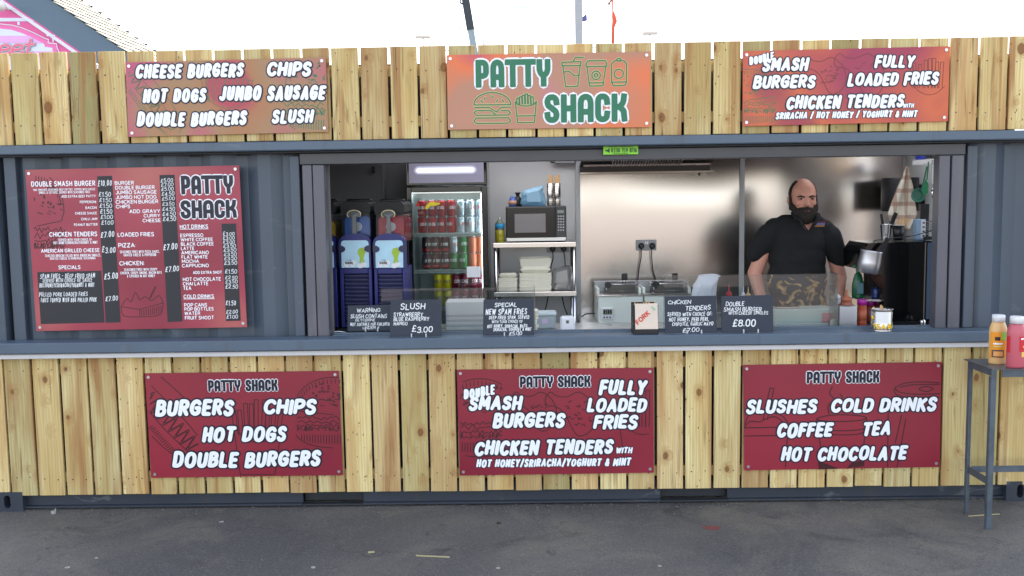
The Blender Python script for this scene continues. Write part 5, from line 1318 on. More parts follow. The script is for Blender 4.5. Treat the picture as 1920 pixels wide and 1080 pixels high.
# wall sockets, cables
def socket(px, py, wpx, hpx, Y, label):
    x0, x1 = P(px-wpx/2, py, Y).x, P(px+wpx/2, py, Y).x; z0, z1 = P(px, py+hpx/2, Y).z, P(px, py-hpx/2, Y).z
    t = thing('wall_socket', label, 'socket', ((x0+x1)/2, Y, z0))
    MB().box(x0, x1, Y-.012, Y, z0, z1, .003).build('plate', mat('grey_socket_plate', (150, 150, 152), .4), t)
    for q in (.42, .52): MB().box(x0+(x1-x0)*q, x0+(x1-x0)*(q+.07), Y-.016, Y-.0125, z1-(z1-z0)*.4, z1-(z1-z0)*.15, .001).build('switch', WHITEP, t)
    return t
WY = BY-.05
socket(1211.5, 459.5, 38, 20, WY, 'grey double wall socket on the steel sheet above the fryers')
def plug(px, py, Y, ends, label):
    c = P(px, py, Y); t = thing('power_plug', label, 'plug', tuple(c))
    MB().lathe([(.012, 0), (.022, .01), (.024, .03), (.0235, .036)], (c.x, Y-.036, c.z), 10, 'y').build('plug', BLACK, t)
    pts = [P(a, b, Y-.02+(d if d else 0)) for a, b, d in ends]
    MB().tube([tuple(q) for q in [Vector((p[0], p[1], p[2])) for p in smooth3([tuple(p) for p in pts])]], .0042, 6).build('cable', RUBBER, t)
def smooth3(p, n=4):
    out = []
    for i in range(len(p)-1):
        p0 = p[max(i-1, 0)]; p1 = p[i]; p2 = p[i+1]; p3 = p[min(i+2, len(p)-1)]
        for k in range(n):
            t_ = k/n; out.append(tuple(.5*((2*p1[a])+(-p0[a]+p2[a])*t_+(2*p0[a]-5*p1[a]+4*p2[a]-p3[a])*t_*t_+(-p0[a]+3*p1[a]-3*p2[a]+p3[a])*t_**3) for a in range(3)))
    out.append(p[-1]); return out
plug(1202, 461, WY-.013, [(1202, 466, -.005), (1202, 482, -.01), (1198, 505, 0), (1196, 527, 0)], 'left black plug and cable in the socket above the fryers')
plug(1222.5, 461, WY-.013, [(1222, 466, -.005), (1222, 482, -.01), (1225, 510, 0), (1232, 530, 0)], 'right black plug and cable in the socket above the fryers')
WY2 = BY-.001
t = socket(1046, 466, 42, 14, WY2, 'grey double wall socket on the white wall under the shelf top')
plug(1036, 466, WY2-.013, [(1036, 470, 0), (1037, 485, 0), (1033, 500, 0), (1033, 520, 0)], 'black plug nearest the middle of the steel shelf')
plug(1057, 466, WY2-.013, [(1057, 470, 0), (1059, 485, 0), (1060, 500, 0), (1062, 520, 0)], 'black plug near the right post of the steel shelf')
for i, L in enumerate(([(1054, 556, 0), (1058, 575, 0), (1064, 590, 0)], [(1028, 555, 0), (1024, 575, 0), (1018, 590, 0)], [(1084, 600, 0), (1096, 590, -.05), (1108, 588, -.1), (1122, 590, -.1)])):
    tag(MB().tube(smooth3([tuple(P(a, b, 1.6+d)) for a, b, d in L]), .0045, 6).build('power_cable', RUBBER), ('black cable hanging below the shelf towards the card reader', 'thin black cable hanging below the shelf above the plastic tub', 'black cable lying left of the fryers')[i], 'cable')
# control box on the wall
t = thing('fan_controller', 'grey control box with a knob high on the white wall beside the hood', 'control box', (P(1052, 300, 1.7).x, 1.7, P(1052, 307, 1.7).z))
MB().box(P(1040, 300, 1.7).x, P(1078, 300, 1.7).x, 1.7, BY-.002, P(1052, 306, 1.7).z, P(1052, 288, 1.7).z, .003).build('case', mat('controller_grey', (160, 160, 162), .4), t)
MB().lathe([(.016, 0), (.012, .015), (.010, .02)], (P(1062, 297, 1.7).x, 1.68, P(1062, 297, 1.7).z), 12, 'y').build('knob', CHROME, t)
MB().box(P(1045, 297, 1.7).x, P(1049, 297, 1.7).x, 1.69, 1.6995, P(1052, 301, 1.7).z, P(1052, 294, 1.7).z, .001).build('switch', mat('dark_red_plastic', (120, 30, 36), .4), t)
MB().tube(smooth3([tuple(P(a, b, 1.72)) for a, b in ((1040, 304), (1034, 304), (1031, 298), (1032, 288))]), .006, 6).build('cable', RUBBER, t)

# extractor hood
EY = 1.05
t = thing('extractor_hood', 'dark steel extractor hood with baffle filters above the fryers', 'extractor hood', (P(1215, 300, EY).x, EY, P(1215, 325, 1.7).z))
hz = P(1215, 323, 1.5).z; xl_, xr_ = P(1089, 310, 1.5).x, P(1336, 310, 1.5).x
HM = mat('hood_steel', (78, 76, 76), .35, metal=.7, noise=.06)
hz2 = 2.21
MB().add([(xl_, 1.05, hz2), (xr_+.06, 1.05, hz2), (xr_, 1.60, hz+.05), (xl_, 1.60, hz+.05), (xl_, 1.05, hz2+.004), (xr_+.06, 1.05, hz2+.004), (xr_, 1.61, hz+.06), (xl_, 1.61, hz+.06)], [(0, 1, 2, 3), (7, 6, 5, 4), (0, 4, 5, 1), (3, 2, 6, 7), (0, 3, 7, 4), (1, 5, 6, 2)]).build('canopy', HM, t)
MB().box(xl_, xr_, 1.60, BY-.03, hz, hz+.062, .003).build('gutter', HM, t)
MB().box(xl_, xr_+.03, 1.585, 1.597, hz-.004, hz+.008, .001).build('lip', mat('bright_lip', (236, 222, 200), .35), t)
for k in range(26):
    x = P(1150+k*5.2, 300, 1.4).x
    MB().bar((x, 1.16, hz2-(hz2-hz-.05)*.2-.016), (x, 1.54, hz2-(hz2-hz-.05)*.89-.016), .008, .016).build('baffle', STAIN, t)
for yy in (1.20, 1.52):
    z = hz2-(hz2-hz-.05)*(yy-1.05)/.55-.018; MB().box(xl_+.02, xr_-.01, yy, yy+.02, z-.008, z+.008, .002).build('filter_rail', STAIN, t)
MB().lathe([(.005, 0), (.009, .01), (.004, .022)], (P(1311, 328, 1.58).x, 1.58, hz-.028), 8).build('drain_tap', STEEL_D, t)

# back bench and the two fryers
MB_ = MB().box(P(1090, 600, 1.1).x, P(1683, 600, 1.1).x, 1.06, BY-.03, .90, .935, .003); tb = thing('prep_bench', 'steel bench along the back wall under the fryers', 'bench', (P(1090, 600, 1.1).x, 1.06, .16))
MB_.build('top', STEELW, tb)
for px in (1100, 1385, 1670):
    for yy in (1.1, 1.7): MB().box(P(px, 600, yy).x-.015, P(px, 600, yy).x+.015, yy-.015, yy+.015, .161, .899, .002).build('leg', CHROME, tb)
FW = mat('fryer_enamel', (216, 222, 214), .3, noise=.03)
def fryer(px0, px1, label, timer):
    Y = 1.16; zb_ = .936; x0, x1 = P(px0, 570, Y).x, P(px1, 570, Y).x; zf_ = P(1160, 556, Y).z; ztop = P(1160, 527, Y+.38).z
    t = thing('fryer', label, 'fryer', (x0, Y, zb_), 'table top fryers')
    MB().box(x0+.003, x1, Y, Y+.40, zb_, zf_, .006).build('body', FW, t)
    MB().box(x0, x1, Y-.006, Y+.10, zf_+.001, zf_+.012, .003).build('rim', STAIN, t)
    MB().box(x0, x1, Y+.34, Y+.44, zf_+.001, ztop, .004).build('head_unit', mat('satin_head_unit', (170, 172, 172), .4, metal=.6), t)
    MB().box(x0+.01, x1-.01, Y+.11, Y+.335, zf_+.001, zf_+.006).build('oil_surface', mat('dark_oil', (60, 44, 26), .12), t)
    MB().box(x0, x0+.02, Y+.101, Y+.335, zf_+.001, zf_+.05, .003).box(x1-.02, x1, Y+.101, Y+.335, zf_+.001, zf_+.05, .003).build('tank_wall', FW, t)
    return t, x0, x1, zf_, ztop, Y
t, x0, x1, zf_, ztop, Y = fryer(1121, 1206, 'left white and steel fryer with a digital timer and wire basket', True)
MB().box(P(1127, 590, Y).x, P(1150, 590, Y).x, Y-.02, Y-.001, P(1138, 598, Y).z, P(1138, 576.5, Y).z, .004).build('timer', WHITEP, t)
MB().box(P(1130, 590, Y).x, P(1147.5, 590, Y).x, Y-.022, Y-.0205, P(1138, 589.5, Y).z, P(1138, 579, Y).z, .001).build('timer_screen', mat('lcd_grey', (150, 158, 146), .3), t)
letters(MB(), '0500', P(1131, 584, Y).x, P(1146.5, 584, Y).x, P(1138, 588.5, Y).z, P(1138, 580, Y).z, Y-.0226, t=.2).build('timer_digits', BLACK, t)
for k in range(3): MB().box(P(1131+k*5.5, 594, Y).x, P(1134+k*5.5, 594, Y).x, Y-.0225, Y-.0205, P(1138, 595.5, Y).z, P(1138, 593, Y).z).build('timer_button', BLACK, t)
fryer(1208, 1300, 'right fryer partly behind the chicken tenders chalkboard', False)
def basket(px0, px1, label, hx):
    Y = 1.27; x0, x1 = P(px0, 550, Y).x, P(px1, 550, Y).x; z0, z1 = zf_+.008, P(1160, 533, Y).z; d = .19
    t = thing('fry_basket', label, 'fry basket', (x0, Y, z0), 'wire fry baskets'); fr = MB()
    for z in (z0, z1):
        fr.tube([(x0, Y, z), (x1, Y, z), (x1, Y+d, z), (x0, Y+d, z), (x0, Y, z)], .0035, 6)
    for a, b in ((x0, Y), (x1, Y), (x0, Y+d), (x1, Y+d)): fr.tube([(a, b, z0), (a, b, z1)], .003, 6)
    fr.build('rim', CHROME, t); ms = MB(); n_ = int((x1-x0)/.009)
    for i in range(n_+1):
        x = x0+(x1-x0)*i/n_; ms.bar((x, Y, z0), (x, Y, z1), .0024); ms.bar((x, Y+d, z0), (x, Y+d, z1), .0024); ms.bar((x, Y, z0), (x, Y+d, z0), .0024)
    for i in range(10):
        z = z0+(z1-z0)*i/9; ms.bar((x0, Y, z), (x1, Y, z), .0024); ms.bar((x0, Y+d, z), (x1, Y+d, z), .0024)
    ms.build('mesh', mat('basket_wire', (96, 92, 86), .35, metal=.6), t, kind='stuff')
    hz_ = P(hx, 519, Y-.02).z; xh = P(hx, 530, Y).x
    for q in (-.012, .012): MB().tube([(xh+q, Y, z1), (xh+q*.8, Y-.02, z1+.03), (xh+q*.8, Y-.03, hz_-.02)], .003, 6).build('handle_wire', CHROME, t)
    MB().box(xh-.021, xh+.021, Y-.045, Y-.02, hz_-.022, hz_+.026, .006).build('handle_grip', BLACK, t)
    MB().lathe([(.024, 0), (.024, .012)], (x0+.01, Y-.01, z1-.005), 12, 'y').build('hook_guard', BLACK, t)
basket(1137, 1198, 'wire basket of the left fryer with upright black handle', 1170)
basket(1226, 1290, 'wire basket of the right fryer behind the glass screen', 1264)

# wrapped cloths / stock on the back bench behind the screen
bag('grey_cloth_pile', [(1262, 552), (1255, 540), (1262, 530), (1275, 524), (1288, 530), (1292, 545), (1290, 555), (1275, 556)], 1.0, .12, mat('grey_cloth', (120, 124, 124), .9, bump=.4, bscale=25), 'dark grey cloth behind the glass screen above the chicken tenders board', 'cloth') if False else None
bag('white_sack', [(1298, 611), (1296, 550), (1306, 524), (1314, 515), (1348, 515), (1344, 535), (1340, 611), (1318, 612)], .50, .15, mat('white_film', (216, 216, 224), .4, bump=.5, bscale=30), 'crumpled white plastic sack behind the glass screen', 'plastic sack', seed=4, zbase=1.004)

# ---- right-hand worktop items
WZ = 1.002
def wz(Y): return WZ
def bottle_at(name, px, pw, ytop, Y, label, body, cap, kind='squeeze', base=WZ, lab=None, cat='sauce bottle', group=None):
    c = P(px, ytop, Y); s = SC(Y); h = c.z-base; r_ = pw*s/2
    t = thing(name, label, cat, (c.x, Y, base), group)
    if kind == 'squeeze':
        MB().lathe([(r_*.92, 0), (r_, .006), (r_, h*.62), (r_*.8, h*.70)], (c.x, Y, base), 18).build('bottle', body, t)
        MB().lathe([(r_*.85, h*.702), (r_*.85, h*.77), (r_*.5, h*.82), (r_*.22, h*.85), (r_*.12, h)], (c.x, Y, base), 16).build('nozzle', cap, t)
    else:
        MB().lathe([(r_*.95, 0), (r_, .005), (r_, h*.80)], (c.x, Y, base), 18).build('jar', body, t)
        MB().lathe([(r_*1.03, h*.802), (r_*1.03, h*.985), (r_*.95, h)], (c.x, Y, base), 18).build('lid', cap, t)
    if lab:
        MB().lathe([(r_+.0006, h*lab[1]), (r_+.0006, h*lab[2])], (c.x, Y, base), 18).build('label', lab[0], t)
    return t
bottle_at('squeeze_bottle', 1367, 14, 534, .60, 'red ketchup squeeze bottle behind the glass between the two right chalkboards', mat('ketchup_red', (196, 26, 44), .35), mat('ketchup_red_cap', (190, 30, 44), .4))
bottle_at('squeeze_bottle', 1394, 10, 537, .66, 'thin cream sauce bottle behind the glass left of the man', mat('cream_sauce', (222, 206, 168), .4), WHITEP)
bottle_at('squeeze_bottle', 1403, 12, 538, .62, 'tan sauce bottle behind the glass closest to the man', mat('tan_sauce', (212, 166, 112), .4), mat('tan_cap', (206, 170, 120), .4))
# food display tray
Yq = .40
x0, x1 = P(1452, 590, Yq).x, P(1568, 590, Yq).x
t = thing('topping_tray', 'long pale topping tray on the worktop behind the right glass screen', 'tray', (x0, Yq, WZ))
MB().box(x0, x1, Yq, Yq+.20, WZ, P(1510, 580, Yq).z, .004).build('tray', mat('pale_green_plastic', (206, 214, 204), .4), t)
MB().box(x0-.004, x1-.05, Yq-.018, Yq-.002, WZ+.001, WZ+.022, .003).build('rail', WHITEP, t)
MB().box(x0+.01, P(1502, 577, Yq).x, Yq+.03, Yq+.12, P(1510, 580, Yq).z+.001, P(1510, 575.5, Yq).z, .003).build('steel_lid', STAIN, t)
MB().box(x1-.09, x1-.03, Yq-.004, Yq-.0005, WZ+.024, WZ+.085, .001).build('pink_label', mat('pink_label', (226, 150, 150), .6), t)
c = P(1562, 605, .30)
t = thing('paper_tag', 'small cream card tag standing by the right end of the glass screen', 'tag', (c.x, .30, WZ))
MB().prism([(c.x-.018, WZ), (c.x+.018, WZ), (c.x+.018, WZ+.04)]+[(c.x+.018*math.cos(R(a)), WZ+.04+.018*math.sin(R(a))) for a in (30, 60, 90, 120, 150)]+[(c.x-.018, WZ+.04)], .30, .304).build('card', FOAM, t)
# clear bottle, steel canister with brown sauce, spice jars, wire rack
bottle_at('squeeze_bottle', 1568, 20, 540, .50, 'clear white squeeze bottle behind the brown sauce bottle', glass('milky_bottle', (214, 222, 230), refl=.15, rough=.2, opacity=.6), WHITEP)
bottle_at('squeeze_bottle', 1587, 23, 543, .33, 'brown sauce squeeze bottle standing in the square steel pot', mat('brown_sauce', (150, 82, 58), .35), mat('brown_cap', (166, 98, 72), .4))
x0, x1 = P(1574, 590, .28).x, P(1606, 590, .28).x; zt5 = P(1590, 573, .28).z
t = thing('steel_pot', 'square brushed steel pot on the worktop left of the purple lidded jar', 'steel pot', (x0, .28, WZ))
MB().box(x0, x1, .278, .284, WZ, zt5, .002).box(x0, x1, .376, .382, WZ, zt5, .002).box(x0, x0+.005, .2845, .3755, WZ, zt5, .002).box(x1-.005, x1, .2845, .3755, WZ, zt5, .002).build('pot', mat('satin_steel', (196, 196, 202), .38, metal=.85), t)
MB().box(x0-.003, x1+.003, .275, .2775, zt5-.006, zt5+.001, .001).build('rim', CHROME, t)
bottle_at('spice_jar', 1616.5, 17, 561, .34, 'orange red spice jar with a purple lid between the steel pot and the tea tin', mat('paprika', (156, 62, 34), .4), mat('purple_lid', (160, 30, 140), .4), 'jar', lab=(mat('spice_label', (176, 90, 60), .5), .25, .62), cat='spice jar')
bottle_at('spice_jar', 1632, 13, 564, .56, 'dark red spice jar inside the wire rack, left one', mat('dark_spice', (112, 40, 30), .4), MATS['purple_lid'], 'jar', cat='spice jar')
bottle_at('spice_jar', 1646, 13, 564, .56, 'dark red spice jar inside the wire rack, right one', MATS['dark_spice'], mat('plum_lid', (92, 24, 70), .4), 'jar', cat='spice jar')
xa_, xb_ = P(1592, 560, .70).x, P(1653, 560, .70).x; zr = P(1630, 561, .60).z
t = thing('wire_rack', 'chrome wire rack over the spice jars behind the tea tin', 'rack', (xa_, .5, WZ))
mb = MB()
for yy in (.50, .70): mb.tube([(xa_, yy, WZ+.003), (xa_, yy, zr), (xb_, yy, zr), (xb_, yy, WZ+.003)], .004, 6)
mb.build('frame', CHROME, t)
MB().box(xa_, xb_, .495, .705, zr+.0045, zr+.009).build('top', CHROME, t)
GB = mat('green_spray_liquid', (18, 84, 52), .25)
c = P(1608, 561, .60); s = SC(.60); zb_ = zr+.0095
t = thing('spray_bottle', 'dark green spray bottle right of the man on the wire rack', 'spray bottle', (c.x, .60, zb_))
MB().lathe([(10.5*s, 0), (11*s, .01), (11*s, .09), (7*s, .15), (3.2*s, .165)], (c.x, .60, zb_), 16, squash=(1, .7)).build('bottle', GB, t)
MB().box(c.x-.018, c.x+.022, .57-.012, .576-.012, zb_+.03, zb_+.10, .002).build('label', mat('teal_label', (72, 112, 122), .5), t)
MB().prism([(c.x-.010, zb_+.166), (c.x+.010, zb_+.166), (c.x+.014, zb_+.205), (c.x-.03, zb_+.212), (c.x-.034, zb_+.200), (c.x-.012, zb_+.192)], .588, .612).build('trigger_head', mat('green_trigger', (40, 120, 84), .4), t)
bottle_at('cleaning_bottle', 1642, 15, 532, .60, 'small dark blue bottle on the wire rack next to the black machine', mat('blue_liquid', (24, 48, 110), .3), mat('dark_cap', (24, 30, 44), .4), base=zb_, cat='bottle')
# the tall black machine
BYm = .46
def q(a, b, Y=BYm): p = P(a, b, Y); return (p.x, p.z)
out = [q(1752, 603), q(1657, 603), q(1657, 516), q(1618, 506), q(1617, 472), q(1629, 456), q(1752, 452)]
out[0] = (out[0][0], WZ+.02); out[1] = (out[1][0], WZ+.02)
t = thing('coffee_machine', 'large gloss black machine on the worktop at the right end of the hatch', 'coffee machine', (out[1][0], BYm, WZ))
MB().prism(out, BYm, BYm+.36).build('housing', GLOSSBLACK, t)
zbt = P(1690, 452.5, BYm).z+.001
MB().box(q(1733, 500)[0], q(1735, 500)[0], BYm-.004, BYm-.0005, WZ+.03, zbt-.01).build('edge_strip', mat('brown_edge', (120, 108, 98), .4), t)
MB().box(q(1738, 500)[0], q(1752, 500)[0], BYm-.006, BYm-.0005, WZ+.03, zbt-.012, .001).build('side_panel', mat('slate_blue_panel', (72, 92, 118), .4), t)
MB().box(q(1655, 600)[0], q(1752, 600)[0], BYm+.01, BYm+.34, WZ, WZ+.018, .003).build('base', BLACK, t)
lathe_thing('pepper_pot', 1729.5, 597, 609, .36, None, [('pot', CHROME, [(4.5, 0), (5, .1), (5, .8), (4, 1.)])], 'small bright steel pot at the foot of the black machine', 'pot', base=WZ)
# steel jug with long black handle
Yj = .36; s = SC(Yj); c = P(1630, 492, Yj)
t = thing('milk_jug', 'brushed steel jug with a long black handle tilted before the black machine', 'jug', tuple(c))
Mx = Matrix.Translation(c) @ Matrix.Rotation(R(10), 4, 'Y')
MB().lathe([(15*s, -21*s), (19.5*s, -19*s), (20.5*s, 0), (19.5*s, 20*s), (20.3*s, 22*s), (18.5*s, 22*s), (18.5*s, 10*s)], (0, 0, 0), 24).xform(Mx).build('cup', mat('satin_jug_steel', (190, 190, 196), .33, metal=.9), t)
MB().bar(P(1649, 486, Yj), P(1664, 447, Yj+.06), 8*s, .012).build('handle', BLACK, t)
MB().tube([tuple(P(1664, 447, Yj+.06)), tuple(P(1660, 452, BYm-.006))], .004, 6).build('hook', BLACK, t)
# tool cup and cups on top of the machine
Yk = .60
def kz(): return zbt
lathe_thing('tool_cup', 1660.5, 424, 454, Yk, None, [('cup', CHROME, [(8, 0), (8, .02), (10.5, .98), (10.7, 1.), (9.6, 1.), (8, .2)])], 'tapered steel cup on the left of the black machine top', 'cup', base=zbt)
for i, (a, b, c2, d, w) in enumerate(((1652, 401, 1658, 440, 4), (1680, 399, 1663, 440, 7))):
    tag(MB().bar(P(a, b, Yk), P(c2, d, Yk), w*SC(Yk), .010).build('cooking_utensil', BLACK), ('thin black utensil handle leaning left in the steel cup', 'thick black utensil handle leaning right in the steel cup')[i], 'utensil')
lathe_thing('paper_cup', 1684, 426, 454, Yk-.02, None, [('cup', BLACK, [(8.5, 0), (11, 1.), (10, 1.), (8, .3)]), ('rim', PALE, [(11.3, .985), (11.3, 1.02), (10.6, 1.02)])], 'black paper cup of wooden stirrers on the black machine', 'paper cup', base=zbt)
rr_ = random.Random(4)
t = thing('wooden_stirrers', 'bundle of thin wooden stirrers fanned out in the black paper cup', 'stirrers', tuple(P(1684, 430, Yk)))
for i in range(14):
    a = -6+i*1.9; MB().bar(P(1684+rr_.uniform(-5, 5), 440, Yk-.02+rr_.uniform(-.01, .01)), P(1684+a+rr_.uniform(-1, 1)+4, 407+abs(i-7)*.8, Yk+rr_.uniform(-.02, .02)), .005, .0015).build('stirrer', MATS['birch_wood'], t)
tag(MB().tube(smooth3([tuple(P(a, b, BYm-.01)) for a, b in ((1636, 456), (1640, 451), (1680, 446), (1712, 442), (1735, 434), (1752, 430))]), [.004]*20+[.006], 6).build('steel_skewer', STEEL_D) if False else MB().tube(smooth3([tuple(P(a, b, BYm+.03)) for a, b in ((1638, 455), (1644, 450), (1680, 446), (1712, 442), (1735, 436), (1751, 431))]), .0035, 6).build('steel_skewer', STEEL_D), 'long thin dark rod lying across the top of the black machine', 'rod')
c = P(1727, 450, Yk); s = SC(Yk)
t = thing('tea_carton', 'small white and blue carton at the right of the black machine top', 'carton', (c.x, Yk, zbt))
MB().box(c.x-9*s, c.x+9*s, Yk, Yk+.06, zbt, zbt+38*s, .002).build('carton', mat('pale_blue_card', (150, 178, 204), .6), t)
MB().box(c.x-1*s, c.x+9.2*s, Yk-.002, Yk-.0005, zbt+3*s, zbt+37*s).build('white_print', WHITEP, t)
for k in range(4): MB().box(c.x+2*s, c.x+6*s, Yk-.003, Yk-.0021, zbt+(6+k*8)*s, zbt+(9+k*8)*s).build('printed_mark', mat('dark_blue_ink', (40, 60, 110), .5), t)
c = P(1745, 450, Yk-.05)
t = thing('wire_toast_rack', 'black and silver striped wire rack at the right edge of the hatch', 'rack', (c.x, Yk-.05, zbt))
MB().box(c.x-8*s, c.x+9*s, Yk-.05, Yk, zbt, zbt+.02, .002).build('base', BLACK, t)
for k in range(6): MB().box(c.x-8*s, c.x+9*s, Yk-.052, Yk-.046, zbt+(10+k*4.6)*s, zbt+(12+k*4.6)*s, .0005).build('wire', CHROME, t)
for q_ in (-8, 8): MB().box(c.x+q_*s-.002, c.x+q_*s+.002, Yk-.045, Yk-.04, zbt+.021, zbt+38*s).build('upright', BLACK, t)
t = thing('black_folder', 'flat black board standing behind the striped rack at the right edge', 'board', (c.x, Yk+.08, zbt))
MB().box(c.x-4*s, c.x+12*s, Yk+.08, Yk+.09, zbt, zbt+66*s, .001).build('board', BLACK, t)

# shelf on the side wall with hanging things
zs2 = P(1703, 302, 1.2).z
t = thing('wall_shelf', 'white shelf high on the right side wall', 'shelf', (2.72, .7, zs2))
MB().box(2.72, 2.895, .66, 1.2, zs2-.02, zs2+.002, .002).build('board', PALE, t)
for yy in (.75, 1.12): MB().box(2.84, 2.898, yy, yy+.02, zs2-.10, zs2-.021).build('bracket', PALE, t)
MB().box(2.716, 2.7195, .66, 1.2, zs2-.03, zs2+.004).build('front_rail', WHITEP, t)
for i, (px, w, hh, m, nm, lb, cat) in enumerate(((1714, 12, 17, mat('royal_blue_bag', (34, 50, 160), .4), 'blue_packet', 'bright blue packet on the high side shelf', 'packet'), (1729, 15, 18, BLACK, 'black_box', 'black box in the middle of the high side shelf', 'box'), (1745, 13, 16, mat('brown_card', (130, 96, 80), .7), 'brown_box', 'brown cardboard box at the near end of the high side shelf', 'box'))):
    Y = 1.10-i*.17; s = SC(Y); c = P(px, 300, Y); x0 = max(c.x-w*s/2, 2.73)
    m_ = MB().box(x0, min(x0+w*s, 2.89), Y, Y+.09, zs2+.003, zs2+.003+hh*s, .008).build(nm, m); tag(m_, lb, cat)
# black roll dispenser
Yd = 1.40; x0, x1 = P(1660, 365, Yd).x, P(1727, 365, Yd).x; z0, z1 = P(1693, 396, Yd).z, P(1693, 333, Yd).z
t = thing('roll_dispenser', 'black barrel shaped paper dispenser behind the checked tea towel', 'paper dispenser', ((x0+x1)/2, Yd, z0))
MB().lathe([((x1-x0)/2*.98, 0), ((x1-x0)/2, .006), ((x1-x0)/2, z1-z0-.008), ((x1-x0)/2*.97, z1-z0)], ((x0+x1)/2-.005, Yd+.05, z0), 28).build('barrel', mat('charcoal_plastic', (34, 34, 38), .4), t)
MB().box(x1-.04, 2.898, Yd+.02, Yd+.08, z0+.05, z1-.05).build('wall_bracket', BLACK, t)
# checked tea towel
def towel():
    Y = 1.05; vs = []; n1, n2 = 22, 16
    prof = [(312, 1697, 1704), (330, 1692, 1707), (350, 1684, 1712), (372, 1676, 1714), (390, 1670, 1716), (400, 1666, 1719), (412, 1668, 1712), (430, 1676, 1704)]
    for i in range(n1+1):
        f = i/n1*(len(prof)-1); k = min(int(f), len(prof)-2); g_ = f-k
        y, a, b = [prof[k][j]*(1-g_)+prof[k+1][j]*g_ for j in range(3)]
        for j in range(n2+1):
            u = j/n2; p = P(a+(b-a)*u, y, Y); vs.append((p.x, Y+.014*math.sin(u*15+i*.15)*(0.4+i/n1), p.z))
    fs = [(i*(n2+1)+j, i*(n2+1)+j+1, (i+1)*(n2+1)+j+1, (i+1)*(n2+1)+j) for i in range(n1) for j in range(n2)]
    nv = len(vs); vs2 = vs+[(x, y+.003, z) for x, y, z in vs]; fs2 = fs+[tuple(q+nv for q in f[::-1]) for f in fs]
    return MB().add(vs2, fs2, True)
def check_mat():
    m = mat('checked_cotton', (214, 204, 188), .9); n = m.node_tree.nodes; l = m.node_tree.links
    tc = n.new('ShaderNodeTexCoord'); b = n['Principled BSDF']; prev = None
    for d, s_ in (('X', 26), ('Z', 22)):
        w = n.new('ShaderNodeTexWave'); w.bands_direction = d; w.inputs['Scale'].default_value = s_/6.28; w.inputs['Distortion'].default_value = .3; l.new(tc.outputs['Object'], w.inputs['Vector'])
        r_ = n.new('ShaderNodeMapRange'); r_.inputs[1].default_value = .72; r_.inputs[2].default_value = .82; r_.inputs[4].default_value = .6; l.new(w.outputs[0], r_.inputs[0])
        x = n.new('ShaderNodeMix'); x.data_type = 'RGBA'; x.inputs[7].default_value = lin((150, 106, 84)); l.new(r_.outputs[0], x.inputs[0])
        if prev: l.new(prev, x.inputs[6])
        else: x.inputs[6].default_value = lin((222, 214, 200))
        prev = x.outputs[2]
    l.new(prev, b.inputs['Base Color']); return m
tw = towel(); tag(tw.build('tea_towel', check_mat()), 'brown and cream checked tea towel hanging from the side shelf', 'tea towel')
# green colander and hanging utensils
Yu = .95; s = SC(Yu); c = P(1722, 366, Yu)
t = thing('colander', 'small green strainer hanging under the side shelf', 'strainer', (c.x, Yu, c.z))
MB().lathe([(.006, .035), (9*s, .025), (13*s, .004), (13.5*s, 0), (12*s, 0), (8*s, .02)], (c.x, Yu, c.z), 20, 'y').build('bowl', mat('teal_plastic', (38, 104, 88), .4), t)
MB().bar(P(1728, 358, Yu), P(1738, 312, Yu-.01), .008).build('handle', MATS['teal_plastic'], t)
t = thing('spatula', 'bright green spatula hanging under the side shelf', 'spatula', tuple(P(1735, 350, .85)))
MB().prism([(P(a, b, .85).x, P(a, b, .85).z) for a, b in ((1736, 336), (1741, 345), (1740, 362), (1733, 366), (1729, 360), (1733, 345))], .85, .856).build('blade', mat('green_silicone', (30, 128, 80), .4), t)
MB().bar(P(1738, 338, .853), P(1741, 303, .853), .006).build('handle', MATS['green_silicone'], t)
t = thing('ladle', 'bright steel ladle hanging at the right edge of the hatch', 'ladle', tuple(P(1749, 350, .8)))
MB().bar(P(1749, 300, .80), P(1749, 345, .80), .012, .003).build('handle', CHROME, t)
MB().ball(P(1750, 362, .80), (.016, .010, .034), 12, 8).build('bowl', CHROME, t)

# ---- glass screens
def screen(x0, x1, yt, Y, label):
    a, b = P(x0, yt, Y).x, P(x1, yt, Y).x; z1 = P((x0+x1)/2, yt, Y).z
    t = thing('glass_screen', label, 'glass screen', (a, Y, WZ+.002))
    MB().box(a, b, Y, Y+.006, WZ+.002, z1).build('front_pane', GUARD, t)
    MB().box(a, b, Y-.001, Y+.007, WZ, WZ+.0015).build('foot_strip', CHROME, t)
    MB().box(b-.006, b, Y+.007, Y+.16, WZ+.002, z1-.001).build('side_pane', GUARD, t)
screen(714, 1003, 540, .225, 'low clear glass screen behind the slush and spam fries chalkboards')
screen(1244, 1572, 515, .225, 'low clear glass screen in front of the man')

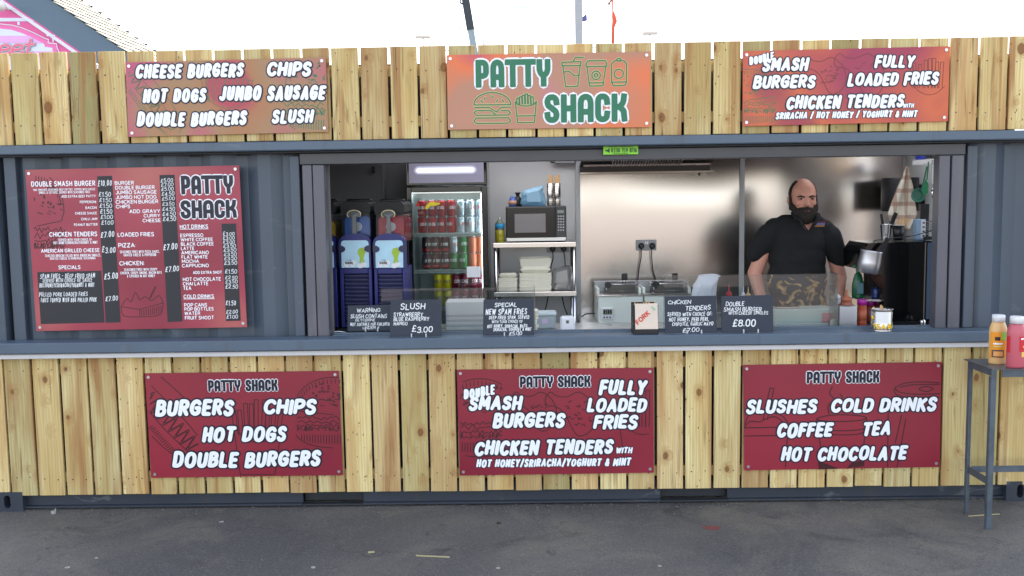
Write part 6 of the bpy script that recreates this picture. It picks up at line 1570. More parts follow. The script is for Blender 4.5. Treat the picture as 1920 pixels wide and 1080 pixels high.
# ---- chalkboards
def chalkboard(corners, Y, base, label, rows, conv, feet=(.42, .70)):
    pts = [P(a, b, Y) for a, b in corners]; c = sum(pts, Vector())/4
    t = thing('chalkboard', label, 'chalkboard', (c.x, Y, base))
    zb_ = min(p.z for p in pts)
    MB().prism([(p.x, max(p.z, base+.004)) for p in pts], Y, Y+.005).build('slate', SLATE, t)
    x0, x1 = pts[3].x, pts[2].x
    for f in feet:
        x = x0+(x1-x0)*f; MB().box(x-.0035, x+.0035, Y-.012, Y-.002, base, base+.022, .001).box(x-.0035, x+.0035, Y-.012, Y+.02, base-.0, base+.0035).build('foot', mat('clear_stand', (200, 206, 214), .3), t)
    for f in (.06, .94):
        for z in (.90,):
            x = x0+(x1-x0)*f; MB().lathe([(.003, 0), (.002, .001)], (x, Y-.0015, zb_+(pts[0].z-zb_)*z), 8, 'y').build('pin', STEEL_D, t)
    t['y'] = Y
    for r_ in rows.split('\n'):
        a = r_.split('|'); p0 = conv(float(a[1]), float(a[3])); p1 = conv(float(a[2]), float(a[4]))
        Yv = Y-.001; s = SC(Yv); cc = P((p0[0]+p1[0])/2, (p0[1]+p1[1])/2, Yv); w, h = (p1[0]-p0[0])*s, (p1[1]-p0[1])*s
        letters(MB(), a[0], cc.x-w/2, cc.x+w/2, cc.z-h/2, cc.z+h/2, Yv, t=.15, jit=.10, shear=.12, gap=.10, n=2).build('chalk_writing', CHALK, t)
    return t
chalkboard([(652, 573), (733, 571.5), (733, 622.5), (652, 623.5)], .13, 1.044, 'dark warning chalkboard behind the left end of the slush price board', '''WARNING|265|438|840|870
SLUSH CONTAINS|220|487|882|913
GLYCERINE|255|400|916|936
NOT SUITABLE FOR CHILDREN|218|505|944|968
UNDER 4|308|430|970|992''', lambda x, y: (600+x/3.857, 360+y/3.857))
art_y = .129
chalkboard([(732.5, 563), (827.5, 561.5), (828.5, 631), (731, 632)], -.045, ZS, 'chalkboard with slush flavours and price, leftmost standing on the sill', '''SLUSH|515|642|858|892
STRAWBERRY|480|630|906|927
BLUE RASPBERRY|480|662|928|949
MANGO|480|552|953|972
£3.00|573|680|975|1008''', lambda x, y: (560+x/2.7, 250+y/2.7))
chalkboard([(906.5, 562), (1001, 560.5), (1001.5, 628.5), (905.5, 630)], -.045, ZS, 'chalkboard advertising spam fries, below the microwave on the sill', '''SPECIAL|78|197|843|868
NEW SPAM FRIES|30|252|878|910
DEEP FRIED SPAM, SERVED|48|263|914|934
WITH YOUR CHOICE OF|62|228|938|954
HOT HONEY, SRIRACHA, MAYO,|38|258|960|979
SRIRACHA, YOGHURT & MINT|70|275|979|997
£5.00|155|225|998|1019''', lambda x, y: (900+x/2.8417, 270+y/2.8417))
chalkboard([(1246, 556), (1343, 554.5), (1344, 626), (1247, 627)], -.045, ZS, 'chalkboard for chicken tenders, right of the forks box on the sill', '''CHICKEN|490|613|860|882
TENDERS|583|718|889|914
SERVED WITH CHOICE OF:|487|726|924|945
HOT HONEY, PERI PERI,|495|708|951|973
CHIPOTLE, GARLIC MAYO|512|732|976|996
£7.00|568|658|1006|1031''', lambda x, y: (1080+x/2.8412, 260+y/2.8412))
chalkboard([(1352.5, 555.5), (1449, 553), (1450, 623.5), (1353, 625.5)], -.045, ZS, 'chalkboard for the double smash burger, rightmost on the sill before the man', '''DOUBLE|168|240|13|30
SMASH BURGER|160|308|33|50
WITH CHEESE SINGLES|178|333|49|62
£8.00|195|285|79|108''', lambda x, y: (1280+x/2.0766, 560+y/2.0766))

# ---- forks box
Yf = -.05; s = SC(Yf)
x0, x1 = P(1187, 600, Yf).x, P(1234.5, 600, Yf).x; zt6 = P(1210, 568.5, Yf).z
t = thing('forks_box', 'black holder with a cream card reading forks on the sill', 'fork holder', (x0, Yf, ZS))
MB().box(x0, x1, Yf+.006, Yf+.010, ZS, zt6-.012).box(x0, x1, Yf+.10, Yf+.105, ZS, zt6-.004).box(x0, x0+.004, Yf+.0105, Yf+.0995, ZS, zt6-.01).box(x1-.004, x1, Yf+.0105, Yf+.0995, ZS, zt6-.01).box(x0, x1, Yf-.008, Yf+.0055, ZS, ZS+.030, .003).build('holder', BLACK, t)
MB().prism([(P(a, b, Yf).x, P(a, b, Yf).z) for a, b in ((1190.5, 570), (1233, 568.5), (1234, 617), (1191.5, 618))], Yf+.0, Yf+.0055).build('card', mat('cream_card', (226, 208, 192), .7, noise=.04), t)
cc = P(1211, 592, Yf)
letters(MB(), 'FORK', cc.x-.068, cc.x+.030, cc.z-.026, cc.z+.004, Yf-.001, t=.22, rot=R(42), gap=.08).build('lettering', mat('fork_red', (206, 64, 50), .6), t)
letters(MB(), 'S', cc.x+.034, cc.x+.050, cc.z+.028, cc.z+.058, Yf-.001, t=.22, rot=R(42)).build('lettering', mat('fork_green', (150, 196, 160), .6), t)
fk = MB()
for i in range(8): 
    x = x0+.014+i*(x1-x0-.028)/7; fk.box(x-.005, x+.005, Yf+.03+.008*(i % 3), Yf+.032+.008*(i % 3), ZS+.03, zt6+random.uniform(-.006, .008), .0005)
tag(fk.build('wooden_forks', MATS['birch_wood']), 'wooden forks standing in the black forks box', 'forks')

# ---- tea tin on the sill
Yn = -.03; s = SC(Yn); c = P(1652.5, 622, Yn)
h = 42*s; r_ = 18.6*s
t = thing('tea_tin', 'ribbed silver tin with yellow lettering on the sill at the right', 'tea tin', (c.x, Yn, ZS))
pf = [(r_*.97, 0), (r_*1.02, .003), (r_*.98, .006)]
for f in (.08, .40, .44, .84, .88): pf.append((r_*(1.03 if f in (.40, .84) else .985), h*f))
pf += [(r_*.985, h*.93), (r_*1.07, h*.965), (r_*1.08, h), (r_*1.02, h), (r_*.95, h*.9), (r_*.93, .02)]
MB().lathe(pf, (c.x, Yn, ZS), 28).build('tin', mat('bright_tin', (176, 172, 168), .2, metal=.95), t)
def to_t(X, Z, Y): a = (X-c.x)/r_; rr2 = r_*1.025+.0006+(Yn-Y); return (c.x+rr2*math.sin(a), Yn-rr2*math.cos(a), Z)
letters(MB(), 'TEA BAGS', c.x-r_*1.25, c.x+r_*2.05, ZS+h*.14, ZS+h*.36, Yn-.0005, t=.24, n=2, gap=.10, to=to_t).build('lettering', mat('tin_yellow', (240, 196, 20), .5), t)
MB().ball((c.x-r_*1.0, Yn-.012, ZS+h*.62), (.006, .010, .012), 8, 6).build('tea_leaf_emblem', MATS['tin_yellow'], t)
t = thing('wooden_sticks', 'pale wooden sticks and a spoon standing in the silver tea tin', 'wooden sticks', (c.x, Yn, ZS+.03))
for i, (dx, dz, tw_) in enumerate(((-.052, h+.012, -.02), (-.008, h+.018, -.006), (-.002, h+.021, 0), (.010, h+.014, .006))):
    MB().bar((c.x+dx*.3, Yn+.01*(i-1), ZS+.03), (c.x+dx, Yn+.01*(i-1), ZS+dz), .007, .002).build('stick', MATS['birch_wood'], t)

# white cable on the inner sill at the left
tag(MB().tube(smooth3([tuple(P(a, b, .16)) for a, b in ((620, 625), (628, 622), (640, 622), (655, 625))]), .0035, 6).build('white_cable', WHITEP), 'short white cable on the sill by the left jamb', 'cable')

# ================================================================ THE MAN
def remeshed(mb, name, m, parent, vox=.006, smooth_it=6, disp=None, cut=None, planes=()):
    me = mb.mesh('tmp', m); o = bpy.data.objects.new('tmp', me); COL.objects.link(o)
    r_ = o.modifiers.new('r', 'REMESH'); r_.mode = 'VOXEL'; r_.voxel_size = vox; r_.use_smooth_shade = True
    sm_ = o.modifiers.new('s', 'SMOOTH'); sm_.factor = .5; sm_.iterations = smooth_it
    dg = bpy.context.evaluated_depsgraph_get(); me2 = bpy.data.meshes.new_from_object(o.evaluated_get(dg)); bpy.data.objects.remove(o)
    if disp or cut:
        bm = bmesh.new(); bm.from_mesh(me2)
        for co, no in planes: bmesh.ops.bisect_plane(bm, geom=list(bm.verts)+list(bm.edges)+list(bm.faces), plane_co=co, plane_no=no)
        if cut:
            d = [f for f in bm.faces if cut(f.calc_center_median())]
            bmesh.ops.delete(bm, geom=d, context='FACES')
        if disp:
            rd = random.Random(3)
            for v in bm.verts: v.co += v.normal*disp(v.co, rd)
        bm.to_mesh(me2); bm.free()
    me2.name = name; me2.materials.clear(); me2.materials.append(m)
    for p in me2.polygons: p.use_smooth = True
    n_ = bpy.data.objects.new(name, me2); COL.objects.link(n_)
    if parent: n_.parent = parent; n_.location = -parent.location
    return n_
MY = .86; ms = SC(MY)
def m3(px, py, dy=0.0): p = P(px, py, MY+dy); return Vector((p.x, MY+dy, p.z))
SKIN = mat('skin', (200, 142, 122), .5, noise=.05, nscale=30, bump=.06, bscale=300)
SHIRT = mat('black_polo_cotton', (15, 16, 19), .9, bump=.25, bscale=18)
HAIR = mat('dark_brown_hair', (34, 25, 21), .8, bump=.6, bscale=160)
man = thing('person', 'bald bearded man in a black polo shirt standing behind the counter with both hands down', 'person', (m3(1505, 500).x, MY, .16))
hc = m3(1505.5, 365)            # cranium centre
U = ms                           # one photo pixel at the man's depth
body = MB()
body.ball(hc+Vector((0, .012, 2*U)), (24*U, 28*U, 28*U), 24, 16)              # skull
body.ball(hc+Vector((0, -.020, -8*U)), (22*U, 20*U, 25*U), 22, 14)           # face
body.ball(hc+Vector((0, -.028, -26*U)), (17*U, 17*U, 15*U), 18, 12)          # jaw
body.cap(hc+Vector((-11*U, -.0835, -1.5*U)), hc+Vector((11*U, -.0835, -1.5*U)), 2.6*U, 2.6*U, 10)   # brow ridge
for sx in (-1, 1):
    body.ball(hc+Vector((sx*13*U, -.066, -15*U)), (7*U, 5*U, 6*U), 12, 8)      # cheeks
    body.ball(hc+Vector((sx*25.6*U, .016, -10*U)), (2.6*U, 5*U, 9*U), 12, 8)     # ears
body.cap(hc+Vector((0, -.088, -6*U)), hc+Vector((0, -.106, -17.5*U)), 2.4*U, 4.0*U, 10)     # nose
for sx in (-1, 1): body.ball(hc+Vector((sx*4.2*U, -.094, -19*U)), (2.6*U, 3*U, 2.4*U), 8, 6)
body.cap(m3(1505, 432, .02), m3(1505, 392, .01), 19*U, 18*U, 16)             # neck
chest = m3(1496, 450, .01)
body.ball(m3(1495, 455, .0), (50*U, 30*U, 45*U), 24, 16)
body.cap(m3(1455, 432, .01), m3(1540, 434, .01), 14*U, 14*U, 14)
body.ball(m3(1494, 520, -.01), (50*U, 34*U, 60*U), 24, 16)
body.ball(m3(1494, 580, .0), (48*U, 34*U, 40*U), 20, 12)
for sx, sh, el, wr, hd in ((-1, (1438, 436), (1415, 512), (1432, 578), (1440, 598)), (1, (1561, 440), (1574, 520), (1571, 582), (1566, 600))):
    S_, E_, W_ = m3(*sh, .01), m3(*el, .04), m3(*wr, -.16)
    body.cap(S_+Vector((-sx*6*U, 0, -6*U)), E_, 13*U, 13.5*U, 14); body.cap(E_, W_, 13*U, 8.5*U, 14)
    zf2 = WZ+.012
    Hc = Vector((W_.x+(.012 if sx < 0 else -.010), W_.y-.055, zf2+.018))
    body.cap(W_, Hc, 8*U, 8.5*U, 12); body.cap(Hc+Vector((-.026, -.01, 0)), Hc+Vector((.026, -.01, 0)), .016, .016, 10)
    for k, (dx, L_) in enumerate(((-.033, .055), (-.012, .068), (.011, .064), (.033, .048))):
        a = Hc+Vector((dx, -.02, 0)); b = a+Vector((dx*.35, -L_*.55, -.002)); c2 = b+Vector((dx*.15, -L_*.45, -.012))
        body.cap(a, b, .0098, .0088, 8); body.cap(b, c2, .0088, .0075, 8)
    a = Hc+Vector((-sx*.034, .01, 0)); b = a+Vector((-sx*.026, -.03, -.004)); body.cap(a, b, .012, .010, 8); body.cap(b, b+Vector((-sx*.006, -.026, -.008)), .010, .008, 8)
hipz = .16+.86
for sx in (-1, 1):
    hx = m3(1494, 580).x+sx*.10
    body.cap(Vector((hx, MY, hipz-.04)), Vector((hx+sx*.01, MY-.01, .16+.48)), .10, .065, 14)
    body.cap(Vector((hx+sx*.01, MY-.01, .16+.48)), Vector((hx+sx*.015, MY+.01, .16+.10)), .062, .045, 12)
    body.cap(Vector((hx+sx*.015, MY+.03, .16+.045)), Vector((hx+sx*.03, MY-.14, .16+.035)), .042, .035, 10)
remeshed(body, 'body', SKIN, man, .0052, 4)
# trousers, shoes (hidden below the worktop from the front)
tr = MB()
tr.ball(Vector((m3(1494, 580).x, MY, hipz+.02)), (.185, .135, .14), 20, 12)
for sx in (-1, 1):
    hx = m3(1494, 580).x+sx*.10
    tr.cap(Vector((hx, MY, hipz-.04)), Vector((hx+sx*.01, MY-.01, .16+.48)), .115, .085, 14); tr.cap(Vector((hx+sx*.01, MY-.01, .16+.48)), Vector((hx+sx*.015, MY+.01, .16+.08)), .083, .068, 14)
remeshed(tr, 'trousers', mat('dark_grey_trousers', (42, 44, 50), .9), man, .012, 4)
for sx in (-1, 1):
    hx = m3(1494, 580).x+sx*.10
    remeshed(MB().cap(Vector((hx+sx*.015, MY+.03, .16+.05)), Vector((hx+sx*.03, MY-.16, .16+.045)), .05, .044, 12), 'shoe', BLACK, man, .012, 2)
# polo shirt
sh = MB()
sh.ball(m3(1495, 455, .0), (54*U, 34*U, 49*U), 26, 18)
sh.cap(m3(1452, 428, .01), m3(1545, 431, .01), 20*U, 20*U, 16)
sh.cap(m3(1470, 419, .015), m3(1532, 420, .015), 17*U, 17*U, 14)
sh.ball(m3(1494, 520, -.01), (54*U, 38*U, 62*U), 24, 16); sh.ball(m3(1494, 570, .0), (54*U, 38*U, 38*U), 24, 14)
sh.ball(m3(1494, 486, -.005), (54*U, 37*U, 40*U), 24, 14)
sh.cap(m3(1442, 440, .0), m3(1417, 474, .03), 22*U, 18.5*U, 16)
sh.cap(m3(1555, 443, .0), m3(1571, 484, .03), 22*U, 18.5*U, 16)
vx0, vz0 = m3(1506, 433).x, m3(1506, 433).z; vtop = m3(1506, 395).z; vw = 31*U
def vcut(c):
    if c.y > MY-.02: 
        return False
    if c.z < vz0: return False
    return abs(c.x-vx0) < vw*(c.z-vz0)/(vtop-vz0)
def folds(c, rd): return .0035*math.sin(c.z*34+c.x*22+3*math.sin(c.x*11))*max(0, min(1, (1.62-c.z)*4))
remeshed(sh, 'polo_shirt', SHIRT, man, .007, 5, disp=folds, cut=vcut, planes=[(Vector((vx0, 0, vz0)), Vector((s_*(vtop-vz0), 0, -vw)).normalized()) for s_ in (-1, 1)])
# added dark shell with tan patches, standing in for shapes at the waist
ap = MB(); ap.ball(m3(1494, 520, -.01), (56*U, 40.5*U, 64*U), 24, 16); ap.ball(m3(1494, 570, .0), (56*U, 40.5*U, 40*U), 24, 14); ap.cap(m3(1494, 600, .0), m3(1494, 690, .0), 52*U, 54*U, 24)
AP = mat('waist_stand_in_cloth', (44, 46, 52), .85, bump=.2, bscale=12); n_ = AP.node_tree.nodes; l_ = AP.node_tree.links; b_ = n_['Principled BSDF']
tc_ = n_.new('ShaderNodeTexCoord'); t_ = n_.new('ShaderNodeTexNoise'); t_.inputs['Scale'].default_value = 13; t_.inputs['Detail'].default_value = 1.5; t_.inputs['Distortion'].default_value = 1.2; l_.new(tc_.outputs['Object'], t_.inputs['Vector'])
c_ = n_.new('ShaderNodeValToRGB'); e_ = c_.color_ramp.elements; e_[0].position = .555; e_[0].color = lin((44, 46, 52)); e_[1].position = .57; e_[1].color = lin((132, 104, 60)); x_ = e_.new(.66); x_.color = lin((190, 160, 112)); l_.new(t_.outputs[0], c_.inputs[0]); l_.new(c_.outputs[0], b_.inputs['Base Color'])
za_ = m3(1494, 513).z
remeshed(ap, 'waist_stand_in', AP, man, .009, 4, planes=[(Vector((0, 0, za_)), Vector((0, 0, 1))), (Vector((0, MY+.02, 0)), Vector((0, 1, 0)))], cut=lambda c: c.z > za_ or c.y > MY+.02 or c.z < za_-.62)
# sleeve hems and collar
col_ = MB()
for sx in (-1, 1):
    a = m3(1506+sx*2, 429, 0); 
    pts = [Vector((vx0+sx*.5*U, MY-.140, vz0-1*U)), Vector((vx0+sx*10.5*U, MY-.130, vz0+13*U)), Vector((vx0+sx*20*U, MY-.104, vz0+25*U)), Vector((vx0+sx*24*U, MY-.05, vz0+31*U)), Vector((vx0+sx*17*U, MY+.045, vz0+35*U)), Vector((vx0, MY+.085, vz0+36*U))]
    col_.tube(smooth3([tuple(p) for p in pts], 3), [1.3*U]*3+[2.3*U]*12+[2.3*U], 8)
col_.build('collar', SHIRT, man)
# embroidered badge
bx, bz = m3(1522, 438).x, m3(1522, 438).z; by = MY-.133
bd = MB()
def badge(x0, x1, z0, z1, m, nm, tilt=-.02):
    vs = []
    for i in range(7):
        x = x0+(x1-x0)*i/6; yy = MY-.1335-.000+.0015*i*0; u_ = (x-m3(1495, 455).x)/(54*U); w_ = (bz-m3(1495, 455).z)/(49*U)
        yy = MY-34*U*math.sqrt(max(.05, 1-u_*u_-w_*w_))-.0045
        for z in (z0, z1): vs.append((x, yy, z+tilt*(x-x0)))
    nv = len(vs); vs += [(a, b+.002, c) for a, b, c in vs]
    MB().add(vs, [(2*i, 2*i+2, 2*i+3, 2*i+1) for i in range(6)]+[(nv+2*i, nv+2*i+1, nv+2*i+3, nv+2*i+2) for i in range(6)]).build(nm, m, man)
badge(m3(1523, 0).x, m3(1551, 0).x, m3(0, 443).z, m3(0, 438.5).z, mat('badge_lilac', (104, 100, 140), .8), 'badge_text')
badge(m3(1523, 0).x, m3(1551, 0).x, m3(0, 445.6).z, m3(0, 443.6).z, mat('badge_orange', (176, 112, 54), .8), 'badge_stripe')
badge(m3(1533, 0).x, m3(1551, 0).x, m3(0, 438).z, m3(0, 435.8).z, mat('badge_red', (96, 22, 40), .8), 'badge_stripe')
# beard, hair, brows, eyes
bh = MB()
bh.ball(hc+Vector((0, -.056, -40*U)), (16*U, 15*U, 15*U), 20, 14)
bh.ball(hc+Vector((0, -.046, -33*U)), (20*U, 18*U, 13*U), 20, 14)
for sx in (-1, 1):
    bh.cap(hc+Vector((sx*23.2*U, -.004, -2*U)), hc+Vector((sx*22*U, -.018, -24*U)), 2.4*U, 5*U, 10)
    bh.cap(hc+Vector((sx*21*U, -.026, -22*U)), hc+Vector((sx*14*U, -.060, -36*U)), 5.5*U, 7*U, 10)
    bh.cap(hc+Vector((sx*1.5*U, -.099, -24.6*U)), hc+Vector((sx*10*U, -.088, -28*U)), 2.3*U, 2.7*U, 10)
    bh.cap(hc+Vector((sx*10.5*U, -.086, -28*U)), hc+Vector((sx*12*U, -.076, -36*U)), 3*U, 4*U, 10)
bh.ball(hc+Vector((0, -.088, -36.5*U)), (9*U, 5*U, 4*U), 10, 8)
remeshed(bh, 'beard', HAIR, man, .0036, 2, disp=lambda c, rd: rd.uniform(-.0016, .0030))
hr = MB(); hr.ball(hc+Vector((0, .012, 2*U)), (25.0*U, 29*U, 28.4*U), 30, 22)
def hcut(c):
    x, y, z = (c.x-hc.x)/U, (c.y-hc.y)/U, (c.z-hc.z)/U
    front = y < -6-z*.10 or (z < -6 and y < -2)
    crown = z > 14 and abs(x) < 19+(z-14)*-.7+(y+2)*.25 and y < 16
    return front or crown or z < -20 or (abs(x) < 12 and y < 4)
remeshed(hr, 'cropped_hair', HAIR, man, .0045, 1, disp=lambda c, rd: rd.uniform(-.0007, .0008), cut=hcut)
for sx in (-1, 1):
    MB().cap(hc+Vector((sx*5.2*U, -.0925, -4.4*U)), hc+Vector((sx*11*U, -.0925, -2.4*U)), 1.5*U, 1.6*U, 8).cap(hc+Vector((sx*11*U, -.0925, -2.4*U)), hc+Vector((sx*16.5*U, -.078, -3.6*U)), 1.5*U, .8*U, 8).build('eyebrow', HAIR, man)
    e = hc+Vector((sx*10.2*U, -.0795, -7.6*U))
    MB().ball(e, (4.2*U, 2.6*U, 1.9*U), 14, 10).build('eye', mat('shaded_eye_white', (128, 112, 104), .3), man)  # eye whites coloured darker to make the eyes look shaded
    MB().ball(e+Vector((0, -2.0*U, 0)), (2.0*U, .9*U, 1.7*U), 10, 6).build('iris', mat('dark_iris', (24, 17, 15), .2), man)
    MB().cap(e+Vector((-4.4*U, -.9*U, 1.5*U)), e+Vector((4.4*U, -.6*U, 1.3*U)), 1.5*U, 1.4*U, 8).build('eyelid', mat('skin_lid', (176, 120, 102), .5), man)
    MB().cap(e+Vector((-3.8*U, -.3*U, -2.1*U)), e+Vector((3.8*U, -.1*U, -2.0*U)), 1.0*U, 1.0*U, 8).build('eyelid', MATS['skin_lid'], man)
MB().cap(hc+Vector((-4.4*U, -.1035, -30.4*U)), hc+Vector((4.4*U, -.1035, -30.4*U)), 1.3*U, 1.3*U, 8).build('lips', mat('lips', (140, 76, 72), .5), man)

# ================================================================ OUTSIDE: METAL TABLE AND SAUCES
TM = mat('worn_grey_angle_iron', (84, 94, 104), .5, metal=.25, noise=.22, nscale=14, bump=.15)
gf, gb = G(1848, 993), G(1815, 962)
tz = P(1846, 691, gf.y).z
xL = (gf.x+gb.x)/2; xR = xL+1.05; yF, yB = gf.y, gb.y
t = thing('metal_table', 'narrow worn grey metal table standing at the right end of the kiosk', 'table', (xL, yF, 0))
MB().prism([(0, 0), (0, 0), (0, 0)], 0, 0)
w = .035
ov = .02
top = MB().add([(xL-ov+.05, yF-.03, tz-.006), (xR+ov, yF-.03, tz-.006), (xR+ov, yB+.03, tz-.006), (xL-ov, yB+.03, tz-.006), (xL-ov, yF+.03, tz-.006),
                (xL-ov+.05, yF-.03, tz), (xR+ov, yF-.03, tz), (xR+ov, yB+.03, tz), (xL-ov, yB+.03, tz), (xL-ov, yF+.03, tz)],
               [(4, 3, 2, 1, 0), (5, 6, 7, 8, 9), (0, 1, 6, 5), (1, 2, 7, 6), (2, 3, 8, 7), (3, 4, 9, 8), (4, 0, 5, 9)])
top.build('table_top', mat('worn_dark_table_top', (92, 94, 98), .4, metal=.3, noise=.25, nscale=9), t)
for y_ in (yF-.012, yB+.008): MB().box(xL+.04, xR, y_-.004, y_+.004, tz-.045, tz-.007, .001).build('rail', TM, t)
MB().box(xL-.004, xL+.004, yF+.02, yB, tz-.045, tz-.007, .001).build('rail', TM, t)
for (x, y) in ((xL, yF), (xL, yB), (xR, yF), (xR, yB)):
    sx = 1 if x == xL else -1; sy = 1 if y == yF else -1
    MB().box(x-.012, x+.016, y-.002*sy, y+.003*sy, 0, tz-.008, .0008).box(x-.012*sx, x-.008*sx, y+.0035*sy, y+.028*sy, 0, tz-.046, .0008).build('leg', TM, t)
zr_ = P(1848, 905, yF).z
MB().box(xL-.004, xL+.002, yF+.03, yB-.03, zr_-.02, zr_+.02, .001).build('side_brace', TM, t)
MB().box(xL+.02, xR, yB-.02, yB-.012, zr_-.018, zr_+.018, .001).build('stretcher', TM, t)
def ext_bottle(px, pw, ytop, Y, m_liq, label, flip):
    c = P(px, ytop, Y); s = SC(Y); h = c.z-tz; r_ = pw*s/2
    t = thing('sauce_bottle', label, 'sauce bottle', (c.x, Y, tz))
    MB().lathe([(r_*.94, .0005), (r_, .008), (r_*1.0, h*.66), (r_*.97, h*.74), (r_*.74, h*.84), (r_*.70, h*.86)], (c.x, Y, tz), 24, squash=(1, .8)).build('bottle', m_liq, t)
    MB().lathe([(r_*.72, h*.862), (r_*.72, h*.985), (r_*.66, h)], (c.x, Y, tz), 20).build('cap', WHITEP, t)
    def lab(a0, a1, z0, z1, m, nm, o=.0008):
        n_ = 10; vs = []
        for i in range(n_+1):
            a = R(a0+(a1-a0)*i/n_)
            for z in (z0, z1): vs.append((c.x+(r_+o)*math.sin(a), Y-(r_+o)*.8*math.cos(a)-o, tz+h*z))
        MB().add(vs, [(2*i, 2*i+2, 2*i+3, 2*i+1) for i in range(n_)]).build(nm, m, t)
    return t, lab, c, r_, h
Yt1 = (yF+yB)/2+.01
t, lab, c, r_, h = ext_bottle(1872.5, 32, 590, Yt1, mat('mayo_orange', (222, 178, 120), .35), 'orange labelled sauce bottle with white cap at the left end of the metal table', False)
lab(-75, 75, .14, .66, mat('orange_label_print', (236, 150, 24), .45), 'label')
lab(0, 40, .50, .66, mat('lime_label_print', (150, 200, 90), .45), 'label_print', .0016)
lab(-40, -8, .49, .565, BLACK, 'label_print', .0018)
lab(-60, 20, .145, .30, mat('dark_label_print', (90, 70, 60), .5), 'label_print', .0014)
lab(-48, 12, .17, .27, mat('taco_print', (226, 160, 90), .5), 'label_print', .0020)
lab(-50, 10, .41, .44, WHITE, 'label_print', .0018); lab(-46, 6, .36, .38, mat('pale_green_print', (190, 220, 130), .5), 'label_print', .0018)
t, lab, c, r_, h = ext_bottle(1907, 34, 593, yF+.03, mat('pink_sauce', (196, 92, 106), .35), 'pink red sauce bottle with open flip cap beside the orange labelled one', True)
lab(-2, 75, .32, .62, mat('red_label_print', (206, 30, 46), .45), 'label')
lab(-90, -58, .30, .62, MATS['red_label_print'], 'label')
lab(5, 45, .56, .59, WHITE, 'label_print', .0018); lab(12, 70, .22, .32, mat('fries_print', (236, 190, 90), .5), 'label_print', .0012)
lab(20, 60, .40, .44, MATS['fries_print'], 'label_print', .0018)
MB().box(c.x+r_*.5, c.x+r_*1.5, yF+.02, yF+.04, tz+h*.955, tz+h*.99, .004).build('flip_lid', WHITEP, t)

# ================================================================ BEYOND THE KIOSK
BYB = 6.0
def b3(px, py, Y=BYB): p = P(px, py, Y); return (p.x, p.z)
t = thing('sweet_stall', 'white roofed stall with dark fascia and pink sign behind the left end of the kiosk', 'stall', (b3(100, 100)[0], BYB, 0))
oa, ob = b3(95, 0), b3(235, 97); ia, ib = b3(10, 0), b3(150, 97)
du = Vector((ob[0]-oa[0], ob[1]-oa[1])).normalized()
def along(p, k): return (p[0]+du.x*k, p[1]+du.y*k)
ap_o = along(oa, -2.2); ev_o = along(ob, .75); ap_i = along(ia, -2.2+.0); ev_i = along(ib, .45)
MB().prism([ap_o, ev_o, ev_i, ap_i], BYB, BYB+.12).build('fascia', mat('slate_fascia', (92, 112, 128), .5, noise=.03), t)
wl_ = .03
MB().prism([along(ia, -2.2), along(ib, .45), (ib[0]+.2, ib[1]-.35), (ib[0]+.12, ib[1]-.35), (ia[0]-.05, ia[1]-.02)], BYB-.012, BYB-.002) if False else None
k1 = [(p[0]-.010, p[1]-.014) for p in (along(ia, -2.2), along(ib, .3))]; k2 = [(p[0]-.032, p[1]-.045) for p in (along(ia, -2.2), along(ib, .3))]
MB().prism([k1[0], k1[1], k2[1], k2[0]], BYB-.02, BYB+.05).build('white_trim', WHITEP, t)
# brick effect pink board as separate panels
PK = mat('pink_board', (226, 96, 156), .5, noise=.04, nscale=3); PK2 = mat('light_pink_print', (236, 176, 226), .5); PKW = mat('ice_white_print', (222, 228, 246), .5); PK3 = mat('mid_pink_print', (240, 120, 180), .5)
bl = b3(-60, 140); 
MB().prism([(bl[0], bl[1]), (ib[0]+.2, bl[1]), along(ib, .0), along(ia, -.3), (bl[0], along(ia, -.3)[1])], BYB, BYB+.04).build('sign_board', PK, t)
SB = BYB-.001
def zB(x, y): return (x/5.333, y/5.333)
def bpoly(pts, m, nm, o): MB().prism([b3(*zB(a, b)) for a, b in pts], SB-.004-o, SB-.0005-o).build(nm, m, t)
bpoly([(-200, 180), (290, 180), (345, 212), (-200, 218)], PKW, 'white_band', 0)
bpoly([(174, 219), (198, 219), (200, 252), (176, 250)], PKW, 'white_band', .0)
arc_pts = [(-200, 238), (0, 242), (120, 258), (220, 285), (330, 335), (440, 395), (480, 410), (560, 430), (575, 500), (575, 700), (-200, 700)]
bpoly(arc_pts, PK3, 'arch_print', .005)
inn = [(-200, 288), (0, 288), (120, 300), (230, 335), (340, 385), (445, 440), (455, 470), (530, 480), (540, 700), (-200, 700)]
bpoly(inn, PKW, 'arch_fill', .010)
bpoly([(-200, 360), (300, 360), (430, 432), (-200, 432)], PK2, 'arch_stripe', .015)
bpoly([(-200, 515), (545, 515), (545, 560), (-200, 560)], PK2, 'arch_stripe', .015)
art_t = t; t['y'] = SB-.021
L = [zB(*p) for p in ((-60, 238), (0, 240), (120, 252), (220, 278), (330, 325), (450, 385), (485, 395), (482, 430), (565, 438), (572, 480), (590, 520))]
art(t, 'arch_outline', [L], 1.6, WHITEP); art(t, 'arch_outline', [[zB(528, 372), zB(532, 415)], [zB(470, 355), zB(545, 355)]], 2.4, PKW)
yy = t['y']
for ex, m, nm in ((.020, mat('slate_outline', (130, 140, 160), .5), 'lettering_shadow'), (.012, WHITEP, 'lettering_outline'), (0, mat('hot_pink_ink', (240, 110, 140), .5), 'lettering')):
    a, b = b3(*zB(-160, 560)), b3(*zB(345, 390))
    letters(MB(), 'weet', a[0], b[0], a[1], b[1], yy-(.03-ex)*.4-.001, t=.13, shear=.22, extra=ex, gap=.02, n=4).build(nm, m, t)
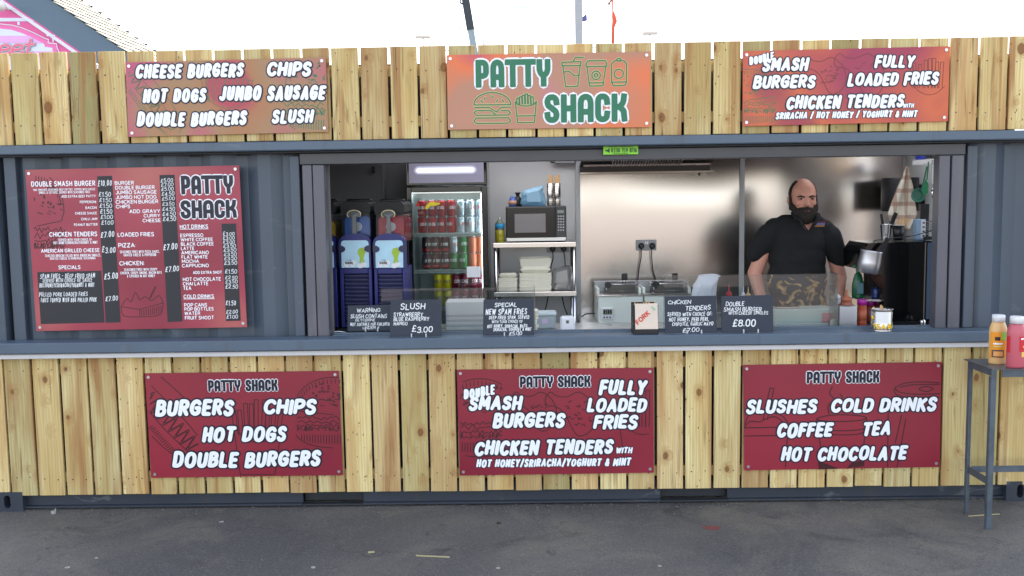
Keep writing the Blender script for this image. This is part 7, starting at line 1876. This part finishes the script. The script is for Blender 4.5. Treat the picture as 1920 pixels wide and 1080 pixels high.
MB().prism([(ap_o[0], .0), (ib[0]+.15, 0), (ib[0]+.15, bl[1]-.002), (ap_o[0], bl[1]-.002)], BYB+.05, BYB+.12).build('front_wall', mat('stall_wall', (150, 150, 152), .6), t)
MB().box(ap_o[0], ib[0]+.15, BYB+.121, BYB+2.0, 0, bl[1]-.1).build('side_wall', MATS['stall_wall'], t)
# roof: white overlapping sheets laid in rows
TW = mat('cream_white_roof_tile', (196, 190, 172), .6, noise=.06); nrm = Vector((-du.y, du.x))
sl = 0
L_ = math.hypot(ev_o[0]-ap_o[0], ev_o[1]-ap_o[1]); pitch = .15; rows_ = int(L_/pitch); colw = .48
for i in range(rows_):
    for j in range(4):
        a = (ap_o[0]+du.x*pitch*i, ap_o[1]+du.y*pitch*i); b = (a[0]+du.x*(pitch-.004), a[1]+du.y*(pitch-.004))
        o1, o2 = .03, .012
        MB().prism([(a[0]+nrm.x*o2, a[1]+nrm.y*o2), (b[0]+nrm.x*o1, b[1]+nrm.y*o1), (b[0]+nrm.x*(o1-.01), b[1]+nrm.y*(o1-.01)), (a[0]+nrm.x*(o2-.01), a[1]+nrm.y*(o2-.01))], BYB-.03+j*colw, BYB-.03+(j+1)*colw-.03).build('roof_tile', TW, t)
    q_ = (ap_o[0]+du.x*pitch*(i+.25), ap_o[1]+du.y*pitch*(i+.25))
    MB().prism([(q_[0], q_[1]), (q_[0]+du.x*pitch*.5, q_[1]+du.y*pitch*.5), (q_[0]+du.x*pitch*.5+nrm.x*.055, q_[1]+du.y*pitch*.5+nrm.y*.055), (q_[0]+nrm.x*.02, q_[1]+nrm.y*.02)], BYB+4*colw-.058, BYB+4*colw-.028).build('tile_clip', mat('dark_verge_clip', (56, 56, 84), .6), t)
MB().prism([ap_o, ev_o, (ev_o[0]-nrm.x*.04, ev_o[1]-nrm.y*.04), (ap_o[0]-nrm.x*.04, ap_o[1]-nrm.y*.04)], BYB+.121, BYB+4*colw-.03).build('roof_deck', mat('pale_blue_deck', (120, 130, 142), .5), t)
c = P(2, 12, 5.8)
tag(MB().ball(c, (.055, .055, .055), 14, 10).cap(c+Vector((0, .05, 0)), c+Vector((0, .19, 0)), .012, .012, 8).build('globe_lamp', mat('globe_cream', (222, 214, 206), .4)), 'cream globe lamp before the pink sign at the top left corner', 'lamp')

# poles and fairground pieces above the kiosk
YP = 4.0
def pole(name, x0, y0, x1, y1, w, m, label, Y, cat='pole'):
    a, b = P(x0, y0, Y), P(x1, y1, Y); d = (b-a); d.normalize(); top = a-d*.5; k = (0-b.z)/d.z; foot = b+d*k
    t = thing(name, label, cat, tuple(foot)); MB().bar(top, foot, w*SC(Y), w*SC(Y)).build('post', m, t); return t
PG = mat('weathered_grey_pole', (150, 162, 164), .6, noise=.1, nscale=5)
t = pole('leaning_pole', 873, 0, 887, 82, 12, PG, 'leaning grey pole wrapped in black tape above the name sign', YP)
a, b = P(871.5, -10, YP), P(882.5, 56, YP); MB().bar(a-Vector((0, .004, 0)), b-Vector((0, .004, 0)), 14*SC(YP), 14*SC(YP)+.008).build('black_tape', mat('black_tape', (46, 52, 56), .5, noise=.2, nscale=20), t)
MB().tube([tuple(P(a_, b_, YP-.03)) for a_, b_ in ((866, -4), (862, 4), (868, 8))], .008, 6).build('hook', BLACK, t)
t = pole('straight_pole', 1084.5, 0, 1085.5, 82, 13.5, mat('pale_galvanised', (176, 176, 176), .5, noise=.05), 'straight pale grey pole right of the name sign middle, above the planks', YP+.5)
LAV = mat('pale_lavender_paint', (226, 228, 238), .6); 
def ladder(x0, x1, ys, label, Y=8.0):
    a, b = P(x0, 90, Y), P(x1, 90, Y); ztop = P(x0, -30, Y).z
    t = thing('white_ladder', label, 'ladder', (a.x, Y, 0), 'white ladders beyond the kiosk')
    for x in (a.x, b.x): MB().box(x-.008, x+.008, Y, Y+.03, 0, ztop, .002).build('rail', LAV, t)
    for y in ys: z = P(x0, y, Y).z; MB().box(a.x+.009, b.x-.009, Y+.005, Y+.02, z-.008, z+.008).build('rung', LAV, t)
ladder(833, 865, (-8, 13, 33, 53.5, 74, 94), 'faint white ladder left of the taped leaning pole')
ladder(1111, 1141, (-12, 9, 28, 48.5, 69, 89), 'faint white ladder right of the straight grey pole')
def frame_bar(pts, m, w, label, name, cat, Y=8.2):
    p = [P(a, b, Y) for a, b in pts]; t = thing(name, label, cat, (p[0].x, Y, 0)); MB().tube([tuple(q) for q in p], w, 6).build('tube', m, t)
    MB().box(p[-1].x-w, p[-1].x+w, Y-w, Y+w, 0, p[-1].z+.01).build('post', m, t); return t
frame_bar([(1090, 12), (905, 15), (907, 90)], mat('ice_blue_paint', (220, 232, 242), .6), .012, 'pale blue pipe frame between the two poles', 'pipe_frame', 'frame')
for x, lb in ((792, 'small white floodlight bar left of the left ladder'), (1220, 'small white floodlight bar right of the orange strap')):
    Y = 8.2; c = P(x, 67 if x < 1000 else 60, Y); s = SC(Y)
    t = thing('floodlight', lb, 'floodlight', (c.x, Y, 0))
    MB().box(c.x-14*s, c.x+14*s, Y, Y+.08, c.z-4*s, c.z+2*s, .01).build('housing', mat('cream_lamp_body', (226, 214, 200), .5), t)
    MB().box(c.x-13*s, c.x+13*s, Y-.01, Y-.001, c.z+2*s, c.z+3.4*s).build('shade', mat('grey_lamp_shade', (196, 200, 204), .5), t)
    MB().box(c.x-.010, c.x+.010, Y+.085, Y+.105, 0, c.z-.0).build('post', WHITEP, t)
    for d in (-17, 17): MB().ball((c.x+d*s, Y+.04, c.z-1*s), .012, 8, 6).build('end_knob', STEEL_R, t)
Y = 8.0
t = thing('orange_strap', 'orange red strap and cord hanging beside the right ladder', 'strap', (P(1149, 50, Y).x, Y, 0))
pp = [P(a, b, Y) for a, b in ((1148, -20), (1149, 20), (1151, 30), (1152.5, 40), (1149.5, 52), (1149, 95))]
MB().tube([tuple(p) for p in pp], [.012, .012, .03, .036, .022, .02], 6).build('strap', mat('orange_webbing', (232, 96, 58), .6), t)
MB().box(pp[-1].x-.006, pp[-1].x+.006, Y-.006, Y+.006, 0, pp[-1].z).build('cord', MATS['orange_webbing'], t)
pp = [P(a, b, Y) for a, b in ((1143.5, -20), (1143.5, 100))]; MB().tube([(pp[0].x, Y, pp[0].z), (pp[1].x, Y, 0)], .007, 6).build('cord', mat('dark_purple_cord', (110, 90, 120), .6), t)
MB().tube([tuple(P(a, b, Y)) for a, b in ((1141, 8), (1150, -4), (1158, -14))], .012, 6).build('strap', MATS['badge_orange'], t)
t = thing('pole_bracket', 'small dark blue bracket fixed to the straight grey pole', 'bracket', tuple(P(1096, 36, YP+.5)))
MB().prism([b3(a, b, YP+.5) for a, b in ((1091, 33), (1100, 25), (1101, 38), (1093, 40))], YP+.5, YP+.53).build('bracket', mat('violet_blue_paint', (96, 92, 150), .5), t)
